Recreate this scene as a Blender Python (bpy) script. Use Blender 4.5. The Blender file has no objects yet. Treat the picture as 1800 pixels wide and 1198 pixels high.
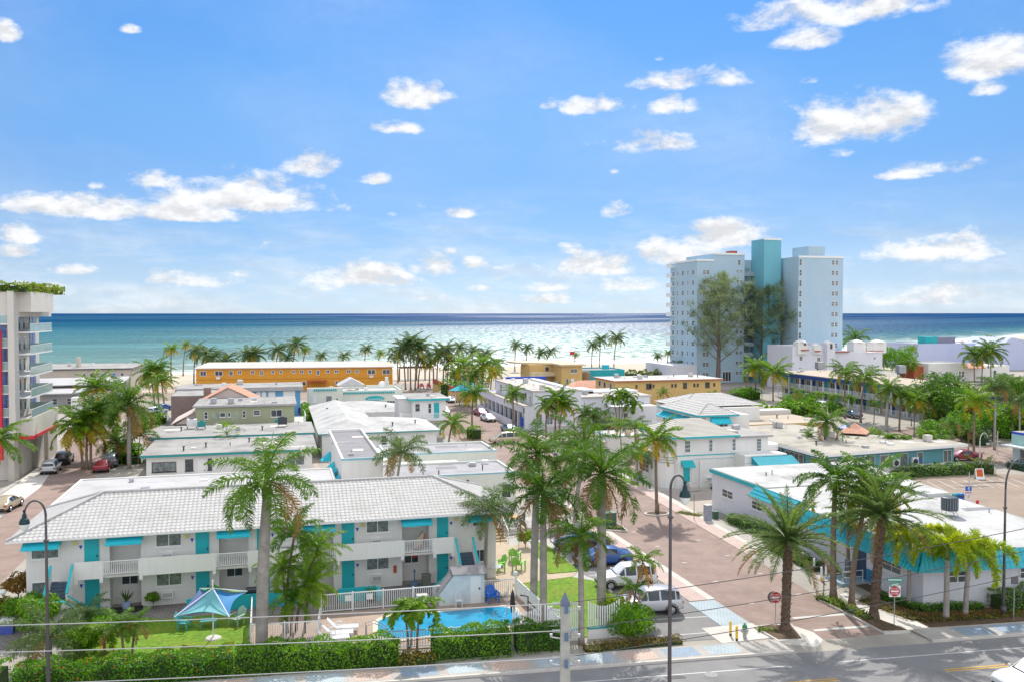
SKYT=[(.314,.431,.713),(.306,.382,.571),(.286,.372,.528),(.287,.396,.542),(.315,.466,.598),(.275,.49,.672)]
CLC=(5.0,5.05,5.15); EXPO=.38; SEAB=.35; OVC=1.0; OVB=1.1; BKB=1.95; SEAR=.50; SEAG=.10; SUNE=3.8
import bpy, math, random
from mathutils import Vector, Matrix
R=math.radians
random.seed(7)
sc=bpy.context.scene
col=bpy.data.collections.new("place"); sc.collection.children.link(col)
# ---------------------------------------------------------------- camera geometry
F=1530.;CX=900.;CY=599.;H=20.;YAW=R(15.17);PIT=math.atan(49/F)
cyw,syw=math.cos(YAW),math.sin(YAW)
def ray(px,py):
    u=(px-CX)/F; v=-(py-CY)/F
    f=math.cos(PIT)+v*math.sin(PIT); z=-math.sin(PIT)+v*math.cos(PIT)
    return (u*cyw+f*syw, -u*syw+f*cyw, z)
def at(px,py,z=0.):
    r=ray(px,py); t=(z-H)/r[2]; return (r[0]*t,r[1]*t)
def xat(px,y,py=600):
    r=ray(px,py); return r[0]/r[1]*y
def yat(px,x,py=600):
    r=ray(px,py); return r[1]/r[0]*x
def zat(py,x,y):
    f=x*syw+y*cyw; k=-(py-CY)/F
    # dz*cosP + f*sinP = k*(f*cosP - dz*sinP)
    dz=f*(k*math.cos(PIT)-math.sin(PIT))/(math.cos(PIT)+k*math.sin(PIT))
    return H+dz
# ---------------------------------------------------------------- materials
MATS={}
def nt(m):
    m.use_nodes=True; t=m.node_tree; t.nodes.clear(); return t
def mat(name,rgb,rough=.75,var=.12,scale=.8,bump=0,bscale=8,metal=0,spec=.35,grime=0,gscale=.25,gcol=None,coat=0,seam=0,streak=0):
    if name in MATS: return MATS[name]
    m=bpy.data.materials.new(name); t=nt(m); N=t.nodes; L=t.links
    out=N.new('ShaderNodeOutputMaterial'); b=N.new('ShaderNodeBsdfPrincipled'); L.new(b.outputs[0],out.inputs[0])
    b.inputs['Roughness'].default_value=rough; b.inputs['Metallic'].default_value=metal
    b.inputs['Specular IOR Level'].default_value=spec
    if coat: b.inputs['Coat Weight'].default_value=coat
    g=N.new('ShaderNodeNewGeometry')
    n=N.new('ShaderNodeTexNoise'); n.inputs['Scale'].default_value=scale; n.inputs['Detail'].default_value=5; n.inputs['Roughness'].default_value=.65
    L.new(g.outputs['Position'],n.inputs['Vector'])
    mr=N.new('ShaderNodeMapRange'); mr.inputs[1].default_value=.3; mr.inputs[2].default_value=.7; mr.inputs[3].default_value=1-var; mr.inputs[4].default_value=1+var
    L.new(n.outputs[0],mr.inputs[0])
    mx=N.new('ShaderNodeVectorMath'); mx.operation='SCALE'; mx.inputs[0].default_value=rgb
    L.new(mr.outputs[0],mx.inputs['Scale']); c=mx.outputs[0]
    if grime:
        n2=N.new('ShaderNodeTexNoise'); n2.inputs['Scale'].default_value=gscale; n2.inputs['Detail'].default_value=8; n2.inputs['Roughness'].default_value=.7
        L.new(g.outputs['Position'],n2.inputs['Vector'])
        m2=N.new('ShaderNodeMapRange'); m2.inputs[1].default_value=.47; m2.inputs[2].default_value=.68; m2.inputs[3].default_value=0; m2.inputs[4].default_value=grime
        L.new(n2.outputs[0],m2.inputs[0])
        x=N.new('ShaderNodeMix'); x.data_type='RGBA'; L.new(m2.outputs[0],x.inputs[0]); L.new(c,x.inputs[6])
        gc=gcol or tuple(v*.45 for v in rgb); x.inputs[7].default_value=(*gc,1); c=x.outputs[2]
    if seam:
        bk=N.new('ShaderNodeTexBrick'); bk.inputs['Color1'].default_value=(1,1,1,1); bk.inputs['Color2'].default_value=(.93,.93,.93,1); bk.inputs['Mortar'].default_value=(.66,.65,.64,1)
        bk.inputs['Scale'].default_value=1; bk.inputs['Mortar Size'].default_value=.018; bk.inputs['Mortar Smooth'].default_value=.3; bk.inputs['Brick Width'].default_value=6; bk.inputs['Row Height'].default_value=seam
        L.new(g.outputs['Position'],bk.inputs[0]); v=N.new('ShaderNodeVectorMath'); v.operation='MULTIPLY'; L.new(c,v.inputs[0]); L.new(bk.outputs[0],v.inputs[1]); c=v.outputs[0]
    if streak:
        mp=N.new('ShaderNodeMapping'); mp.inputs['Scale'].default_value=(1.6,1.6,.09); L.new(g.outputs['Position'],mp.inputs[0])
        ns=N.new('ShaderNodeTexNoise'); ns.inputs['Scale'].default_value=1.3; ns.inputs['Detail'].default_value=7; ns.inputs['Roughness'].default_value=.75; L.new(mp.outputs[0],ns.inputs['Vector'])
        ms_=N.new('ShaderNodeMapRange'); ms_.inputs[1].default_value=.48; ms_.inputs[2].default_value=.78; ms_.inputs[3].default_value=1; ms_.inputs[4].default_value=1-streak; L.new(ns.outputs[0],ms_.inputs[0])
        v=N.new('ShaderNodeVectorMath'); v.operation='SCALE'; L.new(c,v.inputs[0]); L.new(ms_.outputs[0],v.inputs['Scale']); c=v.outputs[0]
    L.new(c,b.inputs['Base Color'])
    if bump:
        n3=N.new('ShaderNodeTexNoise'); n3.inputs['Scale'].default_value=bscale; n3.inputs['Detail'].default_value=4
        L.new(g.outputs['Position'],n3.inputs['Vector'])
        bp=N.new('ShaderNodeBump'); bp.inputs['Strength'].default_value=bump; bp.inputs['Distance'].default_value=.03
        L.new(n3.outputs[0],bp.inputs['Height']); L.new(bp.outputs[0],b.inputs['Normal'])
    MATS[name]=m; return m
def leafmat(name,rgb,rgb2,trans=.45,rough=.4,scale=.6):
    m=bpy.data.materials.new(name); t=nt(m); N=t.nodes; L=t.links
    out=N.new('ShaderNodeOutputMaterial'); b=N.new('ShaderNodeBsdfPrincipled')
    b.inputs['Roughness'].default_value=rough+.08; b.inputs['Specular IOR Level'].default_value=.28
    tr=N.new('ShaderNodeBsdfTranslucent'); mix=N.new('ShaderNodeMixShader'); mix.inputs[0].default_value=trans
    L.new(b.outputs[0],mix.inputs[1]); L.new(tr.outputs[0],mix.inputs[2]); L.new(mix.outputs[0],out.inputs[0])
    g=N.new('ShaderNodeNewGeometry'); oi=N.new('ShaderNodeObjectInfo')
    n=N.new('ShaderNodeTexNoise'); n.inputs['Scale'].default_value=scale; n.inputs['Detail'].default_value=3
    L.new(g.outputs['Position'],n.inputs['Vector'])
    wn=N.new('ShaderNodeMath'); wn.operation='MULTIPLY_ADD'; wn.inputs[1].default_value=.35; L.new(oi.outputs['Random'],wn.inputs[0])
    L.new(n.outputs[0],wn.inputs[2])
    wr=N.new('ShaderNodeMath'); wr.operation='MULTIPLY_ADD'; wr.inputs[1].default_value=.3
    L.new(g.outputs['Random Per Island'],wr.inputs[0]); L.new(wn.outputs[0],wr.inputs[2])
    mr=N.new('ShaderNodeMapRange'); mr.inputs[1].default_value=.45; mr.inputs[2].default_value=1.15; L.new(wr.outputs[0],mr.inputs[0])
    x=N.new('ShaderNodeMix'); x.data_type='RGBA'; L.new(mr.outputs[0],x.inputs[0]); x.inputs[6].default_value=(*rgb,1); x.inputs[7].default_value=(*rgb2,1)
    L.new(x.outputs[2],b.inputs['Base Color'])
    x2=N.new('ShaderNodeVectorMath'); x2.operation='MULTIPLY'; x2.inputs[1].default_value=(1.5,1.45,.7); L.new(x.outputs[2],x2.inputs[0]); L.new(x2.outputs[0],tr.inputs['Color'])
    MATS[name]=m; return m
def patmat(name,rgb,rgb2,kind,scale,rough=.8,mort=(.3,.28,.26),ms=.02,var=.1,row=.5,bw=.5,grime=0):
    """brick/tile pattern in plan (x,y) or on walls"""
    m=bpy.data.materials.new(name); t=nt(m); N=t.nodes; L=t.links
    out=N.new('ShaderNodeOutputMaterial'); b=N.new('ShaderNodeBsdfPrincipled'); L.new(b.outputs[0],out.inputs[0])
    b.inputs['Roughness'].default_value=rough; b.inputs['Specular IOR Level'].default_value=.25
    g=N.new('ShaderNodeNewGeometry'); mp=N.new('ShaderNodeMapping'); L.new(g.outputs['Position'],mp.inputs[0])
    if kind=='wall': mp.inputs['Rotation'].default_value=(R(90),0,0)
    br=N.new('ShaderNodeTexBrick'); L.new(mp.outputs[0],br.inputs[0])
    br.inputs['Color1'].default_value=(*rgb,1); br.inputs['Color2'].default_value=(*rgb2,1); br.inputs['Mortar'].default_value=(*mort,1)
    br.inputs['Scale'].default_value=scale; br.inputs['Mortar Size'].default_value=ms; br.inputs['Brick Width'].default_value=bw; br.inputs['Row Height'].default_value=row
    n=N.new('ShaderNodeTexNoise'); n.inputs['Scale'].default_value=.5; n.inputs['Detail'].default_value=8; n.inputs['Roughness'].default_value=.7
    L.new(g.outputs['Position'],n.inputs['Vector'])
    mr=N.new('ShaderNodeMapRange'); mr.inputs[1].default_value=.3; mr.inputs[2].default_value=.7; mr.inputs[3].default_value=1-var; mr.inputs[4].default_value=1+var
    L.new(n.outputs[0],mr.inputs[0])
    mx=N.new('ShaderNodeVectorMath'); mx.operation='SCALE'; L.new(br.outputs[0],mx.inputs[0]); L.new(mr.outputs[0],mx.inputs['Scale'])
    L.new(mx.outputs[0],b.inputs['Base Color'])
    MATS[name]=m; return m

WH=mat('white_stucco',(.76,.75,.72),.85,.05,.5,.25,14,grime=.25,gcol=(.6,.58,.53),streak=.10)
WHL=mat('lilac_white_stucco',(.70,.70,.75),.85,.05,.5,.2,14,grime=.25,gcol=(.5,.48,.5),streak=.10)
CREAM=mat('pale_green_cream_stucco',(.72,.74,.67),.85,.05,.5,.2,14,grime=.3,gcol=(.45,.46,.4),streak=.10)
OLIVE=mat('olive_stucco',(.40,.42,.27),.85,.05,.5,.2,14,grime=.35,gcol=(.28,.3,.22),streak=.10)
PINK=mat('pale_pink_stucco',(.62,.52,.48),.85,.05,.5,.2,14,streak=.10)
BLUEW=mat('sky_blue_wall',(.13,.36,.62),.8,.05,.5,streak=.10)
ORANGE=mat('orange_wall',(.72,.33,.045),.8,.05,.3,grime=.2,gcol=(.5,.22,.04),streak=.10)
YELLOW=mat('sand_yellow_wall',(.63,.43,.17),.8,.05,.4,grime=.2,gcol=(.5,.33,.14),streak=.10)
TEALW=mat('teal_wall',(.03,.38,.42),.7,.06,.5,streak=.10)
TEAL=mat('turquoise_paint',(.02,.42,.47),.5,.06,.8)
TEALD=mat('teal_green_trim',(.03,.27,.28),.55,.06,.8)
CANV=mat('turquoise_canvas',(.03,.50,.62),.7,.07,2)
BEIGE=mat('beige_concrete',(.50,.46,.40),.85,.05,.3,.15,8,grime=.2,streak=.10)
BEIGEL=mat('light_beige_render',(.62,.59,.54),.85,.04,.3,.1,8,streak=.10)
GREYW=mat('grey_wall',(.42,.41,.43),.85,.06,.4,grime=.3,streak=.10)
CONDO=mat('pale_blue_tower_wall',(.42,.56,.66),.8,.04,.1,.1,2,grime=.15,gcol=(.28,.44,.56),streak=.10)
CONDOT=mat('teal_tower_wall',(.17,.45,.54),.8,.04,.1,.1,2,streak=.10)
MOTELB=mat('muted_teal_wall',(.14,.36,.40),.8,.06,.5,streak=.10)
NAVY=mat('navy_fascia',(.02,.06,.25),.6,.06,.5)
RED=mat('red_paint',(.6,.03,.05),.5,.05,1)
ROYAL=mat('royal_blue_paint',(.02,.08,.55),.5,.05,1)
WP=mat('white_paint',(.8,.8,.8),.45,.04,1)
WRAIL=mat('white_railing_paint',(.8,.8,.8),.4,.03,1)
BLK=mat('black_paint',(.02,.02,.022),.4,.1,1,spec=.5)
DKM=mat('dark_metal',(.07,.075,.085),.4,.15,3,metal=.5)
GALV=mat('galvanised_metal',(.45,.46,.48),.4,.12,2,metal=.6)
CONC=mat('concrete',(.46,.44,.41),.9,.1,.7,.3,6,grime=.3)
CONCL=mat('pale_concrete',(.60,.57,.53),.9,.08,.7,.2,6,grime=.3)
KERB=mat('kerb_concrete',(.55,.52,.47),.9,.1,1.2)
RW=mat('white_roof_membrane',(.50,.50,.49),.8,.06,.6,.2,2,grime=.9,gscale=.3,gcol=(.27,.26,.25),seam=1.6)
RLIL=mat('white_roof_coating',(.48,.475,.48),.8,.06,.6,.2,2,grime=.75,gscale=.3,gcol=(.30,.29,.29),seam=1.4)
RDK=mat('grey_felt_roof',(.27,.265,.28),.9,.12,1.2,.4,4,grime=.5,gscale=.6,gcol=(.16,.16,.17),seam=1.0)
RG=mat('weathered_grey_roof',(.37,.36,.345),.9,.1,.6,.3,3,grime=1.0,gscale=.3,gcol=(.17,.165,.16),seam=1.1)
RBG=mat('weathered_beige_roof',(.44,.41,.35),.9,.1,.6,.3,3,grime=.75,gscale=.25,gcol=(.2,.18,.15),seam=1.3)
RTAN=mat('tan_roof',(.48,.41,.32),.9,.08,.6,.2,3,grime=.3,seam=1.5)
TILEW=mat('white_roof_tile',(.48,.47,.46),.7,.12,3.3,.2,10,grime=.55,gscale=.9,gcol=(.36,.35,.33))
TILET=mat('turquoise_roof_tile',(.015,.38,.46),.35,.12,3,spec=.6)
TILEP=mat('peach_roof_tile',(.60,.32,.22),.8,.12,3)
SLATR=mat('cream_slat_roof_tile',(.48,.46,.41),.85,.1,1,grime=.3,gscale=.5)
RUST=mat('rusty_red',(.42,.10,.05),.8,.2,2)
GL=mat('window_glass',(.05,.065,.075),.12,.5,1.5,spec=.8)
GLC=mat('window_glass_with_curtain',(.16,.19,.19),.2,.6,3,spec=.7)
GLB=mat('blue_curtain_wall_glass',(.07,.15,.42),.25,.6,.6,spec=.9)
GLG=mat('balcony_glass',(.28,.42,.42),.15,.1,1,spec=.8)
PLW=mat('white_plastic',(.75,.76,.78),.4,.05,3)
PLB=mat('blue_plastic',(.02,.16,.62),.4,.08,3)
PLT=mat('turquoise_plastic',(.08,.42,.44),.45,.08,3)
PLG=mat('lime_plastic',(.22,.55,.08),.45,.08,3)
PLK=mat('brown_grey_plastic',(.16,.13,.13),.5,.08,3)
WOOD=mat('weathered_wood',(.28,.2,.13),.85,.25,4)
TYRE=mat('tyre_rubber',(.02,.02,.02),.8,.2,4)
RIM=mat('alloy_rim',(.5,.5,.52),.3,.1,4,metal=.8)
CANDY=mat('yellow_paint',(.75,.48,.03),.5,.08,3)
BARKR=mat('smooth_grey_palm_bark',(.33,.30,.27),.85,.2,2,.4,12,grime=.4,gscale=1.5)
BARKC=mat('ringed_brown_palm_bark',(.23,.17,.13),.9,.25,4,.5,12)
BARKD=mat('rough_dark_palm_bark',(.13,.09,.065),.95,.35,7,.8,14)
SHAFT=mat('green_crownshaft',(.12,.2,.04),.5,.2,3)
FRG=leafmat('palm_frond_green',(.03,.10,.010),(.16,.29,.025),.38)
FRB=leafmat('bright_palm_frond',(.05,.16,.010),(.21,.34,.02),.42)
FRS=leafmat('grey_green_palm_frond',(.045,.11,.03),(.14,.21,.07),.4)
FRY=leafmat('yellowing_palm_frond',(.26,.28,.02),(.48,.34,.02),.4)
FRD=leafmat('dead_palm_frond',(.20,.13,.06),(.34,.22,.09),.3,.7)
FRO=leafmat('orange_dead_frond',(.5,.22,.03),(.6,.3,.05),.4,.7)
LFG=leafmat('hedge_leaf',(.04,.15,.010),(.17,.38,.015),.45,.35,1.2)
LFD=leafmat('dark_tree_leaf',(.03,.08,.018),(.10,.20,.03),.35,.45,.5)
LFB=leafmat('bright_shrub_leaf',(.08,.21,.015),(.25,.42,.025),.4,.35,.8)
LFS=leafmat('silver_green_leaf',(.07,.12,.06),(.22,.28,.17),.3,.5,1)
LFC=leafmat('casuarina_needle',(.11,.17,.10),(.26,.32,.18),.3,.6,.4)
LFO=leafmat('orange_flower',(.5,.09,.01),(.7,.2,.02),.3,.5,1)
LFR=leafmat('rust_ground_cover_leaf',(.10,.05,.02),(.26,.13,.04),.3,.6,1)
LFY=leafmat('yellow_green_leaf',(.14,.15,.02),(.32,.28,.03),.35,.5,1)
BARK=mat('grey_tree_bark',(.16,.13,.11),.95,.25,3)
SOIL=mat('mulch',(.12,.08,.05),.95,.3,3,.5,8)
# ---------------------------------------------------------------- mesh builder
class MB:
    def __init__(s): s.v=[];s.f=[];s.m=[]
    def add(s,vs,fs,mi=0):
        o=len(s.v); s.v.extend(vs); s.f.extend([tuple(i+o for i in f) for f in fs]); s.m.extend([mi]*len(fs)); return s
    def box(s,x0,x1,y0,y1,z0,z1,mi=0):
        if x0>x1:x0,x1=x1,x0
        if y0>y1:y0,y1=y1,y0
        if z0>z1:z0,z1=z1,z0
        return s.add([(x0,y0,z0),(x1,y0,z0),(x1,y1,z0),(x0,y1,z0),(x0,y0,z1),(x1,y0,z1),(x1,y1,z1),(x0,y1,z1)],
            [(0,3,2,1),(4,5,6,7),(0,1,5,4),(1,2,6,5),(2,3,7,6),(3,0,4,7)],mi)
    def prism(s,pts,z0,z1,mi=0,top=None):
        n=len(pts); a=sum(pts[i][0]*pts[(i+1)%n][1]-pts[(i+1)%n][0]*pts[i][1] for i in range(n))
        if a<0: pts=pts[::-1]
        vs=[(p[0],p[1],z0) for p in pts]+[(p[0],p[1],z1) for p in pts]
        s.add(vs,[tuple(range(n-1,-1,-1))]+[(i,(i+1)%n,n+(i+1)%n,n+i) for i in range(n)],mi)
        o=len(s.v)-2*n; s.f.append(tuple(o+n+i for i in range(n))); s.m.append(mi if top is None else top); return s
    def tube(s,pts,rad,n=8,mi=0,cap=True):
        rings=[];up=Vector((0,0,1))
        P=[Vector(p) for p in pts]
        if not hasattr(rad,'__len__'): rad=[rad]*len(P)
        o=len(s.v); pa=None
        for i,p in enumerate(P):
            d=(P[min(i+1,len(P)-1)]-P[max(i-1,0)]).normalized()
            if pa is None:
                a=d.cross(Vector((0,1,0)) if abs(d.y)<.9 else Vector((1,0,0))).normalized()
            else:
                a=(pa-d*pa.dot(d)).normalized()
            pa=a; b=d.cross(a)
            for k in range(n):
                t=2*math.pi*k/n; s.v.append(tuple(p+(a*math.cos(t)+b*math.sin(t))*rad[i]))
        for i in range(len(P)-1):
            for k in range(n):
                s.f.append((o+i*n+k,o+i*n+(k+1)%n,o+(i+1)*n+(k+1)%n,o+(i+1)*n+k)); s.m.append(mi)
        if cap:
            s.f.append(tuple(o+k for k in range(n-1,-1,-1))); s.f.append(tuple(o+(len(P)-1)*n+k for k in range(n))); s.m+= [mi,mi]
        return s
    def cyl(s,x,y,z0,z1,r,n=12,mi=0,r2=None): return s.tube([(x,y,z0),(x,y,z1)],[r,r if r2 is None else r2],n,mi)
    def lathe(s,x,y,prof,n=14,mi=0):
        return s.tube([(x,y,p[1]) for p in prof],[max(p[0],.002) for p in prof],n,mi)
    def fb(s,face,c,a0,a1,d0,d1,z0,z1,mi=0):
        """box on a wall plane: S = plane y=c facing -y, N facing +y, W = plane x=c facing -x, E facing +x"""
        if face=='S': return s.box(a0,a1,c-d1,c-d0,z0,z1,mi)
        if face=='N': return s.box(a0,a1,c+d0,c+d1,z0,z1,mi)
        if face=='W': return s.box(c-d1,c-d0,a0,a1,z0,z1,mi)
        return s.box(c+d0,c+d1,a0,a1,z0,z1,mi)
    def build(s,name,mats,parent=None,world=True,smooth=False):
        me=bpy.data.meshes.new(name)
        o=(0,0,0)
        if parent is not None and world: o=root_loc(parent)
        me.from_pydata([(v[0]-o[0],v[1]-o[1],v[2]-o[2]) for v in s.v],[],s.f)
        if not isinstance(mats,(list,tuple)): mats=[mats]
        for m in mats: me.materials.append(m)
        if len(mats)>1: me.polygons.foreach_set('material_index',s.m)
        if smooth: me.polygons.foreach_set('use_smooth',[True]*len(s.f))
        me.update()
        ob=bpy.data.objects.new(name,me); col.objects.link(ob)
        if parent is not None: ob.parent=parent
        return ob
def root_loc(o):
    l=Vector((0,0,0))
    while o is not None: l+=o.location; o=o.parent
    return tuple(l)
def tag(o,label=None,cat=None,group=None,kind=None):
    if label: o['label']=label
    if cat: o['category']=cat
    if group: o['group']=group
    if kind: o['kind']=kind
    return o
def thing(name,label,cat,loc=(0,0,0),group=None,rz=0):
    o=bpy.data.objects.new(name,None); col.objects.link(o); o.location=loc if len(loc)==3 else (loc[0],loc[1],0); o.rotation_euler=(0,0,rz); o.empty_display_size=.3
    return tag(o,label,cat,group)
def copytree(o,parent=None):
    c=o.copy(); col.objects.link(c); c.parent=parent
    for ch in list(o.children):
        copytree(ch,c)
    return c
def dup(root,loc,rz=0,label=None,group=None,scale=1):
    c=copytree(root); c.location=loc if len(loc)==3 else (loc[0],loc[1],0); c.rotation_euler=(0,0,rz)
    c.scale=(scale,)*3
    if label: c['label']=label
    if group: c['group']=group
    return c
def struct(name,mb,m): return tag(mb.build(name,m),kind='structure')
# ---------------------------------------------------------------- wall openings
def win(par,face,c,a0,a1,z0,z1,nx=2,nz=1,fr=WP,gl=None,f=.06,sill=True,small=False,name='window'):
    if a0>a1:a0,a1=a1,a0
    gl=gl or GL; m=MB()
    if small:
        m.fb(face,c,a0,a1,.0,.05,z0,z1,0); m.fb(face,c,a0+f,a1-f,.05,.055,z0+f,z1-f,1)
        for i in range(1,nx):
            x=a0+(a1-a0)*i/nx; m.fb(face,c,x-f*.4,x+f*.4,.05,.07,z0,z1,0)
        for i in range(1,nz):
            z=z0+(z1-z0)*i/nz; m.fb(face,c,a0,a1,.05,.065,z-f*.4,z+f*.4,0)
        return m.build(name,[fr,gl],par)
    m.fb(face,c,a0,a1,0,.06,z0,z0+f); m.fb(face,c,a0,a1,0,.06,z1-f,z1)
    m.fb(face,c,a0,a0+f,0,.06,z0+f,z1-f); m.fb(face,c,a1-f,a1,0,.06,z0+f,z1-f)
    for i in range(1,nx):
        x=a0+(a1-a0)*i/nx; m.fb(face,c,x-f*.4,x+f*.4,0,.05,z0+f,z1-f)
    for i in range(1,nz):
        z=z0+(z1-z0)*i/nz; m.fb(face,c,a0+f,a1-f,0,.045,z-f*.35,z+f*.35)
    w=m.build(name,fr,par)
    MB().fb(face,c,a0+f,a1-f,.0,.02,z0+f,z1-f).build('pane',gl,w)
    if sill: MB().fb(face,c,a0-.06,a1+.06,0,.11,z0-.08,z0-.003).build('sill',fr,w)
    return w
def door(par,face,c,a0,a1,z0,z1,m=None,knob=True):
    b=MB(); b.fb(face,c,a0,a1,0,.05,z0,z1)
    d=b.build('door',m or TEAL,par)
    k=MB(); k.fb(face,c,a1-.16,a1-.08,.05,.11,z0+.95,z0+1.08); k.build('handle',DKM,d)
    return d
def awning(par,face,c,a0,a1,z0,z1,proj=.9,m=None,name='awning',val=.14):
    """sloping canvas awning with closed ends and a front valance"""
    if a0>a1:a0,a1=a1,a0
    def P(a,d,z):
        return {'S':(a,c-d,z),'N':(a,c+d,z),'W':(c-d,a,z),'E':(c+d,a,z)}[face]
    t=.03
    vs=[P(a0,0.02,z1),P(a1,0.02,z1),P(a1,proj,z0+val),P(a0,proj,z0+val),P(a0,proj,z0),P(a1,proj,z0),
        P(a0,0.02,z1-t),P(a1,0.02,z1-t),P(a1,proj-t,z0+val-t),P(a0,proj-t,z0+val-t),P(a0,proj-t,z0),P(a1,proj-t,z0)]
    fs=[(0,1,2,3),(3,2,5,4),(6,9,8,7),(9,10,11,8),(4,5,11,10),(0,3,9,6),(1,7,8,2),(3,4,10,9),(2,8,11,5),(0,6,7,1)]
    b=MB(); b.add(vs,fs)
    # closed ends
    for a in (a0+.01,a1-.01):
        b.add([P(a,.03,z1-t),P(a,proj-t,z0+val),P(a,.03,z0+val)],[(0,1,2)])
    return b.build(name,m or CANV,par)
def ac_unit(par,face,c,a,z,w=.75,h=.42,d=.3):
    b=MB(); b.fb(face,c,a-w/2,a+w/2,0,d,z-h/2,z+h/2,0); b.fb(face,c,a-w/2+.08,a+w/2-.08,d,d+.015,z-h/2+.07,z+h/2-.07,1)
    for i in range(5):
        zz=z-h/2+.1+i*(h-.2)/4; b.fb(face,c,a-w/2+.1,a+w/2-.1,d+.015,d+.025,zz-.012,zz+.012,0)
    return b.build('air_conditioner',[WP,DKM],par)
def rail(par,face,c,a0,a1,z0,h=1.,gap=.13,m=None,name='railing',r=.018,posts=2.):
    if a0>a1:a0,a1=a1,a0
    b=MB(); b.fb(face,c,a0,a1,-.03,.03,z0+h-.05,z0+h); b.fb(face,c,a0,a1,-.02,.02,z0+.08,z0+.12)
    n=max(2,int((a1-a0)/gap)); 
    for i in range(n+1):
        a=a0+(a1-a0)*i/n; b.fb(face,c,a-r,a+r,-r,r,z0+.12,z0+h-.05)
    n=max(1,int(round((a1-a0)/posts)))
    for i in range(n+1):
        a=a0+(a1-a0)*i/n; b.fb(face,c,a-.04,a+.04,-.04,.04,z0,z0+h+.02)
    return b.build(name,m or WRAIL,par)
def flat(name,label,cat,x0,x1,y0,y1,h,wm,rm,par=.25,trim=None,over=0,th=.25,z0=0,group=None,parmat=None):
    """flat-roofed building: wall block, roof sheet, parapet or overhanging slab with coloured edge"""
    if par>0: th=par+.15
    t=thing(name,label,cat,((x0+x1)/2,(y0+y1)/2,z0),group)
    MB().box(x0,x1,y0,y1,z0,h-th).build('wall',wm,t)
    a,b,c,d=x0-over,x1+over,y0-over,y1+over
    if par>0:
        m=MB(); m.box(a,b,c,d,h-th,h-par); m.build('roof',rm,t)
        p=MB(); w=.2
        p.box(a-.003,b+.003,c-.003,c+w,h-th-.003,h); p.box(a-.003,b+.003,d-w,d+.003,h-th-.003,h); p.box(a-.003,a+w,c+w,d-w,h-th-.003,h); p.box(b-w,b+.003,c+w,d-w,h-th-.003,h)
        p.build('parapet',parmat or wm,t)
        if trim:
            p=MB(); q=.03; tt=.13
            p.box(a-q,b+q,c-q,c-.004,h-tt,h+.02); p.box(a-q,b+q,d+.004,d+q,h-tt,h+.02); p.box(a-q,a-.004,c-.004,d+.004,h-tt,h+.02); p.box(b+.004,b+q,c-.004,d+.004,h-tt,h+.02)
            p.build('trim',trim,t)
    else:
        MB().box(a,b,c,d,h-th,h).build('roof',rm,t)
        if trim:
            p=MB(); q=.03
            p.box(a-q,b+q,c-q,c-.003,h-th-.02,h-.03); p.box(a-q,b+q,d+.003,d+q,h-th-.02,h-.03); p.box(a-q,a-.003,c-.003,d+.003,h-th-.02,h-.03); p.box(b+.003,b+q,c-.003,d+.003,h-th-.02,h-.03)
            p.build('fascia',trim,t)
    return t
def tiles(mb,p0,p1,p2,p3,pitch=.32,row=.42,amp=.05,step=.05,seg=5,mi=0):
    """barrel-tile surface over the quad p0-p1 (eave) to p3-p2 (ridge): every course a strip of half-round tiles"""
    p0,p1,p2,p3=map(Vector,(p0,p1,p2,p3))
    ax=(p1-p0).normalized(); up=((p3-p0)-(p3-p0).dot(ax)*ax); L=up.length; up.normalize(); nrm=ax.cross(up).normalized()
    if nrm.z<0: nrm=-nrm
    W=(p1-p0).length; l3=(p3-p0).dot(ax); r2=(p2-p0).dot(ax)
    n=max(1,int(round(L/row)))
    for j in range(n):
        t0=j/n; t1=min(1,(j+1.04)/n)
        a0=l3*t0; b0=W+(r2-W)*t0; a1=l3*t1; b1=W+(r2-W)*t1
        lo=min(a0,a1); hi=max(b0,b1)
        xs=[]; k=math.floor(lo/pitch)
        while k*pitch<hi+pitch:
            for s in range(seg): xs.append((k+s/seg)*pitch)
            k+=1
        o=len(mb.v); cnt=0
        for x in xs:
            xa=min(max(x,a0),b0); xb=min(max(x,a1),b1)
            ph=(x/pitch)%1.; hgt=amp*math.sqrt(max(0,1-(2*ph/.66-1)**2)) if ph<.66 else 0.
            mb.v.append(tuple(p0+ax*xa+up*(L*t0)+nrm*(hgt+step))); mb.v.append(tuple(p0+ax*xb+up*(L*t1)+nrm*hgt*.9))
            mb.v.append(tuple(p0+ax*xa+up*(L*t0)-nrm*.02)); cnt+=1
        for i in range(cnt-1):
            q=o+i*3
            mb.f.append((q,q+3,q+4,q+1)); mb.f.append((q+2,q+5,q+3,q)); mb.m+=[mi,mi]
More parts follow.
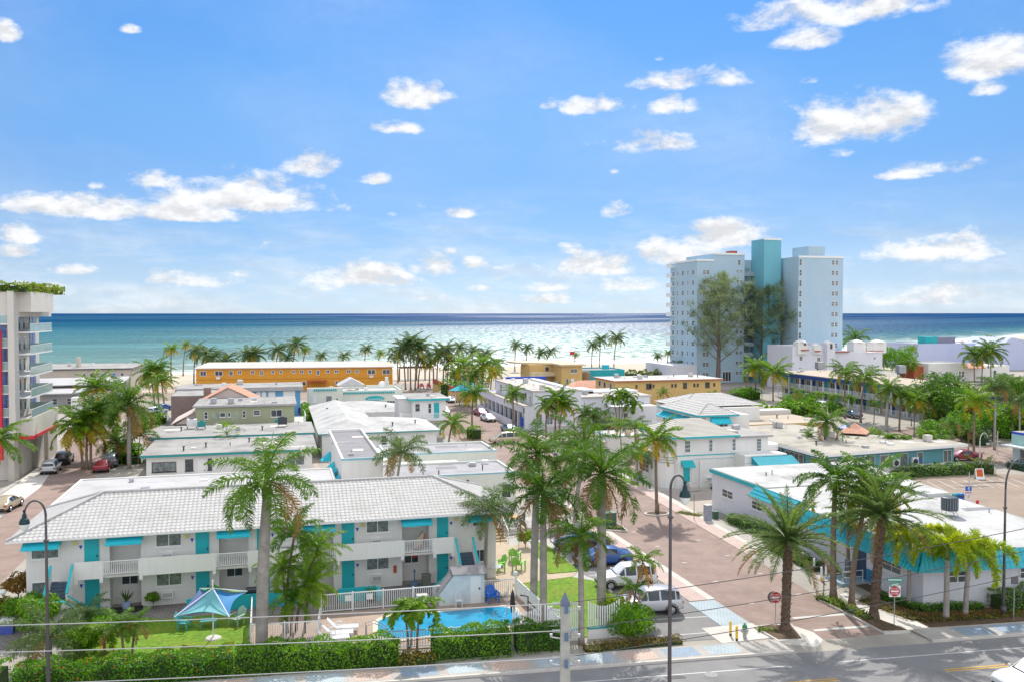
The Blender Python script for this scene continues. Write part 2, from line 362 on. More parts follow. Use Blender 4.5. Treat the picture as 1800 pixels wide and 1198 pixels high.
def hip(name_par,x0,x1,y0,y1,ze,zr,mats,axis='x',pitch=.30,row=.35,amp=.038,step=.022,tile=True,ins=None):
    """hip roof; ridge along axis; returns the roof part"""
    m=MB()
    if axis=='x':
        w=(y1-y0)/2 if ins is None else ins; ym=(y0+y1)/2
        A=(x0,y0,ze);B=(x1,y0,ze);C=(x1,y1,ze);D=(x0,y1,ze);E=(x0+w,ym,zr);G=(x1-w,ym,zr)
        faces=[(A,B,G,E),(C,D,E,G),(B,C,G,G),(D,A,E,E)]
    else:
        w=(x1-x0)/2 if ins is None else ins; xm=(x0+x1)/2
        A=(x0,y0,ze);B=(x1,y0,ze);C=(x1,y1,ze);D=(x0,y1,ze);E=(xm,y0+w,zr);G=(xm,y1-w,zr)
        faces=[(A,B,E,E),(C,D,G,G),(B,C,G,E),(D,A,E,G)]
    for f in faces:
        if tile: tiles(m,f[0],f[1],f[2],f[3],pitch,row,amp,step)
        n=len(m.v); vs=[f[0],f[1],f[2]]+([f[3]] if f[3]!=f[2] else [])
        m.add(vs,[tuple(range(len(vs)))])
    m.add([(x0,y0,ze-.03),(x1,y0,ze-.03),(x1,y1,ze-.03),(x0,y1,ze-.03)],[(3,2,1,0)])
    r=m.build('roof',mats,name_par)
    # ridge and hip caps
    c=MB()
    if tile:
        for a,b in ((A,E),(D,E if axis=='x' else G),(B,G if axis=='x' else E),(C,G),(E,G)):
            c.tube([(a[0],a[1],a[2]+.06),(b[0],b[1],b[2]+.06)],.10,6)
        c.build('ridge_cap',mats,r)
    return r

def clutter(t,x0,x1,y0,y1,z,n,seed=1,big=True):
    """small roof things: pipes, boxes, patches, each its own part"""
    rg=random.Random(seed)
    for i in range(n):
        x=rg.uniform(x0,x1); y=rg.uniform(y0,y1); k=rg.random()
        if k<.35: b=MB(); b.cyl(x,y,z-.1,z+rg.uniform(.25,.6),.06,7); b.build('vent_pipe',[GALV,DKM,WP][rg.randrange(3)],t)
        elif k<.6: b=MB(); w=rg.uniform(.2,.45); b.box(x-w,x+w,y-w*.8,y+w*.8,z-.1,z+rg.uniform(.2,.5)); b.build('roof_hatch',[GALV,CONC,WP][rg.randrange(3)],t)
        elif k<.75 and big: b=MB(); b.box(x-.45,x+.45,y-.4,y+.4,z+.12,z+.85); b.box(x-.4,x+.4,y-.35,y+.35,z-.1,z+.12); b.build('condenser',[GALV,CONCL][rg.randrange(2)],t)
        else:
            b=MB(); a=rg.uniform(.5,1.6); c=rg.uniform(.3,1.0); p=[(x-a,y-c),(x+a*.9,y-c*1.1),(x+a,y+c*.8),(x-a*.8,y+c)]; b.prism(p,z-.05,z+.012); b.build('roof_patch',[RDK,CONC,CONCL,RG][rg.randrange(4)],t)
# ---------------------------------------------------------------- camera, sun, sky
cam=bpy.data.cameras.new('camera'); co=bpy.data.objects.new('camera',cam); col.objects.link(co)
cam.sensor_width=36; cam.lens=36*F/1800; cam.clip_end=60000; cam.clip_start=.5
co.location=(0,0,H); co.rotation_euler=(R(90)-PIT,0,-YAW); sc.camera=co
SAZ=R(18.5); SEL=R(46)
sv=Vector((math.sin(SAZ)*math.cos(SEL),math.cos(SAZ)*math.cos(SEL),math.sin(SEL)))
sl=bpy.data.lights.new('sun','SUN'); sl.energy=SUNE; sl.angle=R(.5); sl.color=(1,.95,.87)
so=bpy.data.objects.new('sun',sl); col.objects.link(so); so.location=(0,0,60); so.rotation_euler=(-sv).to_track_quat('-Z','Y').to_euler()
w=bpy.data.worlds.new("World"); sc.world=w; w.use_nodes=True; w.cycles.sampling_method='MANUAL'; w.cycles.sample_map_resolution=256
t=w.node_tree; N=t.nodes; L=t.links; bg=N['Background']; bg.inputs[1].default_value=.15
sky=N.new('ShaderNodeTexSky'); sky.sky_type='NISHITA'; sky.sun_disc=False; sky.sun_elevation=SEL; sky.sun_rotation=SAZ
sky.air_density=1.0; sky.dust_density=.15; sky.ozone_density=3.0; sky.altitude=0
def mth(op,a,b=None,c=None):
    n=N.new('ShaderNodeMath'); n.operation=op
    for i,v in enumerate((a,b,c)):
        if v is None: continue
        if isinstance(v,(int,float)): n.inputs[i].default_value=v
        else: L.new(v,n.inputs[i])
    return n.outputs[0]
tc=N.new('ShaderNodeTexCoord'); sp=N.new('ShaderNodeSeparateXYZ'); L.new(tc.outputs['Generated'],sp.inputs[0])
az=mth('ARCTAN2',sp.outputs[0],sp.outputs[1]); el=mth('ARCSINE',sp.outputs[2])
cb=N.new('ShaderNodeCombineXYZ'); L.new(az,cb.inputs[0]); L.new(mth('MULTIPLY',el,1.8),cb.inputs[1])
nz=N.new('ShaderNodeTexNoise'); nz.inputs['Scale'].default_value=17; nz.inputs['Detail'].default_value=9; nz.inputs['Roughness'].default_value=.64; nz.inputs['Distortion'].default_value=.15
L.new(cb.outputs[0],nz.inputs['Vector'])
nzo=mth('SUBTRACT',nz.outputs[0],.5)
# clouds: (px,py,rx,ry,density) turned into sky directions
CL=[(725,162,72,30,1),(690,222,62,14,.55),(1050,182,75,20,.9),(965,182,18,12,.5),(1185,180,52,20,.75),(1180,140,75,20,.5),(1270,135,45,22,.4),
(1135,250,108,22,.85),(1500,205,125,48,1.15),(1475,265,26,12,.6),(1740,90,80,48,1.2),(1745,150,30,16,.6),(1480,8,170,34,1.2),(1420,62,55,24,1.0),(1345,42,45,14,.5),
(1085,366,34,19,1),(1640,425,120,34,1.1),(1740,442,30,10,.5),(1650,292,70,14,.6),(1600,305,50,10,.3),
(548,287,55,26,1.1),(430,335,140,42,1.15),(275,313,55,18,.7),(160,360,125,26,1.5),(320,370,120,20,1.5),(430,345,170,30,1.3),(660,312,30,14,.8),(172,327,18,7,.6),(690,375,17,9,.8),(740,360,18,8,.6),(805,372,42,12,.7),
(35,408,45,20,.8),(20,440,50,14,.6),(118,472,45,11,.6),(330,488,100,17,.6),(10,55,22,16,.6),(228,50,16,8,.6),
(620,478,100,30,1.4),(760,462,45,26,1.2),(835,460,28,16,1.0),(880,480,30,14,.5),(960,500,60,14,.4),(1060,462,90,26,1.3),(1190,440,80,34,1.4),(1270,410,110,28,1.4),(1110,495,80,18,.55),(740,520,60,10,.4),(960,525,80,10,.4),
(1000,440,30,8,.3),(1340,400,40,18,.7),(1160,100,14,7,.3),(1420,140,20,8,.4),(1080,300,10,6,.3),(1680,510,120,16,.35),(1600,520,160,18,.3),(700,490,60,16,.6),(560,500,40,12,.4),(920,468,40,12,.35),(1010,520,60,9,.3),(840,505,26,9,.4),(1230,480,50,16,.5),(420,478,30,10,.35),(1000,430,20,7,.3),(790,440,16,7,.35),(470,430,26,8,.25),(60,500,50,9,.3)]
cov=None
def vmx(op,a,b=None,c=None):
    n=N.new('ShaderNodeVectorMath'); n.operation=op
    for i,v in enumerate((a,b,c)):
        if v is None: continue
        if isinstance(v,tuple): n.inputs[i].default_value=v
        else: L.new(v,n.inputs[i])
    return n.outputs[1] if op=='DOT_PRODUCT' else n.outputs[0]
cb2=N.new('ShaderNodeCombineXYZ'); L.new(az,cb2.inputs[0]); L.new(el,cb2.inputs[1]); aev=cb2.outputs[0]
for (px,py,rx,ry,dn) in CL:
    r=ray(px,py); a0=math.atan2(r[0],r[1]); e0=math.atan2(r[2],math.hypot(r[0],r[1])); ra=rx/F*1.05; re=ry/F*1.05
    yb=(e0-.35*re); sy=1/(re*1.27)
    v=vmx('MULTIPLY_ADD',aev,(1/ra,sy,0),(-a0/ra,-yb*sy,0)); v=vmx('MAXIMUM',v,vmx('MULTIPLY',v,(1,-2.1,0)))
    dt=vmx('DOT_PRODUCT',v,v)
    kd=.26+.34*dn; c=mth('MULTIPLY_ADD',dt,-kd,kd)
    cov=c if cov is None else mth('MAXIMUM',cov,c)
dens=mth('ADD',mth('MAXIMUM',cov,-.6),mth('MULTIPLY',nzo,2.3))
mr=N.new('ShaderNodeMapRange'); mr.interpolation_type='SMOOTHSTEP'; mr.inputs[1].default_value=.03; mr.inputs[2].default_value=.66; L.new(dens,mr.inputs[0])
# thin scattered wisps low over the horizon
hz=N.new('ShaderNodeMapRange'); hz.inputs[1].default_value=.0; hz.inputs[2].default_value=.16; hz.inputs[3].default_value=1; hz.inputs[4].default_value=0; L.new(el,hz.inputs[0])
n2=N.new('ShaderNodeTexNoise'); n2.inputs['Scale'].default_value=7; n2.inputs['Detail'].default_value=8; n2.inputs['Roughness'].default_value=.6
mp=N.new('ShaderNodeMapping'); mp.inputs['Scale'].default_value=(1,2.6,1); L.new(cb.outputs[0],mp.inputs[0]); L.new(mp.outputs[0],n2.inputs['Vector'])
wz=N.new('ShaderNodeMapRange'); wz.inputs[1].default_value=.42; wz.inputs[2].default_value=.70; wz.inputs[4].default_value=.75; L.new(n2.outputs[0],wz.inputs[0])
wisp=mth('MULTIPLY',wz.outputs[0],hz.outputs[0])
n3=N.new('ShaderNodeTexNoise'); n3.inputs['Scale'].default_value=2.2; n3.inputs['Detail'].default_value=7; L.new(cb.outputs[0],n3.inputs['Vector'])
w3=N.new('ShaderNodeMapRange'); w3.inputs[1].default_value=.45; w3.inputs[2].default_value=.8; w3.inputs[4].default_value=.3; L.new(n3.outputs[0],w3.inputs[0])
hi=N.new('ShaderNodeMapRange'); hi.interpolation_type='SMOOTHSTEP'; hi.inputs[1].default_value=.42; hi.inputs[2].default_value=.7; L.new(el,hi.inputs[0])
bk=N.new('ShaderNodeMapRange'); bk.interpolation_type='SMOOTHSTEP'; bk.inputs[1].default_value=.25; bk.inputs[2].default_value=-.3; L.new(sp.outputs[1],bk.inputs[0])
oh=N.new('ShaderNodeMapRange'); oh.inputs[1].default_value=.36; oh.inputs[2].default_value=.56; oh.inputs[4].default_value=OVC; L.new(n3.outputs[0],oh.inputs[0])  # unseen clouds overhead and behind the camera, added to lighten shaded fronts
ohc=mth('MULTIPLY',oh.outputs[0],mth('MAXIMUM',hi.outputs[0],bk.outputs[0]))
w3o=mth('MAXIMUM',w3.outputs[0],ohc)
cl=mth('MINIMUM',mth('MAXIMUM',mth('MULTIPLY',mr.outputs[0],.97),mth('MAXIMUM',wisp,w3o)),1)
# sky colour: physical sky, deepened towards blue, paler low down
tint=N.new('ShaderNodeVectorMath'); tint.operation='MULTIPLY'; L.new(sky.outputs[0],tint.inputs[0])
ramp=N.new('ShaderNodeValToRGB'); L.new(mth('MULTIPLY',el,2.5),ramp.inputs[0])
re_=ramp.color_ramp.elements; re_[0].position=.016; re_[0].color=(*SKYT[0],1); re_[1].position=.83; re_[1].color=(*SKYT[-1],1)
for p_,c_ in zip((.115,.21,.36,.56),SKYT[1:5]):
    e=re_.new(p_); e.color=(*c_,1)
L.new(ramp.outputs[0],tint.inputs[1])
# cloud brightness varies a little: lit tops, greyer bases
n4=N.new('ShaderNodeTexNoise'); n4.inputs['Scale'].default_value=17; n4.inputs['Detail'].default_value=5; n4.inputs['Roughness'].default_value=.6; n4.inputs['Distortion'].default_value=.15
mp4=N.new('ShaderNodeMapping'); mp4.inputs['Location'].default_value=(.006,.016,0); L.new(cb.outputs[0],mp4.inputs[0]); L.new(mp4.outputs[0],n4.inputs['Vector'])
cr=N.new('ShaderNodeMapRange'); cr.inputs[1].default_value=-.10; cr.inputs[2].default_value=.08; cr.inputs[3].default_value=.80; cr.inputs[4].default_value=1.05; L.new(mth('SUBTRACT',nz.outputs[0],n4.outputs[0]),cr.inputs[0])
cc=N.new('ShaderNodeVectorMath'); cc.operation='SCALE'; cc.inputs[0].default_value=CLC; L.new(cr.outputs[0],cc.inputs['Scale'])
hb=mth('MAXIMUM',mth('MULTIPLY_ADD',hi.outputs[0],OVB-1,1),mth('MULTIPLY_ADD',bk.outputs[0],BKB-1,1)); cc2=N.new('ShaderNodeVectorMath'); cc2.operation='SCALE'; L.new(cc.outputs[0],cc2.inputs[0]); L.new(hb,cc2.inputs['Scale']); cc=cc2  # extra brightness of the added out-of-view clouds
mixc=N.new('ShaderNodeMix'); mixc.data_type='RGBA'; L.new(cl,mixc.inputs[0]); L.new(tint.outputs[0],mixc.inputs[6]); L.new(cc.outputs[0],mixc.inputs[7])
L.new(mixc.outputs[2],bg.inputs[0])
sc.view_settings.view_transform='Standard'; sc.view_settings.look='None'; sc.view_settings.exposure=EXPO; sc.view_settings.gamma=1; sc.view_settings.use_curve_mapping=False
sc.render.engine='CYCLES'; sc.cycles.max_bounces=6; sc.cycles.transparent_max_bounces=6; sc.cycles.caustics_reflective=False; sc.cycles.caustics_refractive=False
sc.cycles.use_denoising=True; sc.cycles.sample_clamp_indirect=6
# ---------------------------------------------------------------- ground, sea, beach
def coast(x): return max(320+.10*x,.62*x+234)
KX=lambda x: 45.95-.085*(x-12.5)      # far kerb of the front road
G0=mat('bare_ground',(.36,.33,.29),.95,.15,.3,.3,3,grime=.5,gscale=.08,gcol=(.26,.25,.22))
SAND=mat('beach_sand',(.50,.44,.35),.95,.08,.15,.3,2,grime=.2,gscale=.1,gcol=(.42,.36,.28))
CX_=[-3000,-400,-100,0,80,164.9,230,320,600,1400,3000]
inn=lambda x: 62+ (0 if x<165 else min(150,(x-165)*.9))
b=MB(); n=len(CX_)
for x in CX_: b.v.append((x,-800,0)); b.v.append((x,coast(x)-inn(x)+2,0))
for i in range(n-1): b.f.append((2*i,2*i+2,2*i+3,2*i+1)); b.m.append(0)
struct('ground',b,G0)
b=MB(); pr=[(0,-.1),(.01,.03),(.5,.05),(.86,-.2),(1.06,-.9),(1.8,-3)]
for i in range(len(pr)):
    for x in CX_: b.v.append((x,coast(x)-inn(x)*(1-pr[i][0]),pr[i][1]))
for i in range(len(pr)-1):
    for j in range(n-1): q=i*n+j; b.f.append((q,q+1,q+n+1,q+n)); b.m.append(0)
struct('beach',b,SAND)
# sea
m=bpy.data.materials.new('sea_water'); t=nt(m); N=t.nodes; L=t.links
out=N.new('ShaderNodeOutputMaterial'); bs=N.new('ShaderNodeBsdfPrincipled'); L.new(bs.outputs[0],out.inputs[0])
g=N.new('ShaderNodeNewGeometry'); s2=N.new('ShaderNodeSeparateXYZ'); L.new(g.outputs['Position'],s2.inputs[0])
def noise(scale,detail,vec,rough=.6,dist=0):
    n=N.new('ShaderNodeTexNoise'); n.inputs['Scale'].default_value=scale; n.inputs['Detail'].default_value=detail; n.inputs['Roughness'].default_value=rough; n.inputs['Distortion'].default_value=dist; L.new(vec,n.inputs['Vector']); return n.outputs[0]
mpc=N.new('ShaderNodeMapping'); mpc.vector_type='POINT'; mpc.inputs['Rotation'].default_value=(0,0,.15); L.new(g.outputs['Position'],mpc.inputs[0])
mpw=N.new('ShaderNodeMapping'); mpw.inputs['Scale'].default_value=(.3,1,1); L.new(mpc.outputs[0],mpw.inputs[0])
off=mth('SUBTRACT',s2.outputs[1],mth('MAXIMUM',mth('MULTIPLY_ADD',s2.outputs[0],.10,320),mth('MULTIPLY_ADD',s2.outputs[0],.62,234)))
wob=mth('MULTIPLY_ADD',noise(.006,5,mpw.outputs[0]),240,-120)
lg=mth('LOGARITHM',mth('MAXIMUM',mth('ADD',off,mth('MULTIPLY',wob,mth('MINIMUM',mth('MULTIPLY',off,.004),1))),1),10)
cr=N.new('ShaderNodeValToRGB'); cr.color_ramp.elements[0].position=0; rg_=N.new('ShaderNodeMapRange'); rg_.inputs[1].default_value=170; rg_.inputs[2].default_value=520; rg_.inputs[3].default_value=0; rg_.inputs[4].default_value=.20; L.new(s2.outputs[0],rg_.inputs[0]); L.new(mth('MULTIPLY_ADD',lg,1/4.5,rg_.outputs[0]),cr.inputs[0])
E_=cr.color_ramp.elements
E_[0].position=.25; E_[0].color=(.26,.33,.29,1); E_[1].position=1; E_[1].color=(.006,.05,.16,1)
for p,c in ((.42,(.13,.225,.21)),(.55,(.08,.19,.20)),(.63,(.04,.14,.175)),(.70,(.010,.085,.155)),(.76,(.007,.055,.13)),(.80,(.014,.085,.17)),(.86,(.007,.055,.14))):
    e=E_.new(p); e.color=(*c,1)
# streaks and patches: cloud shadow painted into the water colour
st=noise(.012,6,mpw.outputs[0],.65)
sm=N.new('ShaderNodeMapRange'); sm.inputs[1].default_value=.35; sm.inputs[2].default_value=.68; sm.inputs[3].default_value=.75; sm.inputs[4].default_value=1.3; L.new(st,sm.inputs[0])
vs=N.new('ShaderNodeVectorMath'); vs.operation='SCALE'; L.new(cr.outputs[0],vs.inputs[0]); L.new(sm.outputs[0],vs.inputs['Scale'])
# whitecaps and shore foam
fo=noise(.14,8,mpw.outputs[0],.7)
thr=mth('MULTIPLY_ADD',mth('POWER',mth('MAXIMUM',off,1),-.55),-1.1,.70)
fm=N.new('ShaderNodeMapRange'); fm.inputs[3].default_value=0; fm.inputs[4].default_value=.9; L.new(mth('SUBTRACT',fo,thr),fm.inputs[0]); fm.inputs[1].default_value=-.01; fm.inputs[2].default_value=.07
wv=mth('SINE',mth('MULTIPLY',mth('ADD',off,mth('MULTIPLY',noise(.02,4,mpc.outputs[0]),50)),.35))
wl=N.new('ShaderNodeMapRange'); wl.inputs[1].default_value=.86; wl.inputs[2].default_value=1.; L.new(wv,wl.inputs[0])
near=N.new('ShaderNodeMapRange'); near.inputs[1].default_value=0; near.inputs[2].default_value=70; near.inputs[3].default_value=.95; near.inputs[4].default_value=0; L.new(off,near.inputs[0])
brk=N.new('ShaderNodeMapRange'); brk.inputs[1].default_value=.42; brk.inputs[2].default_value=.55; L.new(noise(.03,5,mpw.outputs[0]),brk.inputs[0])
foam=mth('MAXIMUM',fm.outputs[0],mth('MULTIPLY',mth('MULTIPLY',wl.outputs[0],near.outputs[0]),brk.outputs[0]))
mx=N.new('ShaderNodeMix'); mx.data_type='RGBA'; L.new(foam,mx.inputs[0]); L.new(vs.outputs[0],mx.inputs[6]); mx.inputs[7].default_value=(.78,.80,.78,1)
L.new(mx.outputs[2],bs.inputs['Base Color'])
bs.inputs['Roughness'].default_value=1; bs.inputs['Specular IOR Level'].default_value=0
h1=noise(.35,4,mpw.outputs[0],.7); h2=noise(.07,3,mpw.outputs[0],.6)
bp=N.new('ShaderNodeBump'); bp.inputs['Strength'].default_value=1; bp.inputs['Distance'].default_value=SEAB; L.new(mth('ADD',h1,mth('MULTIPLY',h2,3)),bp.inputs['Height']); gl_=N.new('ShaderNodeBsdfAnisotropic') if False else N.new('ShaderNodeBsdfGlossy'); gl_.distribution='BECKMANN'; gl_.inputs['Roughness'].default_value=SEAR; L.new(bp.outputs[0],gl_.inputs['Normal'])
spk=N.new('ShaderNodeMapRange'); spk.inputs[1].default_value=.42; spk.inputs[2].default_value=.62; spk.inputs[3].default_value=.12; spk.inputs[4].default_value=2.4; mps=N.new('ShaderNodeMapping'); mps.inputs['Scale'].default_value=(1.5,.42,1); L.new(mpc.outputs[0],mps.inputs[0]); L.new(noise(.14,8,mps.outputs[0],.8),spk.inputs[0])
far=N.new('ShaderNodeMapRange'); far.interpolation_type='SMOOTHSTEP'; far.inputs[1].default_value=2.92; far.inputs[2].default_value=3.10; far.inputs[3].default_value=1; far.inputs[4].default_value=0; L.new(lg,far.inputs[0])
cv=N.new('ShaderNodeCombineXYZ'); L.new(mth('MULTIPLY',s2.outputs[0],.0006),cv.inputs[0]); L.new(mth('MULTIPLY',lg,9),cv.inputs[1])
bnd=N.new('ShaderNodeMapRange'); bnd.inputs[1].default_value=.50; bnd.inputs[2].default_value=.60; bnd.inputs[3].default_value=.22; bnd.inputs[4].default_value=.9; L.new(noise(1,4,cv.outputs[0],.5),bnd.inputs[0])  # far streaks of cloud shadow put into the gloss weight
wgt=mth('MULTIPLY',mth('MULTIPLY',spk.outputs[0],mth('MAXIMUM',far.outputs[0],bnd.outputs[0])),SEAG)
sm_=N.new('ShaderNodeMixShader'); L.new(wgt,sm_.inputs[0]); L.new(bs.outputs[0],sm_.inputs[1]); L.new(gl_.outputs[0],sm_.inputs[2]); L.new(sm_.outputs[0],out.inputs[0])
b=MB(); ys=[-60,0,100,400,1500,6000,30000]; SX=[-40000]+CX_+[40000]
for y in ys:
    for x in SX: b.v.append((x,coast(max(-3000,min(3000,x)))+y,-.6))
k=len(SX)
for j in range(len(ys)-1):
    for i in range(k-1): b.f.append((j*k+i,j*k+i+1,j*k+i+k+1,j*k+i+k)); b.m.append(0)
struct('sea',b,m)
# ---------------------------------------------------------------- streets and pavements
ASP=mat('grey_asphalt',(.235,.23,.23),.95,.12,.5,.3,12,grime=.5,gscale=.3,gcol=(.16,.16,.16))
PAVR=patmat('red_stamped_paving',(.305,.228,.195),(.28,.208,.178),'plan',1.2,.9,(.28,.20,.175),.025,.2,.25,.5)
LOT=mat('lot_asphalt',(.30,.235,.185),.95,.12,.4,.3,8,grime=.6,gscale=.18,gcol=(.2,.165,.135))
PATH=patmat('concrete_pavement',(.43,.40,.37),(.39,.37,.345),'plan',1,.9,(.3,.28,.26),.012,.12,1.2,1.2)
TANP=patmat('tan_pavers',(.52,.42,.30),(.47,.38,.28),'plan',3,.9,(.36,.29,.22),.03,.12,.5,1)
DECKP=patmat('pinkish_deck_pavers',(.44,.33,.26),(.38,.29,.235),'plan',2.5,.9,(.28,.22,.18),.03,.14,.5,1)
STONE=patmat('dark_flagstone',(.21,.19,.18),(.26,.24,.22),'plan',1.6,.9,(.12,.11,.1),.04,.3,.5,.8)
GRV=mat('gravel_yard',(.42,.36,.31),.95,.25,6,.5,10,grime=.3)
GRASS=mat('lawn_turf',(.13,.25,.015),.95,.45,3.5,.8,22,grime=.6,gscale=.45,gcol=(.26,.25,.03))
BAND=mat('pink_concrete_band',(.50,.39,.35),.95,.1,1)
PAINT=mat('road_paint_white',(.56,.56,.54),.7,.15,2,grime=.5,gscale=2,gcol=(.4,.38,.36))
PAINTY=mat('road_paint_yellow',(.62,.36,.04),.7,.12,2)
def kl(x,o): return (x,KX(x)+o)
def strip(name,x0,x1,o0,o1,z,mt,h=None,n=8):
    b=MB(); xs=[x0+(x1-x0)*i/n for i in range(n+1)]
    b.prism([kl(x,o0) for x in xs]+[kl(x,o1) for x in xs[::-1]],z if h is None else z,(z+.004) if h is None else h)
    return struct(name,b,mt)
struct('road',MB().prism([kl(-500,0),kl(500,0),kl(500,-11.5),kl(-500,-11.5)],0,.008),ASP)
strip('pavement_near_side',-200,200,-14,-11.5,0,PATH,.13)
strip('kerb_near_side',-200,200,-11.65,-11.5,0,KERB,.14)
# right (red) street and left street, built as long sheets
RS=[(29.5,46.2),(38.2,45.6),(38.2,50),(36.8,53.5),(37.6,64),(39.4,92),(40,140),(40.5,175),(41.5,212),(31,212),(30,175),(27,160),(27,118),(24.5,110),(24.5,99.2),(29.5,97)]
def poly(name,pts,z,mt,th=.004,base=None): return struct(name,MB().prism(pts,z-th if base is None else base,z),mt)
poly('side_street',RS,.012,PAVR,.012)
poly('left_street',[(-26.2,46),(-19.9,46),(-19.9,90),(-21,110),(-22.5,128),(-25,150),(-28,176),(-31,235),(-37,235),(-35,190),(-29.5,135),(-26.3,110)],.012,PAVR,.012)
poly('left_street_parking',[(-30,128),(-29.4,98),(-29.4,60),(-26.3,60),(-26.3,110),(-28.4,128)],.016,CONCL,.016)
poly('cross_street',[(78,70),(90,84),(96,110),(99,125),(108,128),(104,104),(97,80),(90,60)],.012,PAVR,.012)
poly('left_pavement',[(-30,60),(-30,114.8),(-29.45,114.8),(-29.45,60)],.13,PATH,.13)
poly('shore_street',[(-45,205),(-36,236),(120,205),(118,193),(42,200),(20,203),(-30,214)],.008,LOT,.008)
struct('coast_walk',MB().prism([(-60,coast(-60)-82),(200,coast(200)-82),(200,coast(200)-77.5),(-60,coast(-60)-77.5)],0,.06),mat('coral_walk',(.60,.42,.32),.9,.08,1))
# front pavement with coloured decorative panels, kerb
PB=patmat('blue_green_paving_panel',(.42,.50,.50),(.38,.46,.54),'plan',2.2,.8,(.30,.32,.33),.04,.12,.5,.5)
PP=patmat('pink_paving_panel',(.58,.44,.36),(.54,.40,.34),'plan',2.2,.8,(.38,.30,.27),.04,.12,.5,.5)
PG=patmat('blue_paving_panel',(.27,.35,.44),(.24,.33,.43),'plan',2.2,.8,(.25,.27,.3),.04,.14,.5,.5)
for a,bx in ((-60,-20.3),(-19.7,29.3),(38.4,200)):
    strip('front_pavement',a,bx,.16,1.95,0,PATH,.13,6); strip('kerb',a,bx,0,.16,0,KERB,.145,6)
x=-19.; k=0
cols=[PP,PB,PB,PP,PG,PB]
while x<26.5:
    strip('paving_panel',x,x+2.0,.42,1.72,.13,cols[k%6],.134,1); x+=2.55; k+=1
for x in (41.,43.6,46.5,49.5): strip('paving_panel',x,x+2.2,.42,1.72,.13,PG if x<44 else PB,.134,1)
strip('lane_line',-60,28.2,-1.7,-1.6,.012,PAINT); strip('lane_line',31,120,-1.7,-1.6,.012,PAINT)
for a,b_ in ((-60,3),(12,29.5),(36,120)):
    for o in (-3.75,-4.0): strip('centre_line',a,b_,o,o+.1,.012,PAINTY)
# sidewalk bands beside the side street
def rect(name,x0,x1,y0,y1,z,mt,base=0): return struct(name,MB().box(x0,x1,y0,y1,base,z),mt)
rect('pavement_band',28.95,29.5,54.5,97,.05,KERB); rect('pavement_band',27.55,28.95,54.5,97,.045,BAND)
rect('paving_panel',27.3,29.3,49.6,54.3,.05,PB)
rect('corner_pavement',25.9,29.5,47.0,49.6,.04,CONCL)
def kerbed(name,pts,mt,h=.14,inn=.18,kerb=None):
    """planter bed: concrete kerb ring with soil inside"""
    cx=sum(p[0] for p in pts)/len(pts); cy=sum(p[1] for p in pts)/len(pts)
    b=MB(); b.prism(pts,0,h); k=struct(name+'_kerb',b,kerb or KERB)
    ins=[]
    for p in pts:
        v=Vector((cx-p[0],cy-p[1])); q=v.normalized()*inn*1.3; ins.append((p[0]+q.x,p[1]+q.y))
    return struct(name,MB().prism(ins,h,h+.03),mt)
kerbed('corner_island',[at(1325,1104),at(1352,1100),at(1392,1099),at(1415,1127),at(1368,1129)],SOIL)
poly('corner_pavement_ring',[(29.5,46),(29.5,49.2),(31.6,49.0),(32.4,47.2),(32.2,45.9),(31.2,45.0)],.02,CONCL,.02)
kerbed('street_corner_bed',[at(1433,1052),at(1470,1053),at(1545,1090),at(1600,1112),at(1555,1114),at(1480,1076)],SOIL)
rect('right_pavement',39.2,41,56,78,.044,PATH)
poly('right_pavement_band',[(37.6,64),(38.9,64),(40.9,92),(41.4,140),(40,140),(39.4,92)],.05,BAND,.05)
poly('right_kerb_band',[(38.9,64),(39.4,64),(41.6,92),(42.1,140),(41.4,140),(40.9,92)],.06,KERB,.06)
poly('right_walk',[at(1555,1110),at(1605,1107),at(1632,1103),at(1545,1060),at(1495,1040),at(1475,1045)],.06,CONCL,.06)
poly('front_bed_right',[(39.3,46.1),(41.0,50.5),(41.05,58),(41.05,66),(42,66.2),(42,48.4),(62,46.6),(62,44.0),(45,45.5)],.047,SOIL,.047)
rect('gravel_yard',39.8,50,79,91.5,.02,GRV)
poly('driveway',[(40.5,90),(41,93),(44,93.2),(52,91.5),(52,88)],.03,CONC,.03)
poly('front_lawn_right',[(39.9,93),(40.6,104),(43.2,104),(43.2,93.5)],.056,GRASS,.056)
rect('courtyard',39.5,56,100,135.5,.02,PAVR)
poly('parking_lot',[(55,48),(57,90.5),(86,88.6),(92,86),(84,70),(80,46)],.02,LOT,.02)
rect('alley',4.6,5.3,60,175,.02,GRV)
# motel forecourts
rect('motel_walk',-19,16.5,57.3,63.4,.03,STONE); 
poly('motel_lawn',[(-12,57.2),(-9.5,60.4),(-1.9,60.2),(-1.7,52),(-12,52.5)],.05,GRASS,.05)
MOUTH=[(5.9,53.4),(6.2,56.0),(6.9,56.7),(14.6,56.7),(15.3,56.0),(15.3,53.9),(14.6,53.1),(7.2,52.6)]
poly('pool_deck',[(-1.6,52.3),(-1.6,58.7),(16.3,58.7),(16.6,50.5),(16,50)],.04,DECKP,.04)
poly('tan_terrace',[(14.2,59.1),(16.4,72),(16.6,79.5),(19.3,79.5),(19.3,71.3),(21,73),(19.8,63),(22.3,63),(21.6,62),(16.7,61.4),(16.5,59)],.045,TANP,.045)
poly('yard_lawn',[(16.9,50.2),(16.6,61.3),(21.5,61.9),(23.4,60),(21.2,50)],.05,GRASS,.05)
poly('yard_lawn',[(20,63.2),(21.3,72.8),(22.4,71.8),(22.6,63.2)],.055,GRASS,.05)
poly('parking_bays',[(23.4,74.6),(22.4,62.8),(23.4,60),(21.6,48.1),(27.5,47.6),(27.5,75),],.02,ASP,.02)
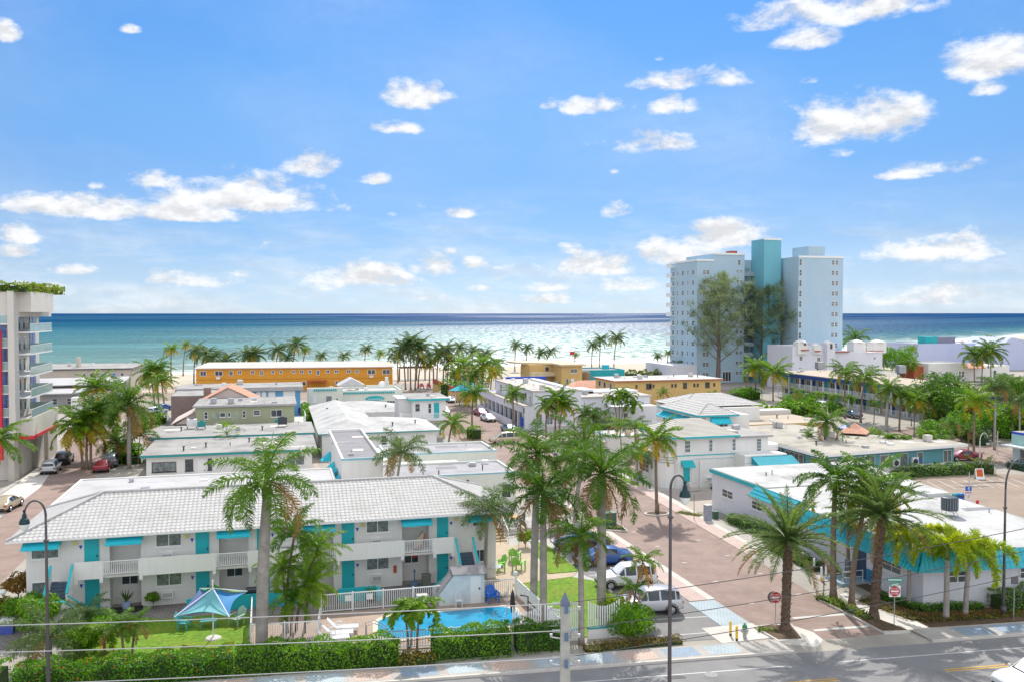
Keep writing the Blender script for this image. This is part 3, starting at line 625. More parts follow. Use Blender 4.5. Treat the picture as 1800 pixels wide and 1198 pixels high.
for y,y2 in ((51.4,51.9),(48.7,49.0),(55.2,55.6),(61.5,61.9),(68,68.4)):
    struct('bay_line',MB().prism([(22.9,y2),(22.9,y2+.1),(27.5,y+.1),(27.5,y)],.02,.024),PAINT)
for x,y in ((22.6,53.6),(22.9,57.6),(23.0,64),(23.1,70.5)):
    s=struct('wheel_stop',MB().box(x,x+.18,y,y+1.9,.02,.16),CONCL)
struct('lot_beside_street',MB().prism([(16.8,60),(16.9,79.6),(27.5,79.6),(27.5,60)],0,.006),CONC)
# street paint: small dashes and bay ticks
random.seed(3)
for i in range(9):
    for x in (31.3,35.6):
        y=53+i*5.1+(.9 if x>33 else 0)
        struct('bay_tick',MB().box(x,x+.42,y,y+.12,.012,.016),PAINT)
for x0,y0,x1,y1 in ((31.2,66,36.3,60),(31.3,58,36.4,66)):
    pass
for x,y in ((30.7,49.6),(30.7,47.3)):
    struct('stop_line',MB().prism([(32.6,y),(37.9,y-.35),(37.9,y-.05),(32.6,y+.3)],.012,.016),PAINT)
for i in range(11):
    y=99.5+i*2.0; struct('bay_line',MB().prism([(-29.2,y+1.2),(-29.2,y+1.32),(-26.5,y+.12),(-26.5,y)],.016,.02),PAINT)
struct('edge_line',MB().prism([(-26.5,97),(-26.35,97),(-28.2,128),(-28.35,128)],.016,.02),PAINT)
for i in range(9):
    x=73+i*1.6*1.0; y=86.7-i*.15
    struct('bay_line',MB().prism([(x,y),(x+.1,y),(x-1.6,y-4.6),(x-1.7,y-4.6)],.02,.024),PAINT)
for px_,py_ in ((1392,1171),(1250,1185)):
    x,y=at(px_,py_); struct('manhole_cover',MB().cyl(x,y,.008,.02,.38,20),mat('cast_iron_cover',(.22,.22,.22),.6,.2,6))
TS=mat('oil_stained_asphalt',(.12,.12,.125),.85,.2,1.5)
rg9=random.Random(4)
for i in range(16):
    x=rg9.uniform(-12,60); o_=rg9.choice((-2.4,-6.2,-9)); l=rg9.uniform(.5,2.4); y=KX(x)+o_+rg9.uniform(-.3,.3)
    struct('asphalt_patch',MB().prism([(x,y),(x+l,y-.085*l),(x+l*1.02,y+.35-.085*l),(x+l*.4,y+.5),(x-.1,y+.3)],.008,.0115),TS)
CRK=mat('wet_tar_patch',(.05,.05,.055),.5,.2,3)
for px,py,l in ((1735,848,2.6),(1755,847,1.2),(1712,855,2.4),(1700,850,1.2)):
    x,y=at(px,py); struct('tar_patch',MB().prism([(x-l,y+.6),(x,y+.3),(x+l,y-.3),(x+l*.4,y-.35),(x-l*.6,y+.1)],.02,.025),CRK)
# pool
POOLW=mat('pool_water',(.015,.30,.52),.06,.12,.8,.5,1.2,spec=.5); POOLT=mat('pool_coping',(.62,.52,.42),.8,.08,2)
cx=sum(p[0] for p in MOUTH)/8; cy=sum(p[1] for p in MOUTH)/8
outer=[(cx+(p[0]-cx)*1.07,cy+(p[1]-cy)*1.16) for p in MOUTH]
pt=thing('swimming_pool','round-cornered swimming pool with blue water behind the hedge','pool',(cx,cy,0))
MB().prism(outer,.0,.10).build('coping',POOLT,pt); MB().prism(MOUTH,.10,.108).build('water',POOLW,pt)
b=MB()
for i in range(3):
    r=.45+i*.4; b.tube([(14.9-r*math.cos(a)*1.0,55.1+r*math.sin(a)*.9,.115+0*i) for a in [math.pi*(-.35+.07*k) for k in range(11)]],.025,5)
b.build('steps',mat('pale_pool_step',(.16,.42,.52),.5,.1,3),pt)
# ================================================================ BUILDINGS
Y=63.3
def mx(px,y=Y): return xat(px,y,1000)
# ---- front motel
mo=thing('motel','long two-storey white motel with white barrel-tile roof and turquoise doors behind the pool','building',(0,67.3,0))
ZF=2.72
b=MB(); XL,XR=-16.04,15.9
recs=[(-10.96,-9.0),(-3.96,-1.99),(1.82,3.85),(8.81,10.79)]
xs=[XL]+[v for r in recs for v in r]+[XR]
for i in range(0,len(xs),2): b.box(xs[i],xs[i+1],Y,71.2,0,5.25)
for r in recs: b.box(r[0],r[1],Y+1.1,71.2,0,5.25)
b.build('wall',WH,mo)
b=MB(); b.box(-12.85,12.4,61.95,Y-.003,ZF-.16,ZF)
for r in recs: b.box(r[0]+.003,r[1]-.003,Y,Y+1.097,ZF-.16,ZF)
b.build('gallery_floor',CONCL,mo)
for a,c in ((-12.83,-11.15),(-8.9,-4.1),(-1.95,1.9),(4.0,8.72),(10.88,12.4)):
    b=MB(); b.box(a,c,61.85,61.95,ZF-.16,ZF+1.0); b.build('parapet',WH,mo)
    b=MB(); b.box(a-.02,a+.2,61.83,62.06,ZF-.42,ZF+.55); b.box(c-.2,c+.02,61.83,62.06,ZF-.42,ZF+.55); b.build('bracket',WH,mo)
for r in ((-11.15,-8.9),(-4.1,-1.95),(1.9,4.0),(8.72,10.88)): rail(mo,'S',61.95,r[0]+.04,r[1]-.04,ZF,.95,.12)
hipr=hip(mo,-16.95,16.75,62.35,72.3,5.25,7.2,TILEW,'x')
b=MB(); b.box(-16.97,16.77,62.33,62.38,5.12,5.27); b.box(-16.97,-16.93,62.38,72.3,5.12,5.27); b.box(16.73,16.77,62.38,72.3,5.12,5.27); b.build('gutter',WP,mo)
b=MB(); b.box(-16.9,16.7,62.4,Y,5.1,5.13); b.build('soffit',WP,mo)
for lo,hi in ((-15.74,-14.03),):
    win(mo,'S',Y,lo,hi,3.75,4.6,2,1,gl=GLC); win(mo,'S',Y,lo,hi,1.1,2.25,2,1,gl=GLC)
for lo,hi in ((-8.06,-6.38),(-.1,1.25),(6.18,7.85)):
    win(mo,'S',Y,lo,hi,4.05,5.0,2,1,gl=GLC); win(mo,'S',Y,lo,hi,1.33,2.28,2,1,gl=GLC)
    ac_unit(mo,'S',Y,(lo+hi)/2-.1,3.42); ac_unit(mo,'S',Y,(lo+hi)/2-.1,.76)
win(mo,'S',Y,14.07,15.2,4.05,4.9,2,1); win(mo,'S',Y,14.07,15.2,1.33,2.3,2,1)
for (a,c) in ((-10.43,-9.32),(-3.55,-2.41),(2.2,3.4),(9.1,10.2)):
    win(mo,'S',Y+1.1,a,c,4.1,4.95,2,1); win(mo,'S',Y+1.1,a,c,1.3,2.3,2,1)
for a,c in ((-12.51,-11.6),(-5.49,-4.6),(-1.42,-.58),(4.45,5.34),(11.39,12.24)):
    door(mo,'S',Y,a,c,ZF,5.0); door(mo,'S',Y,a,c,.1,2.36)
    for z in (ZF,.1):
        s=-1 if a<0 and a!=-1.42 else 1
        x=(a-.22) if s<0 else c+.22
        b=MB(); b.add([(x-.11,Y-.02,z+1.75),(x-.05,Y-.02,z+1.8),(x,Y-.02,z+1.76),(x+.05,Y-.02,z+1.8),(x+.11,Y-.02,z+1.75),(x,Y-.02,z+1.5)],[(0,5,4,3,2,1)])
        b.build('heart_badge',ROYAL,mo)
    x=(a-.55) if s<0 else c+.6
    b=MB(); b.fb('S',Y,x-.13,x+.13,0,.09,4.55,4.8); b.build('wall_light',mat('cream_lamp_glass',(.65,.58,.25),.4),mo)
for a,c in ((-16.1,-13.85),(-11.06,-8.82),(-4.05,-1.85),(1.7,3.95),(8.7,10.9),(13.5,15.3)): awning(mo,'S',Y-.05,a,c,4.58,5.12,1.0)
# red neon sign in the office window
def text(body,size,loc,rot,m,par=None,name='lettering',ext=.006,ax='CENTER'):
    cu=bpy.data.curves.new(name,'FONT'); cu.body=body; cu.size=size; cu.extrude=ext; cu.align_x=ax; cu.align_y='CENTER'; cu.resolution_u=2
    o=bpy.data.objects.new('tmp',cu); col.objects.link(o)
    dg=bpy.context.evaluated_depsgraph_get(); me=bpy.data.meshes.new_from_object(o.evaluated_get(dg)); bpy.data.objects.remove(o)
    me.materials.clear(); me.materials.append(m); ob=bpy.data.objects.new(name,me); col.objects.link(ob)
    ob.rotation_euler=rot
    if par is not None:
        l=root_loc(par); ob.parent=par; loc=(loc[0]-l[0],loc[1]-l[1],loc[2]-l[2])
    ob.location=loc; return ob
NEON=mat('red_sign_face',(.7,.02,.02),.4,.02,1)
b=MB(); b.fb('S',Y+1.1,9.7,10.1,.03,.06,1.75,2.15); ns=b.build('window_sign',NEON,mo); b=MB()
for i in range(3): b.fb('S',Y+1.1,9.74+i*.12,9.82+i*.12,.06,.065,1.88,2.02)
b.build('letters',mat('pale_red_letters',(.8,.25,.22),.5),ns)
b=MB(); b.fb('S',Y,8.15,8.4,0,.05,1.0,1.55); b.build('notice_board',RUST,mo)
# low turquoise walls in front
for a,c,yy in ((-5.9,1.2,61.0),(4.0,6.6,60.6)):
    b=MB(); b.box(a,c,yy,yy+.12,.03,.98); 
    if a>0: b.tube([(c,yy+.06,.3),(c+.35,yy+.06,.3)],[.66,.5],10)
    w_=b.build('garden_wall',TEAL); tag(w_,('long low turquoise wall under the motel gallery behind the shade sail' if a<0 else 'short low turquoise wall with rounded end by the pool fence'),'wall')
# staircases: upper flight, half landing, lower flight turning to the middle
def stairs(x0,x1,side,label):
    t=thing('staircase',label,'stairs',((x0+x1)/2,60.5,0))
    b=MB(); n=8
    for i in range(n):
        z=ZF-.17*(i+1); y=61.85-.22*i; b.box(x0+.12,x1-.12,y-.22,y,z-.2,z)
    zl=ZF-.17*8; yl=61.85-.22*8
    b.box(x0,x1,yl-1.05,yl,zl-.2,zl)
    for i in range(7):
        z=zl-.19*(i+1); xx=(x1 if side>0 else x0)+side*.24*i
        b.box(xx,xx+side*.24,yl-1.0,yl-.05,max(0,z-.3),z)
    b.build('steps',mat('blue_grey_stair_tile',(.09,.13,.17),.8,.25,4),t)
    b=MB(); bo=MB()
    for xx in (x0,x1):
        bo=MB(); vs=[(xx,61.85,ZF-.5),(xx,61.85,ZF+.85),(xx,yl,zl+.85),(xx,yl,zl-.4)]
        b.add(vs+[(v[0]+.12*(1 if xx==x0 else -1),v[1],v[2]) for v in vs],[(0,1,2,3),(7,6,5,4),(1,5,6,2),(0,3,7,4),(0,4,5,1),(2,6,7,3)])
        bo.box(xx-.03,xx+.15 if xx==x0 else xx+.03,0,0.01,0,.01) if False else None
        xa,xb=(xx-.02,xx+.14) if xx==x0 else (xx-.14,xx+.02)
        bo.add([(xa,61.85,ZF+.86),(xb,61.85,ZF+.86),(xb,yl,zl+.86),(xa,yl,zl+.86),(xa,61.85,ZF+.93),(xb,61.85,ZF+.93),(xb,yl,zl+.93),(xa,yl,zl+.93)],[(0,3,2,1),(4,5,6,7),(0,1,5,4),(2,3,7,6),(1,2,6,5),(3,0,4,7)]); bo.build('coping',TEAL,t)
    bo=MB(); b.box(x0,x1,yl-1.17,yl-1.05,0,zl+.72); 
    xo=x0 if side>0 else x1-.12
    b.box(xo,xo+.12,yl-1.05,yl,0,zl+.72)
    bo.box(x0-.02,x1+.02,yl-1.19,yl-1.03,zl+.72,zl+.79); bo.box(xo-.02,xo+.14,yl-1.03,yl,zl+.72,zl+.79)
    xs_=x1 if side>0 else x0; bo.build('coping',TEAL,t)
    for yy in (yl-1.17,yl-.05):
        vs=[(xs_,yy,0),(xs_,yy,zl+.72),(xs_+side*1.9,yy,.75),(xs_+side*1.9,yy,0)]
        b.add(vs+[(v[0],v[1]+.12,v[2]) for v in vs],[(0,1,2,3),(7,6,5,4),(1,5,6,2),(0,4,5,1),(2,6,7,3)])
        bo=MB(); vs=[(xs_,yy-.02,zl+.725),(xs_+side*1.9,yy-.02,.755)]
        bo.add([vs[0],vs[1],(vs[1][0],yy+.14,vs[1][2]),(vs[0][0],yy+.14,vs[0][2])]+[(v[0],v[1],v[2]+.06) for v in (vs[0],vs[1],(vs[1][0],yy+.14,vs[1][2]),(vs[0][0],yy+.14,vs[0][2]))],[(0,1,2,3),(4,7,6,5),(0,4,5,1),(1,5,6,2),(2,6,7,3)]); bo.build('coping',TEAL,t)
    b.build('side_wall',WH,t); return t
stairs(-14.3,-12.9,1,'outside stair with white walls and turquoise copings at the left end of the motel')
stairs(12.45,13.85,-1,'outside stair with turquoise copings above the little storage shed')
# shed under the right stair
sh=thing('storage_shed','small white wooden shed with grey felt roof and narrow door beside the pool','shed',(12.6,58.4,0))
b=MB(); b.prism([(11.6,58.0),(13.75,58.0),(13.75,58.85),(11.6,58.85)],0,2.1)
b.add([(10.6,58.0,0),(11.6,58.0,0),(11.6,58.0,2.1),(10.6,58.0,.9),(10.6,58.85,0),(11.6,58.85,0),(11.6,58.85,2.1),(10.6,58.85,.9)],[(0,1,2,3),(7,6,5,4),(3,2,6,7),(0,3,7,4)])
b.build('wall',mat('pale_blue_white_boards',(.62,.68,.70),.8,.12,1.5),sh)
b=MB(); b.add([(11.5,57.85,2.12),(13.95,57.8,2.05),(13.95,58.9,2.4),(11.5,58.9,2.4),(11.5,57.85,2.17),(13.95,57.8,2.1),(13.95,58.9,2.45),(11.5,58.9,2.45)],[(0,3,2,1),(4,5,6,7),(0,1,5,4),(1,2,6,5),(3,0,4,7)])
b.add([(10.5,57.9,.88),(11.52,57.9,2.14),(11.52,58.9,2.3),(10.5,58.9,.9)],[(0,1,2,3)])
b.build('roof',RDK,sh); d=door(sh,'S',58.0,12.75,13.5,.05,1.95,WP)
# ---- white flat building behind (B)
fb=flat('annex_building','low white flat-roofed annex directly behind the motel tile roof','building',-17.4,5.0,75.0,88,4.6,WH,RLIL,.12,None,.25)
for a in (-15,-9,-3): 
    b=MB(); b.cyl(a,79,4.4,4.85,.07,8); b.build('vent_pipe',GALV,fb)
b=MB(); b.box(-17.68,5.28,74.70,74.745,4.42,4.62); b.build('fascia',TEALD,fb)
# ---- low grey buildings F
def vents(t,pts,z,m=None):
    for x,y in pts:
        b=MB(); b.cyl(x,y,z-.1,z+.45,.09,8); b.cyl(x,y,z+.45,z+.55,.17,8); b.build('roof_vent',m or DKM,t)
f1=flat('motel_wing','low off-white building with patchy grey flat roof and long dark window left of the alley','building',-15.0,4.2,110.6,122.6,3.25,WH,RG,0,TEALD,.6,.28)
x0=mx(265,110.6)
win(f1,'S',110.6,xat(264,110.6),xat(307,110.6),1.1,2.3,4,1,fr=DKM,gl=GLC); win(f1,'S',110.6,xat(323,110.6),xat(337,110.6),1.1,2.5,2,2,fr=DKM)
win(f1,'S',110.6,xat(363,110.6),xat(370,110.6),1.1,2.5,1,1,fr=DKM); win(f1,'S',110.6,xat(502,110.6),xat(534,110.6),1.2,2.4,2,1,fr=WP,gl=GLC)
door(f1,'S',110.6,xat(345,110.6),xat(359,110.6),.1,2.35,WP)
vents(f1,[(-8.6,114.8),(1,114),(-3.5,118),(-11,112.5)],3.3)
f2=flat('motel_wing','low off-white building with stained grey roof and teal edge in front of the olive house','building',-16.0,4.6,124.2,135.8,3.45,WH,RG,0,TEALD,.5,.28)
vents(f2,[(-13,130),(-2,128),(-7.5,132)],3.5)
def rooftop_ac(loc,label,s=1.,m=None,legs=True,parent=None):
    t=thing('rooftop_unit',label,'air conditioner',loc)
    b=MB(); b.box(-.6*s,.6*s,-.4*s,.4*s,.35,1.25*s); b.build('casing',m or GALV,t,world=False)
    b=MB(); b.cyl(0,0,1.25*s,1.32*s,.3*s,12); b.build('fan',DKM,t,world=False)
    b=MB()
    for i in (-1,1):
        for j in (-1,1): b.box(i*.55*s-.03,i*.55*s+.03,j*.35*s-.03,j*.35*s+.03,0,.35)
    b.build('stand',DKM,t,world=False); return t
rooftop_ac((-11.8,132.5,3.45),'pale boxy unit on legs at the left of the low stained grey roof',1.1,WP)
rooftop_ac((-10.4,131.5,3.45),'teal-painted air conditioner next to the pale unit on the stained grey roof',.9,TEALD)
rooftop_ac((.8,131.5,3.45),'dark angled air conditioner near the right end of the stained grey roof',1.1,DKM)
# ---- olive building
ol=flat('apartment_building','olive green two-storey house with weathered flat roof','building',-11.8,2.6,138.3,150,6.1,OLIVE,RG,0,GREYW,.35,.25)
for p0,p1,za,zb,n,k in ((357.5,364,4.1,5.2,1,2),(385,395,4.3,5.0,1,1),(399,404,4.3,5.0,1,1),(425,431,4.1,5.2,1,2),(444,456,4.4,5.2,1,2),(475,495,4.1,5.2,2,1),):
    win(ol,'S',138.3,xat(p0,138.3),xat(p1,138.3),za,zb,n,k)
MURB=mat('mural_grey_green_paint',(.34,.38,.30),.8,.5,.7)
b=MB(); b.fb('S',138.3,xat(370,138.3),xat(384,138.3),.002,.012,3.9,5.0); b.build('mural',MURB,ol); b=MB(); b.fb('S',138.3,xat(406,138.3),xat(418,138.3),.002,.012,3.9,5.0); b.build('mural',MURB,ol)
b=MB(); b.tube([(-8.9+.5*math.cos(a)*.9,138.26,2.75+.55*math.sin(a)) for a in [k*.5 for k in range(10)]],[.16,.2,.22,.16,.12,.14,.16,.14,.1,.06],6); b.build('mural',mat('mural_white_paint',(.62,.62,.55),.8),ol)
b=MB(); b.fb('S',138.3,xat(482,138.3),xat(497,138.3),.002,.02,2.4,3.7); b.build('mural',TEALW,ol)
b=MB()
for i in range(9): b.box(-10.8+i*1.5,-10.75+i*1.5,138.5,149.5,6.1,6.16)
b.build('roof_batten',RG,ol)
tr=thing('terrace','raised white-railed terrace on the right of the olive house','terrace',(3.6,139,0))
MB().box(2.65,4.5,138.3,146,0,3.1).build('deck',CREAM,tr); rail(tr,'S',138.4,2.7,4.4,3.1,1.,.15); rail(tr,'E',4.4,138.4,146,3.1,1.,.2)
um=thing('closed_parasol','closed dark blue parasol on the terrace beside the olive house','parasol',(3.5,141,3.1))
b=MB(); b.cyl(0,0,0,2.1,.03,6); b.build('pole',WP,um,world=False)
b=MB(); b.lathe(0,0,[(.02,2.2),(.22,1.9),(.28,1.3),(.14,.9),(.06,.8)],10); b.build('canopy',mat('dark_blue_fabric',(.03,.04,.16),.8),um,world=False)
# ---- brick + gable house
BRK=patmat('grey_brown_brick',(.25,.17,.15),(.20,.14,.13),'wall',3,.9,(.3,.27,.25),.03,.15,.25,.5)
bk=thing('brick_building','brown brick block with a square chimney beyond the stained grey roof','building',(-14,165,0))
MB().box(-17.6,-9.5,160,170.2,0,5.6).build('wall',BRK,bk); MB().box(-17.6,-9.5,160,170.2,5.603,5.75).build('roof',RG,bk)
MB().box(-12.2,-11.0,159,159.95,0,7.1).build('chimney',BRK,bk)
gh=thing('gabled_house','pale pink house with peach tiled gable roof between the brick block and the blue building','house',(-7.5,153,0))
b=MB(); b.box(-11.9,-3.6,150.8,160-.01,0,5.6); b.box(-15.2,-12.0,140,150,0,3.2); b.build('wall',PINK,gh)
b=MB(); b.add([(-12.2,150.5,5.5),(-7.6,150.5,7.6),(-3.2,150.5,5.5)],[(0,2,1)]); b.build('gable',PINK,gh)
b=MB()
for s in (-1,1):
    xe=-7.6+s*4.7
    tiles(b,(xe,150.2 if s>0 else 160,5.35),(xe,160 if s>0 else 150.2,5.35),(-7.6,160 if s>0 else 150.2,7.75),(-7.6,150.2 if s>0 else 160,7.75),.5,.6,.06,.05,4)
    b.add([(xe,150.2,5.33),(xe,160,5.33),(-7.6,160,7.72),(-7.6,150.2,7.72)],[(0,1,2,3)])
b.build('roof',TILEP,gh)
b=MB(); b.add([(-15.5,139.8,3.1),(-11.9,139.8,5.0),(-11.9,150,5.0),(-15.5,150,3.1),(-15.5,139.8,3.25),(-11.9,139.8,5.15),(-11.9,150,5.15),(-15.5,150,3.25)],[(0,3,2,1),(4,5,6,7),(0,1,5,4),(3,0,4,7),(1,2,6,5),(2,3,7,6)]); b.add([(-15.2,140,3.0),(-12,140,3.0),(-12,140,4.9)],[(0,1,2)]); b.build('lean_to_roof',PINK,gh)
win(gh,'S',140,-14.4,-13.5,1.1,2.9,1,2)
# ---- blue building
bl=flat('apartment_building','bright sky-blue two-storey building with grey flat roof in front of the orange one','building',-17.6,4.4,171.5,182,6.0,BLUEW,RG,.0,GREYW,.5,.7)
for p0,p1,za,zb,n in ((316,323,3.9,5.0,1),(332,341,3.9,5.0,1),(356,362,3.9,5.0,1),(364,371,3.9,5.0,1),(450,457,3.8,5.1,1),(459,467,3.8,5.1,1),(471,483,3.8,5.1,1),(497,518,3.6,5.2,1)):
    win(bl,'S',171.5,xat(p0,171.5),xat(p1,171.5),za,zb,n,1,gl=(GLC if p0<400 else WP),small=True)
# ---- orange beach motel (rotated a little)
og=thing('apartment_building','long orange two-storey beach motel with pale roof','building',(0,0,0))
oy=lambda x: 236-.12*(x+20)
def ocol(px): # x on the slanted facade at pixel column
    r=ray(px,660); k=r[0]/r[1]; return k*(236-.12*20)/(1+.12*k)
xa,xb=ocol(349),ocol(694)
og.location=((xa+xb)/2,oy((xa+xb)/2)+5,0); og.rotation_euler=(0,0,math.atan(-.12))
hw=(xb-xa)/2*math.sqrt(1+.12**2)
MB().box(-hw,hw,-5,6,0,5.9).build('wall',ORANGE,og,world=False)
b=MB(); b.add([(-hw-.6,-5.6,5.9),(hw+.6,-5.6,5.9),(hw+.6,6.6,5.9),(-hw-.6,6.6,5.9),(-hw+2,.5,7.1),(hw-2,.5,7.1)],[(3,2,1,0),(0,1,5,4),(1,2,5),(2,3,4,5),(3,0,4)]); b.add([(-hw-.6,-5.65,5.75),(hw+.6,-5.65,5.75),(hw+.6,-5.65,5.98),(-hw-.6,-5.65,5.98)],[(0,1,2,3)])
b.build('roof',RTAN if False else mat('pale_peach_roof',(.62,.55,.50),.9,.1,.5,grime=.5,gcol=(.42,.36,.33)),og,world=False)
MB().box(-hw,hw,-5.04,-5.003,2.9,3.05).build('band',mat('dark_orange_band',(.5,.22,.03),.8),og,world=False)
def olx(px): return (ocol(px)-(xa+xb)/2)*math.sqrt(1+.12**2)
for p0,p1 in ((356,367),(382,396),(407,414),(422,429),(445,452),(461,467),(481,487),(495,501),(517,523),(531,538),(546,552),(560,566),(577,584),(592,599),(613,621),(628,635),(650,664),(676,690)):
    b=MB(); a,c=olx(p0),olx(p1); zt=5.2; zb=3.9 if (p1-p0)>9 or p0 in (407,461,560) else 4.35
    b.fb('S',-5,a,c,0,.08,zb,zt,0); b.fb('S',-5,a+.12,(a+c)/2-.05,.08,.09,zb+.12,zt-.1,1); b.fb('S',-5,(a+c)/2+.05,c-.12,.08,.09,zb+.12,zt-.1,1); b.build('window',[WP,GL],og,world=False)
for p0,p1 in ((535,542),(593,599),(612,620),(631,637)):
    b=MB(); a,c=olx(p0),olx(p1); b.fb('S',-5,a,c,0,.08,1.2,2.3,0); b.fb('S',-5,a+.12,c-.12,.08,.09,1.3,2.2,1); b.build('window',[WP,GL],og,world=False)
b=MB(); b.box(olx(546),olx(578),-8,-5.003,2.35,2.6); b.box(olx(547),olx(548.5),-7.9,-7.5,0,2.35); b.box(olx(575),olx(576.5),-7.9,-7.5,0,2.35); b.build('porch',RUST,og,world=False)
for p in (388,657):
    b=MB(); a=olx(p); b.box(a-.5,a+.5,-5.4,-5.003,3.1,3.65); b.build('air_conditioner',WP,og,world=False)
# ---- cream deco building with turquoise surfboard-shaped sign
kc=flat('art_deco_building','pale cream one-storey building with scalloped turquoise tile edge and oval sign','building',6.2,24.8,178.5,188,4.3,CREAM,RW,.35)
b=MB(); b.box(6.0,12.9,177.6,178.49,0,5.1); b.build('tower_block',CREAM,kc)
b=MB()
for x0,x1,yy,zz in ((7.3,12.0,177.6,4.75),(13.1,23.7,178.5,3.9)):
    n=int((x1-x0)/.42)
    for i in range(n):
        x=x0+i*.42; b.tube([(x,yy-.3,zz-.15),(x,yy-.02,zz+.08)],.15,6)
b.build('tile_edge',TEAL,kc)
b=MB(); ox=sum([xat(644,178.5),xat(673,178.5)])/2
pts=[]
for k in range(20):
    a=2*math.pi*k/20; pts.append((ox+2.0*math.cos(a),2.55+ (.62 if math.sin(a)>0 else .34)*math.sin(a)))
b.add([(p[0],178.42,p[1]) for p in pts]+[(p[0],178.49,p[1]) for p in pts],[tuple(range(20))]+[(i,20+i,20+(i+1)%20,(i+1)%20) for i in range(20)])
sg=b.build('oval_sign',TEAL,kc); b=MB()
for i in range(8):
    x=ox-1.35+i*.39; b.add([(x-.13,178.40,2.38),(x+.13,178.40,2.38),(x+.1,178.40,2.66),(x-.08,178.40,2.7)],[(0,1,2,3)])
b.build('letters',mat('pale_aqua_letters',(.5,.7,.72),.6),sg)
win(kc,'S',177.6,xat(549,177.6),xat(557,177.6),2.2,3.6,1,1,gl=WP); win(kc,'S',177.6,xat(572,177.6),xat(583,177.6),.5,3.5,1,2,gl=GLC); win(kc,'S',177.6,xat(589,177.6),xat(594,177.6),2.4,3.0,2,1,small=True)
win(kc,'S',178.5,xat(625,178.5),xat(639,178.5),.9,2.0,3,1,small=True); win(kc,'S',178.5,xat(679,178.5),xat(694,178.5),.9,2.1,3,1,small=True)
cs=MB(); 
for i in range(4): cs.box(7.6+i*1.15,8.5+i*1.15,179,181,4.35,4.45+.3)
tag(cs.build('skylight',DKM),'row of dark skylight boxes on the left roof of the cream building','skylight').parent=None
gz=thing('small_hut','grey-roofed little gabled hut behind the cream building','hut',(15.8,196,0))
MB().box(13.4,18.6,194,199,0,4.2).build('wall',CREAM,gz); b=MB(); b.add([(13,193.5,4.1),(19,193.5,4.1),(19,199.5,4.1),(13,199.5,4.1),(16,193.5,5.7),(16,199.5,5.7)],[(3,2,1,0),(0,4,5,3),(1,2,5,4),(0,1,4),(2,3,5)]); b.build('roof',mat('grey_metal_roof',(.5,.5,.52),.6,.1,1),gz)
bw=flat('garden_wall','pale green wall and service block right of the little grey-roofed hut','wall',19.4,27.5,196,197,3.9,CREAM,CREAM,.1)
tk=MB(); tk.lathe(xat(671,192),192,[(.85,0),(.85,4.4),(.6,4.9),(.05,5.1)],12); tag(tk.build('water_tank',WP),'rounded white tank beside the pale green service block','tank')
tk=MB(); tk.box(xat(676,193),xat(683,193),192.5,194,0,5.0); tk.box(xat(677,193),xat(682,193),192.7,193.8,5.0,5.9); tag(tk.build('service_tower',CREAM),'square pale green tower with blue cap next to the white tank','tower')
# ---- small two-storey L with roof and balcony
lb=flat('guest_house','small two-storey white block with grey roof, turquoise eaves and turquoise door above the street','building',20.9,26.3,137.8,147,6.4,WH,RG,0,TEAL,.6,.3)
MB().box(18.9,25.6,136.2,137.79,3.0,3.2).build('balcony_floor',WP,lb); rail(lb,'S',136.25,18.95,25.5,3.2,1.0,.16); rail(lb,'W',18.95,136.3,137.7,3.2,1.0,.16)
win(lb,'S',137.8,xat(729,137.8),xat(738,137.8),4.3,5.6,1,2); win(lb,'S',137.8,xat(752,137.8),xat(758,137.8),4.0,5.6,1,2); door(lb,'S',137.8,xat(762.5,137.8),xat(771.5,137.8),3.25,5.65)
b=MB(); b.box(19.0,20.89,140,145,0,6.2); b.box(18.7,20.8,139.6,145.3,6.203,6.35); b.build('stair_wing',WH,lb)
b=MB()
for i in range(12): b.box(18.7-.36*i,18.95-.36*i,136.3,137.2,3.0-.24*i,3.08-.24*i)
b.build('stair',WRAIL,lb)
for i,px in enumerate((716,733)):
    pass
# ---- white hip-roof motel D
dm=thing('motel_wing','white one-storey motel with joined white hip roofs in the middle of the block','building',(13,135,0))
b=MB(); b.box(6.0,22.0,122.2,133.5,0,3.4); b.box(6.0,12.5,133.5,158,0,3.4); b.box(12.5,21.5,146,157.5,0,3.4); b.build('wall',WH,dm); vents(dm,[(9,128),(16,124.5),(19.5,126),(12,152),(8,146),(18,149)],3.9)
r1=hip(dm,5.5,22.5,121.7,136.2,3.45,4.75,SLATR if False else RW,'x',tile=False,ins=7.2)
b=MB()
def hipshape(b,x0,x1,y0,y1,ze,zr,axis,ins):
    if axis=='x':
        ym=(y0+y1)/2; A=(x0,y0,ze);B=(x1,y0,ze);C=(x1,y1,ze);D=(x0,y1,ze);E=(x0+ins,ym,zr);G=(x1-ins,ym,zr); b.add([A,B,C,D,E,G],[(3,2,1,0),(0,1,5,4),(1,2,5),(2,3,4,5),(3,0,4)])
    else:
        xm=(x0+x1)/2; A=(x0,y0,ze);B=(x1,y0,ze);C=(x1,y1,ze);D=(x0,y1,ze);E=(xm,y0+ins,zr);G=(xm,y1-ins,zr); b.add([A,B,C,D,E,G],[(3,2,1,0),(0,1,4),(1,2,5,4),(2,3,5),(3,0,4,5)])
hipshape(b,5.45,14.2,121.65,159,3.46,4.9,'y',4.3); hipshape(b,5.6,22,146,158.8,3.455,4.8,'x',6.2); b.build('roof',RW,dm)
b=MB(); b.box(14.3,22.45,121.62,121.66,3.3,3.46); b.box(5.4,14.3,121.56,121.6,3.3,3.46); b.build('fascia',TEALD,dm)
win(dm,'S',122.2,xat(669,122.2),xat(679,122.2),1.4,2.9,1,3)
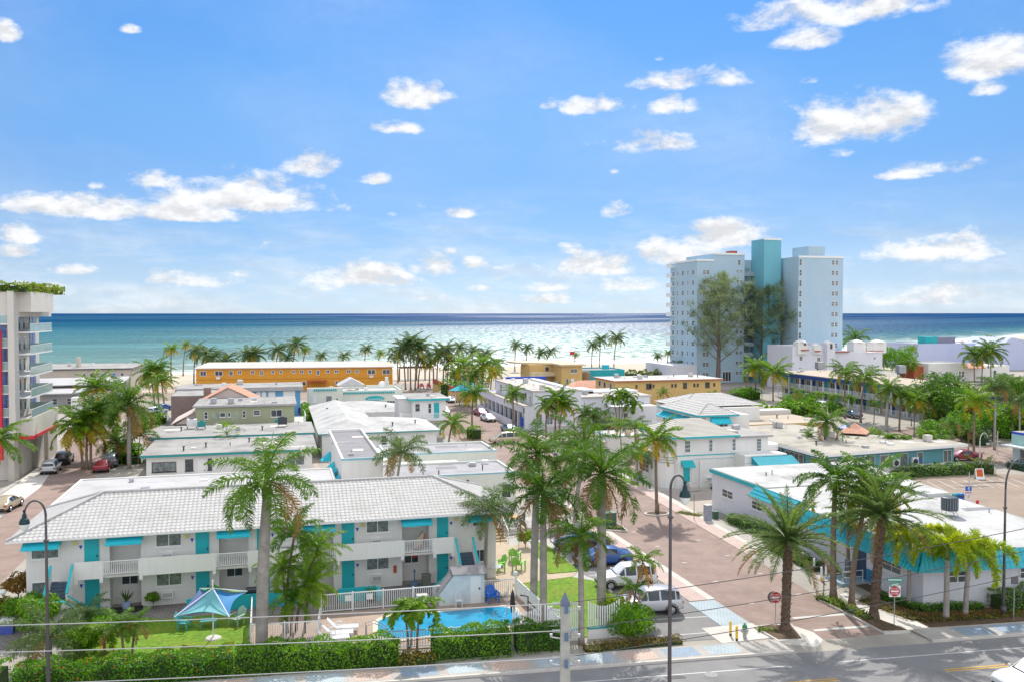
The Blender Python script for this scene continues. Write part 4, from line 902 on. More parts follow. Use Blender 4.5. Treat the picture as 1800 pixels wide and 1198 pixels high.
# ---- dark flat roof two-storey C with turquoise window awnings
cb=flat('motel_wing','two-storey white block with dark grey felt roof and four turquoise side awnings over the alley','building',5.75,9.55,81.3,102.1,6.6,WH,RDK,.3,CANV if False else None,0)
b=MB(); b.box(5.7,9.6,81.24,81.29,6.42,6.62); b.build('trim',mat('pale_blue_trim',(.25,.5,.6),.6),cb)
for y0 in (82.6,86.6,90.4,97.2): awning(cb,'W',5.72,y0,y0+1.9,3.6,4.6,1.0)
for y0 in (82.8,86.8,90.6,97.4): win(cb,'W',5.75,y0,y0+1.5,2.9,4.0,1,1,small=True)
sc_=win(cb,'S',81.3,xat(609,81.3),xat(668,81.3),2.45,4.2,4,4,gl=mat('shutter_slats',(.5,.54,.52),.6,.08,3),fr=WP)
# ---- long low grey-roofed wings E1,E2
e1=flat('motel_wing','farther low pale building with grey flat roof and thin turquoise line beside the street','building',12.3,25.6,101.6,109.3,3.5,CREAM,RDK if False else mat('mid_grey_roof',(.36,.35,.37),.9,.1,.8,grime=.4),.22,mat('pale_blue_trim',(.25,.5,.6),.6),0)
e2=flat('motel_wing','nearer low pale building with grey flat roof behind the right end of the motel','building',9.7,23.9,86.7,94.3,3.6,CREAM,mat('mid_grey_roof',(0,0,0)),.2,mat('pale_blue_trim',(.25,.5,.6),.6),0)
b=MB(); b.box(9.7,19.6,94.35,96.6,0,3.2); b.box(9.7,19.6,94.35,96.6,3.203,3.4); b.build('lean_to',CREAM,e2)
MB().box(9.62,12.2,99,108,0,3.3).build('link_block',CREAM,e1)
b=MB(); b.fb('S',101.6,21.5,25.2,0,.35,1.5,1.62); b.build('canopy',TEAL,e1)
b=MB(); b.cyl(18.8,86.6,2.6,3.0,.1,8); b.build('wall_lamp',DKM,e2); b=MB(); b.cyl(20.5,86.6,2.2,2.4,.07,6); b.cyl(20.9,86.6,2.2,2.4,.07,6); b.build('spot_light',WP,e2)
win(e2,'S',86.7,22.4,23.4,.9,2.4,1,2)
sa=MB(); sa.add([(15.2,74.8,3.0),(17.2,76.2,4.2),(16.4,79.5,3.5),(15.2,74.8,3.03),(17.2,76.2,4.23),(16.4,79.5,3.53)],[(0,2,1),(3,4,5),(0,1,4,3),(1,2,5,4),(2,0,3,5)]); sa.cyl(17.2,76.2,0,4.3,.05,6)
tag(sa.build('shade_sail',mat('mint_sailcloth',(.45,.62,.55),.8)),'pale mint triangular shade sail behind the right hip of the motel roof','shade sail')
# ---- modern block M on the left edge
M0=-30.; ys0,ys1=115.1,134.2
mm=thing('modern_apartment_building','tall modern beige apartment block with glass balconies and planted roof edge at the left edge','building',(-38,122,0))
b=MB(); b.box(-62,-31.6,116.35,133.0,0,19.5); b.box(-31.59,-30.7,116.35,117,0,19.5)
b.box(-30.7,-30,115.1,117.0,5.6,22.6)            # corner pier
b.box(-62,-30.003,115.4,133,19.5,22.6)
b.box(-30.0,-28.6,117.003,128,20.1,22.55)           # roof parapet overhang
b.box(-62,-30.9,117,133,0,5.3)
b.build('wall',BEIGEL,mm)
b=MB(); b.box(-30.9,-30.3,119,123,0,5.2); b.box(-30.9,-30.2,125.5,129,0,5.2); b.box(-30.9,-30.2,131,136,0,5.2); b.box(-30.9,-30.25,115.2,117.2,0,5.2); b.build('pier',BEIGE,mm)
floors=[6.6,9.15,11.7,14.3,16.85]
for i,z in enumerate([6.3]+[zat(v,-30,115.1) for v in (711,640,582,533)][:0]): pass
zs=[8.55,11.15,13.7,16.2,18.9][:0]
zl=[zat(p,-30,117.0) for p in (767,711,648,582-0)]
FZ=[9.35,11.7,14.35,16.95]  # replaced below by measured slab levels
FZ=[zat(p,M0,117) for p in (765-0,)]
SL=[zat(p,M0,118) for p in (712,645,581+0)]
levels=[zat(p,-30,116.5) for p in (776-35,711,665,625,582)]
lv=[6.3]+[6.3+2.63*k for k in range(1,5)]+[19.5]
MB().box(-30,-28.6,117.003,129.5,4.9,7.35).build('balcony_parapet',BEIGEL,mm)
b=MB(); b.box(-28.6,-28.5,116.9,129.6,4.75,5.15); b.box(-30.2,-28.5,116.8,117.0,4.75,5.15); b.build('red_band',RED,mm)
b=MB()
for k in range(1,5):
    z=lv[k]+.9; b.box(-31.6,-28.7,117.01,127.5,z-.15,z)
b.build('balcony_slab',WP,mm)
for k in range(5):
    z=lv[k]+(.9 if k else 1.05)
    b=MB(); b.box(-28.75,-28.72,117.1,127.4,z+.08,z+.95,0); b.box(-31.5,-28.75,127.37,127.4,z+.08,z+.95,0); b.box(-28.77,-28.70,117.1,127.45,z+.95,z+1.0,1)
    for i in range(11): b.box(-28.79,-28.76,117.1+i*1.03,117.14+i*1.03,z,z+.95,1)
    b.build('balcony_railing',[GLG,WP],mm)
    for y0,y1,gl in ((118.5,120.8,GLB),(122.9,123.9,GL),(125.0,126.0,GL),(128.2,131.0,GLB)):
        b=MB(); b.fb('E',-31.6,y0,y1,0,.05,z+.1,z+(2.3 if gl is GLB else 1.9),0); b.fb('E',-31.6,y0+.1,y1-.1,.05,.06,z+.2,z+(2.2 if gl is GLB else 1.8),1)
        if gl is GLB: b.fb('E',-31.6,(y0+y1)/2-.04,(y0+y1)/2+.04,.06,.08,z+.2,z+2.2,0)
        b.build('window',[WP if gl is GL else DKM,gl],mm)
b=MB(); zr0,zr1=zat(805,-31,115.9),zat(580,-31,115.9)
b.box(-31.65,-31.35,114.7,115.2,zr0,zr1); b.box(-45,-31.65,114.7,115.2,zr1-.3,zr1); b.box(-45,-31.65,114.7,115.2,zr0,zr0+.3); b.build('red_frame',RED,mm)
for k in range(6):
    z=5.0+k*2.75
    b=MB(); b.fb('S',116.35,-45,-30.75,0,.05,z+.2,z+2.5,0)
    for i in range(12): b.fb('S',116.35,-45+i*1.26,-44.93+i*1.26,.05,.1,z+.2,z+2.5,1)
    b.build('window',[GLB,BEIGE],mm)
    b=MB(); b.box(-45,-30.75,115.3,116.34,z-.15,z,1); b.box(-45,-30.75,115.3,115.33,z,z+.95,0); b.box(-45,-30.75,115.28,115.36,z+.95,z+1.0,1); b.build('balcony_railing',[GLG,WP],mm)
b=MB(); b.box(-30.88,-30.86,123.3,125.2,0,2.6); b.build('door',DKM,mm)
b=MB(); b.box(-60,-32,116,117,22.6,23.2); b.build('roof_railing',GLG,mm)
# ---- grey-white buildings left rear (N)
n1=flat('apartment_building','grey two-storey flat-roofed building near the beach on the left with small blue windows','building',-92,-35.8,239,262,6.1,BEIGE,RG,0,DKM,.5,.25)
for p0,p1,gl in ((145,150,GL),(157,163,GL),(178,186,GLB),(196,203,GLB),(211,217,GL)):
    win(n1,'S',239,xat(p0,239),xat(p1,239),3.7,4.9,1,2,gl=(mat('blue_window_glass',(.05,.2,.5),.3) if gl is GLB else GL),small=True)
for y0 in (242,247,252,257): win(n1,'E',-35.8,y0,y0+1.6,3.6,5.0,2,1,small=True)
MB().box(xat(134,245),xat(140,245),244,246.5,6.1,8.6).build('chimney',BEIGE,n1)
n2=thing('motel_wing','low grey motel with long white pitched roof at the far left','building',(-45,205,0))
b=MB(); b.box(-80,-32.6,203,212,0,4.6); b.box(-80,-34,196,202.99,0,3.5); b.build('wall',GREYW,n2)
b=MB(); b.add([(-82,201,4.3),(-31.8,201,4.9),(-31.8,212.5,5.6),(-82,212.5,5.1),(-82,201,4.5),(-31.8,201,5.1),(-31.8,212.5,5.8),(-82,212.5,5.3)],[(0,3,2,1),(4,5,6,7),(0,1,5,4),(1,2,6,5),(2,3,7,6),(3,0,4,7)])
b.add([(-82,194,3.4),(-40,194,3.6),(-34,202.9,4.25),(-82,202.9,4.2),(-82,194,3.6),(-40,194,3.8),(-34,202.9,4.42),(-82,202.9,4.4)],[(0,3,2,1),(4,5,6,7),(0,1,5,4),(1,2,6,5),(2,3,7,6),(3,0,4,7)]); b.build('roof',RLIL,n2)
b=MB(); b.box(xat(123,200.9),xat(135,200.9),200.8,200.98,3.7,4.4); b.build('panel',RUST,n2)
for p0,p1 in ((90,99),(116,124)): win(n2,'S',196,xat(p0,196),xat(p1,196),1.3,2.6,1,2,small=True)
MB().box(-40,-32.2,192,195.8,0,3.0).build('porch_wall',WH,n2)

clutter(f1,-14,3.5,111.5,122,3.25,10,1,False); clutter(f2,-15,4,125,135,3.45,9,2); clutter(fb,-16,4,76,87,4.35,8,3,False); clutter(cb,6.2,9.2,83,101,6.3,6,4,False)
clutter(e1,13,25,102.5,108.8,3.28,7,5,False); clutter(e2,10.5,23,87.5,93.8,3.4,8,6,False); clutter(ol,-11,2,139,149,6.1,7,7); clutter(bl,-17,4,172.5,181,6.0,8,8); clutter(n1,-60,-37,240,261,6.1,12,9); clutter(lb,21.5,26,138.5,146,6.4,3,10,False); clutter(kc,8,24,180,187,4.05,8,11)
# ================================================================ RIGHT OF THE STREET
# ---- lilac-white deco building O
od=thing('art_deco_building','lilac-white two-storey building with columned porch along the street','building',(52,158,0))
b=MB(); b.box(42.3,51,142.3,168.5,0,6.6); b.box(51.003,67,149,160,0,4.6); b.box(40.6,42.29,141.7,176,3.0,4.2); b.box(42.3,51,168.51,176,0,4.1)
b.box(40.6,48,141.5,142.29,0,3.9); b.box(58,66.5,145,148.99,0,3.3); b.build('wall',WHL,od)
b=MB(); b.box(42.1,51.2,142.1,168.7,6.603,6.8); b.box(51.21,67.2,148.8,160.2,4.603,4.85); b.box(40.5,42.09,141.6,176.1,4.203,4.3); b.build('roof',mat('taupe_roof',(.50,.46,.42),.9,.08,.6,grime=.3),od)
b=MB(); b.box(48.6,49.6,144,166,6.803,7.1); b.box(49,58,155,160.4,4.86,5.6); b.box(57,67.2,155,160.6,4.86,5.2); b.build('parapet',WHL,od)
for y in [143+3.2*i for i in range(11)]: 
    b=MB(); b.box(40.65,41.05,y,y+.4,0,3.0); b.build('column',WHL,od)
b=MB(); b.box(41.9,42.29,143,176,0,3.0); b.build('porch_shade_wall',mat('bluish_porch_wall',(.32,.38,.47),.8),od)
for y in [144.4+3.2*i for i in range(9)]: win(od,'W',41.9,y,y+1.3,.3,2.5,1,1,small=True)
for y in (146,152.5,157.5,163.5): win(od,'W',42.3,y,y+1.0,4.5,6.2,1,2,small=True)
win(od,'W',42.3,143.4,144.2,4.6,5.8,1,2,small=True); win(od,'S',142.3,xat(956,142.3),xat(966,142.3),4.9,5.6,2,1,small=True)
for p0,p1 in ((942,953),(961,972),(980,988)): win(od,'S',141.5,xat(p0,141.5),xat(p1,141.5),1.0,2.9,2,1,gl=GLC)
win(od,'S',149,xat(1003,149),xat(1011,149),1.6,2.7,1,1,small=True); win(od,'S',145,xat(1096,145),xat(1104,145),1.3,2.2,1,1,small=True)
b=MB(); b.box(49,60,147.6,148.99,0,2.6); b.build('side_wing',WHL,od)
def garden_wall(label,pts,h,m,th=.2,cat='wall',name='garden_wall'):
    b=MB()
    for (x0,y0),(x1,y1) in zip(pts,pts[1:]):
        d=Vector((x1-x0,y1-y0)).normalized(); n=Vector((-d.y,d.x))*th/2
        b.prism([(x0+n.x,y0+n.y),(x1+n.x,y1+n.y),(x1-n.x,y1-n.y),(x0-n.x,y0-n.y)],0,h)
    return tag(b.build(name,m),label,cat)
garden_wall('low lilac-white wall stepping along the street before the columned porch',[(40.2,176),(40.0,158),(40.0,148)],1.25,WHL)
garden_wall('low lilac-white wall between the courtyard and the porch building',[(42.5,136.2),(50,136.4),(56,137)],1.5,WHL)
garden_wall('royal blue gatepost wall at the street corner of the porch building',[(40.4,143.2),(40.4,142.2)],2.2,ROYAL,.35)
pb=flat('beach_shop','small building with white sloping roof and royal blue signboard front','building',54.5,64.2,206,213,3.6,ROYAL,RW,0,None,.3,.3)
b=MB(); b.fb('S',206,54.2,64.5,.0,.3,3.3,4.4); b.build('signboard',ROYAL,pb)
b=MB()
for i in range(3): b.fb('S',206,59.2+i*.95,59.85+i*.95,.3,.31,3.6,3.9)
b.build('sign_letters',WP,pb)
# ---- yellow cantilever building Q
qb=thing('apartment_building','sand-yellow two-storey building with wide overhanging roof and balcony near the beach','building',(74,225,0))
x1=79.0; b=MB(); b.box(73.2,79.0,219.6,230,0,6.0); b.box(66.5,73.19,227,236,0,6.0); b.build('wall',YELLOW,qb)
b=MB(); b.prism([(72.5,218.8),(79.8,218.8),(79.8,237),(63,239),(64.2,231.5),(72.5,225.8)],6.003,6.45); b.build('roof',mat('sandy_roof',(.62,.52,.36),.9),qb)
b=MB(); b.box(66.4,73.15,224.8,226.99,2.95,4.0); b.build('balcony',mat('pale_sand_parapet',(.66,.55,.36),.85),qb)
win(qb,'S',219.6,xat(1003,219.6),xat(1015,219.6),4.1,5.2,2,1,gl=GLC); win(qb,'S',219.6,xat(995,219.6),xat(999,219.6),1,2.6,1,1,small=True); door(qb,'S',219.6,xat(1003.5,219.6),xat(1009.5,219.6),0,2.6,WP,False)
win(qb,'S',227,xat(972,227),xat(978,227),4.1,5.4,2,1,small=True); win(qb,'S',227,xat(958,227),xat(965,227),4.1,5.4,1,1,small=True); win(qb,'S',227,xat(973,227),xat(981,227),.3,2.3,1,1,small=True)
# ---- teal beach building R
rb=flat('beach_building','bright teal flat-roofed beach building right of the sand-yellow one','building',84.6,98,236,248,3.6,TEALW,mat('dark_roof_deck',(.3,.28,.27),.9),.3,CANV)
MB().box(80.5,84.59,230,246,0,3.2).build('wing',mat('green_teal_wall',(.04,.35,.32),.7),rb)
b=MB(); b.box(92.3,94,238,239.5,3.6,4.9); b.build('roof_box',CANV,rb)
tg=MB(); tg.lathe(xat(1030,229),229,[(1.3,0),(1.3,3.4),(.9,3.8)],12); tag(tg.build('storage_tank',WOOD),'brownish round tank in front of the teal beach building','tank')
# ---- long yellow S
sb=flat('apartment_building','long sand-yellow two-storey building with bright white roof','building',68.0,92.2,168.5,180.3,6.0,YELLOW,RW,0,RUST,.5,.22)
for px in (1119,1143,1149,1182,1188,1221,1227,1256): 
    w_=win(sb,'S',168.5,xat(px-1.8,168.5),xat(px+1.8,168.5),4.3,5.1,1,1,small=True,fr=WOOD)
for p0,p1 in ((1136,1146),(1201,1208),(1240,1248)): win(sb,'S',168.5,xat(p0,168.5),xat(p1,168.5),4.0,5.3,2,1,small=True,fr=WOOD)
for y in (170.5,174,177): win(sb,'W',68.0,y,y+1.3,4.0,5.3,1,1,small=True)
vents(sb,[(72,176),(78,175),(85,176.5),(89,173)],6.0)
tb=thing('tiled_annex','low peach tiled roof building between the yellow ones','building',(68,187,0))
MB().box(64.5,73,184.5,192,0,3.0).build('wall',PINK,tb); b=MB()
b.add([(64,184,3),(73.5,184,3),(73.5,192.5,3),(64,192.5,3),(66.5,188,4.6),(73.5,188,4.6)],[(3,2,1,0),(0,1,5,4),(1,2,5),(2,3,4,5),(3,0,4)]); tiles(b,(64,184,3),(73.5,184,3),(73.5,188,4.6),(66.5,188,4.6),.5,.6,.06); b.build('roof',TILEP,tb)
# ---- tiled white house U with turquoise awnings
ub=thing('motel_wing','white building with white tiled hip roofs and turquoise window awnings right of the courtyard','building',(64,118,0))
b=MB(); b.box(57.9,66,112.2,124.2,0,5.4); b.box(66.003,73,121,128,0,5.4); b.box(60,66,124.3,131,0,5.4); b.build('wall',WH,ub)
b=MB()
def hiptiles(b,x0,x1,y0,y1,ze,zr,axis,ins,pitch=.45,row=.6,amp=.06):
    n0=len(b.v)
    if axis=='x':
        ym=(y0+y1)/2; A=(x0,y0,ze);B=(x1,y0,ze);C=(x1,y1,ze);D=(x0,y1,ze);E=(x0+ins,ym,zr);G=(x1-ins,ym,zr); fs=[(A,B,G,E),(C,D,E,G),(B,C,G,G),(D,A,E,E)]
    else:
        xm=(x0+x1)/2; A=(x0,y0,ze);B=(x1,y0,ze);C=(x1,y1,ze);D=(x0,y1,ze);E=(xm,y0+ins,zr);G=(xm,y1-ins,zr); fs=[(A,B,E,E),(C,D,G,G),(B,C,G,E),(D,A,E,G)]
    for f in fs:
        tiles(b,*f,pitch,row,amp,.04,4); b.add(list(f) if f[2]!=f[3] else list(f[:3]),[tuple(range(4 if f[2]!=f[3] else 3))])
hiptiles(b,57.2,63.6,110.8,124.2,5.6,7.0,'y',3.2); hiptiles(b,59.8,74.2,121.8,131.5,5.62,7.2,'x',4.8); b.build('roof',TILEW,ub)
b=MB(); b.box(57.2,63.6,110.74,110.79,5.4,5.62); b.box(57.14,57.19,110.8,124.2,5.4,5.62); b.build('fascia',TEAL,ub)
b=MB(); b.box(58.6,62.4,111.2,112.19,0,5.5); b.build('front_bay',WH,ub)
awning(ub,'S',111.2,59.2,62.2,4.4,5.3,1.0)
win(ub,'S',111.2,59.3,62,3.1,4.5,4,1,small=True)
for i,y in enumerate((113,115.6,118.4,121,123)):
    awning(ub,'W',57.85,y-.9,y+.9 if i!=2 else y+1.6,4.2,5.0,1.2)
    win(ub,'W',57.9,y-.7,y+.7,2.9,4.2,2,1,small=True); 
    if i%2: ac_unit(ub,'W',57.9,y-1.2,2.6)
b=MB(); b.box(55.2,57.85,111.8,122,2.55,2.7); b.build('balcony_floor',WP,ub); rail(ub,'W',55.25,112,122,2.7,1.0,.2)
door(ub,'W',57.9,116.6,117.4,2.72,4.9)
vb=flat('motel_wing','low sand-coloured building with flat beige roof right of the white tiled one','building',65.8,82.2,116.6,127,3.3,YELLOW,RTAN,0,YELLOW,.3,.3)
vents(vb,[(69,120),(69.8,120.2),(77,122.5)],3.3); MB().box(75.5,82.5,127.1,130,0,4.0).build('rear_block',BEIGEL,vb); win(vb,'S',116.6,79,81.5,1.0,2.6,2,1,small=True)
# ---- two-storey deco W
wb=thing('art_deco_house','white two-storey house with slatted cream hip roof, turquoise bands, awnings and rounded corner bay','building',(49,94,0))
b=MB(); b.box(43.9,51.2,90.3,98.5,0,5.9); b.box(51.203,55.6,90.3,97.6,0,5.6); b.box(51.2,56.6,87.9,90.29,0,3.9); b.build('wall',WH,wb)
b=MB()
for i in range(13):
    a=math.pi*.5+math.pi*i/12
# rounded single-storey bay on the street corner
pts=[(43.88,98.2),(42.3,98.2)]+[(42.3+1.5*(1-math.cos(a)) ,92.6-1.9*math.sin(a)) for a in [math.pi/2*k/8 for k in range(9)]]+[(43.88,90.7)]
b.prism(pts,0,3.95); b.build('bay',WH,wb)
b=MB()
for z in (2.95,3.25,3.55):
    pp=[(42.27,98.2),(42.27,92.6)]+[(42.27+1.53*(1-math.cos(a)),92.6-1.93*math.sin(a)) for a in [math.pi/2*k/8 for k in range(1,9)]]
    b.tube([(p[0],p[1],z) for p in pp],.045,4)
b.build('trim_line',mat('grey_trim_line',(.3,.36,.36),.6),wb)
b=MB()
hiptiles(b,43.2,51.5,89.5,99.2,6.0,7.5,'x',2.6,2.0,.34,.02); b.build('roof',SLATR,wb)
b=MB(); b.box(51.4,56.0,89.8,98.2,5.6,5.8); b.build('flat_roof',RG,wb)
b=MB(); b.box(43.15,51.5,89.42,89.47,5.82,6.03); b.box(43.13,43.18,89.45,99.2,5.82,6.03); b.build('eave_trim',TEAL,wb)
b=MB(); b.box(43.85,51.2,90.24,90.29,3.72,3.82); b.box(43.84,43.89,90.24,98.5,3.72,3.82); b.build('band',TEAL,wb)
b=MB(); b.box(51.1,56.6,87.86,87.89,3.6,3.68); b.box(51.1,56.6,87.86,87.89,3.0,3.06); b.box(46,51.2,90.24,90.29,3.3,3.36); b.build('band',mat('pale_aqua_band',(.4,.58,.58),.6),wb)
for p0,p1,z0,z1 in ((1204,1215,4.1,5.5),(1247,1254,4.1,5.5),(1288,1295,4.1,5.5)): win(wb,'S',90.3,xat(p0,90.3),xat(p1,90.3),z0,z1,1,3,gl=GLC)
win(wb,'S',90.3,xat(1331,90.3),xat(1340,90.3),3.9,5.4,1,4,gl=GLC)
for p0,p1 in ((1271,1280),(1285,1294),(1313,1321),(1327,1335)): win(wb,'S',87.9,xat(p0,87.9),xat(p1,87.9),1.3,2.7,1,3,gl=GLC)
for y0,z0 in ((92.6,4.1),(96.2,4.1)): win(wb,'W',43.9,y0,y0+.8,z0,5.4,1,2)
win(wb,'W',42.3,94.2,97.0,1.2,2.6,3,3)
door(wb,'S',90.3,44.75,45.55,.25,2.5); b=MB(); b.tube([(45.15,90.28,2.55),(45.15,89.6,2.5)],[.75,.7],10); a_=MB()
a_=awning(wb,'S',90.28,44.45,45.9,2.5,3.25,.8,TEAL); awning(wb,'S',87.88,52.0,57.2,2.75,3.75,1.9,mat('deep_turquoise_canvas',(.015,.30,.38),.6))
door(wb,'S',87.9,52.2,52.95,.1,2.3,TEAL)
b=MB(); 
for i in range(9):
    a=-math.pi/2+math.pi*i/8
pts=[(55.6,90.32),(56.6,90.32)]+[(56.6+.9*math.cos(a),91.8+1.5*math.sin(a)) for a in [-math.pi/2+math.pi*k/8 for k in range(9)]]+[(55.6,93.3)]
b.prism(pts,3.9,4.6); b.build('rounded_parapet',WH,wb); ac_unit(wb,'S',90.3,47.9,1.0)
b=MB(); b.cyl(46.5,89.8,0,3.2,.06,6); b.tube([(44.6,88.9,.35),(45.7,88.9,.35)],[.7,.6],10); b.build('door_step',CONC,wb)
b=MB(); b.cyl(44.1,90.1,.3,3.3,.05,6); b.build('drainpipe',WP,wb)
wbl=garden_wall('long low lilac wall between the white deco house and the front building',[(56.8,90.5),(66,90.3)],1.8,PINK)
xb_=flat('garage','small flat-roofed white block with turquoise edge beside the courtyard','building',43.1,50,109,114.6,3.5,WH,mat('pale_roof',(.62,.60,.56),.9),.12,TEAL)
b=MB(); b.add([(42.0,109.6,2.6),(43.09,109.6,2.7),(43.09,114,2.7),(42.0,114,2.6),(42.0,109.6,2.68),(43.09,109.6,2.78),(43.09,114,2.78),(42.0,114,2.68)],[(0,3,2,1),(4,5,6,7),(0,1,5,4),(3,0,4,7),(1,2,6,5),(2,3,7,6)]); b.build('canopy',CONCL,xb_)
ac_unit(xb_,'S',109,44.9,1.3)
# ---- long low teal motel Y
yb=thing('motel_wing','long low muted-teal motel with stained beige flat roof behind the parking lot','building',(72,97,0))
b=MB(); b.prism([(63.3,90.6),(84.2,92.9),(84.5,96.4),(79,101),(74,114),(64,114)],0,3.02); b.build('wall',MOTELB,yb)
b=MB(); b.prism([(61.9,89.3),(85.4,91.9),(85.8,96.6),(79.5,102),(75.2,115.2),(62.6,115.2)],3.023,3.3); b.build('roof',RBG,yb)
b=MB(); b.prism([(61.85,89.24),(85.45,91.84),(85.44,91.9),(61.85,89.3)],2.98,3.28); b.box(61.83,61.9,89.25,115,2.98,3.28); b.build('fascia',WP,yb)
def fy(x): return 90.6+(x-63.3)*(2.3/20.9)
def ywin(x0,x1,z0,z1,n,name='window',m=None):
    b=MB(); y0,y1=fy(x0),fy(x1)
    b.add([(x0,y0-.05,z0),(x1,y1-.05,z0),(x1,y1-.05,z1),(x0,y0-.05,z1),(x0,y0,z0),(x1,y1,z0),(x1,y1,z1),(x0,y0,z1)],[(0,1,2,3),(3,2,6,7),(0,3,7,4),(1,5,6,2)],0)
    for i in range(n):
        xa_=x0+.06+(x1-x0-.06)*i/n; xc=x0+(x1-x0-.06)*(i+1)/n
        b.add([(xa_,fy(xa_)-.06,z0+.08),(xc,fy(xc)-.06,z0+.08),(xc,fy(xc)-.06,z1-.08),(xa_,fy(xa_)-.06,z1-.08)],[(0,1,2,3)],1)
    return b.build(name,[WP,m or GLC],yb)
for x0,x1,n in ((64.2,65.4,1),(66.8,69.2,3),(69.6,71.2,2),(72.0,73.6,2),(75.2,76.5,1),(78.0,79.0,1),(82.4,83.8,2)): ywin(x0,x1,.9,2.5,n)
for i,(ya,yc) in enumerate(((92,93),(94.6,98.6),(99.6,101),(103,104.6),(107,109))): win(yb,'W',63.3 if True else 0,ya,yc,.4 if i==1 else .9,2.4,4 if i==1 else 1,1,small=True)
for i,x in enumerate((74.2,77.3)):
    t=thing('condenser_unit',('cream','pale')[i]+' round-faced condenser on the front of the low teal motel, '+('left one','right one')[i],'air conditioner',(x,fy(x)-.35,.9)); MB().box(-.45,.45,-.2,.2,0,1.1).build('casing',WP,t,world=False)
    b=MB(); b.tube([(0,-.205,.55),(0,-.23,.55)],[.36,.34],16); b.build('fan_grille',DKM,t,world=False)
garden_wall('low white wall in front of the teal motel above the hedge',[(66.5,89.9),(81.8,91.6)],1.15,WH,.15)
vents(yb,[(70,100),(66,96)],3.3)
umb=thing('parasol','terracotta parasol behind the teal motel','parasol',(*at(1500,790)[:2],0)) if False else None
tp=MB(); cx_,cy_=77.2,103.5; tp.lathe(cx_,cy_,[(2.6,3.6),(1.2,4.2),(.05,4.9)],4); tag(tp.build('tiled_roof',TILEP),'small terracotta pyramid roof behind the teal motel','roof')
# ---- front right building Z
zb=thing('corner_building','white corner building with bright white flat roof and turquoise tiled mansard by the street','building',(52,60,0))
foot=[(42.2,49.1),(56.2,47.6),(56.0,54.4),(56.9,66.7),(60.3,80.2),(43.0,80.2),(43.0,62),(42.2,62)]
b=MB(); b.prism(foot,0,3.85); b.build('wall',WHL,zb)
b=MB(); b.prism([(41.7,48.6),(56.4,47.05),(56.2,54.4),(57.1,66.7),(60.6,80.35),(42.85,80.35),(42.85,62.1),(41.7,62.1)],3.853,4.05,0); b.prism([(42.9,70),(57.8,70),(60.4,80.3),(42.9,80.3)],4.053,4.16); b.prism([(54.5,63),(56.75,63),(57.75,70),(54.5,70)],4.053,4.35); b.build('roof',RW,zb)
b=MB(); b.box(42.78,42.84,62.2,80.42,3.75,4.1); b.box(42.78,60.6,80.36,80.42,3.75,4.1); b.build('trim',TEAL,zb)
b=MB()
tiles(b,(41.0,48.2,2.75),(56.7,46.5,2.75),(56.5,47.05,4.02),(41.65,48.62,4.02),.34,.42,.05,.05,4)
tiles(b,(41.0,62.3,2.75),(41.0,48.2,2.75),(41.65,48.62,4.02),(41.65,62.1,4.02),.34,.42,.05,.05,4)
tiles(b,(42.0,71.5,3.2),(42.0,64.5,3.2),(42.8,64.5,4.02),(42.8,71.5,4.02),.34,.42,.05,.05,4)
tiles(b,(42.8,62.35,2.75),(41.0,62.35,2.75),(41.6,62.3,4.02),(42.8,62.3,4.02),.34,.42,.05,.05,4)
b.build('mansard_tiles',TILET,zb)
b=MB(); b.prism([(41.1,48.3),(56.6,46.7),(56.2,47.7),(42.2,49.2),(42.2,62.2),(41.1,62.2)],2.70,2.74); b.build('soffit',WP,zb)
for y0,y1 in ((66.2,67.8),(72.6,74.1),): pass
for p0,p1 in ((1270,1289),(1322,1341),(1365,1381)): 
    ya,yb_=yat(p0,43.0,860),yat(p1,43.0,860); win(zb,'W',43.0,min(ya,yb_),max(ya,yb_),1.75,2.55,2,2)
def zf(x): return 49.1-(x-42.2)*(1.9/17.8)
def zwin(x0,x1,z0,z1,n,k=1):
    b=MB(); y0,y1=zf(x0)-.06,zf(x1)-.06
    b.add([(x0,y0,z0),(x1,y1,z0),(x1,y1,z1),(x0,y0,z1),(x0,y0+.06,z0),(x1,y1+.06,z0),(x1,y1+.06,z1),(x0,y0+.06,z1)],[(0,1,2,3),(3,2,6,7),(0,3,7,4),(1,5,6,2),(0,4,5,1)])
    w_=b.build('window',WP,zb); b=MB()
    for i in range(n):
        for j in range(k):
            xa_=x0+.07+(x1-x0-.07)*i/n; xc=x0+(x1-x0-.07)*(i+1)/n; za=z0+.07+(z1-z0-.07)*j/k; zc=z0+(z1-z0-.07)*(j+1)/k
            b.add([(xa_,zf(xa_)-.07,za),(xc,zf(xc)-.07,za),(xc,zf(xc)-.07,zc),(xa_,zf(xa_)-.07,zc)],[(0,1,2,3)])
    b.build('pane',GL,w_)
zwin(43.7,45.7,1.65,2.6,2,2); zwin(49.4,51.2,1.7,2.6,2,2)
win(zb,'W',42.2,51.2,53.2,1.6,2.5,2,2); MB().fb('W',42.2,55.0,56.1,0,.05,.25,2.55).build('door',mat('dark_blue_door',(.04,.08,.14),.4),zb)
MB().fb('W',42.2,53.6,57.5,.0,.015,.1,1.1).build('painted_dado',mat('blue_wall_paint',(.05,.22,.38),.7,.2),zb)
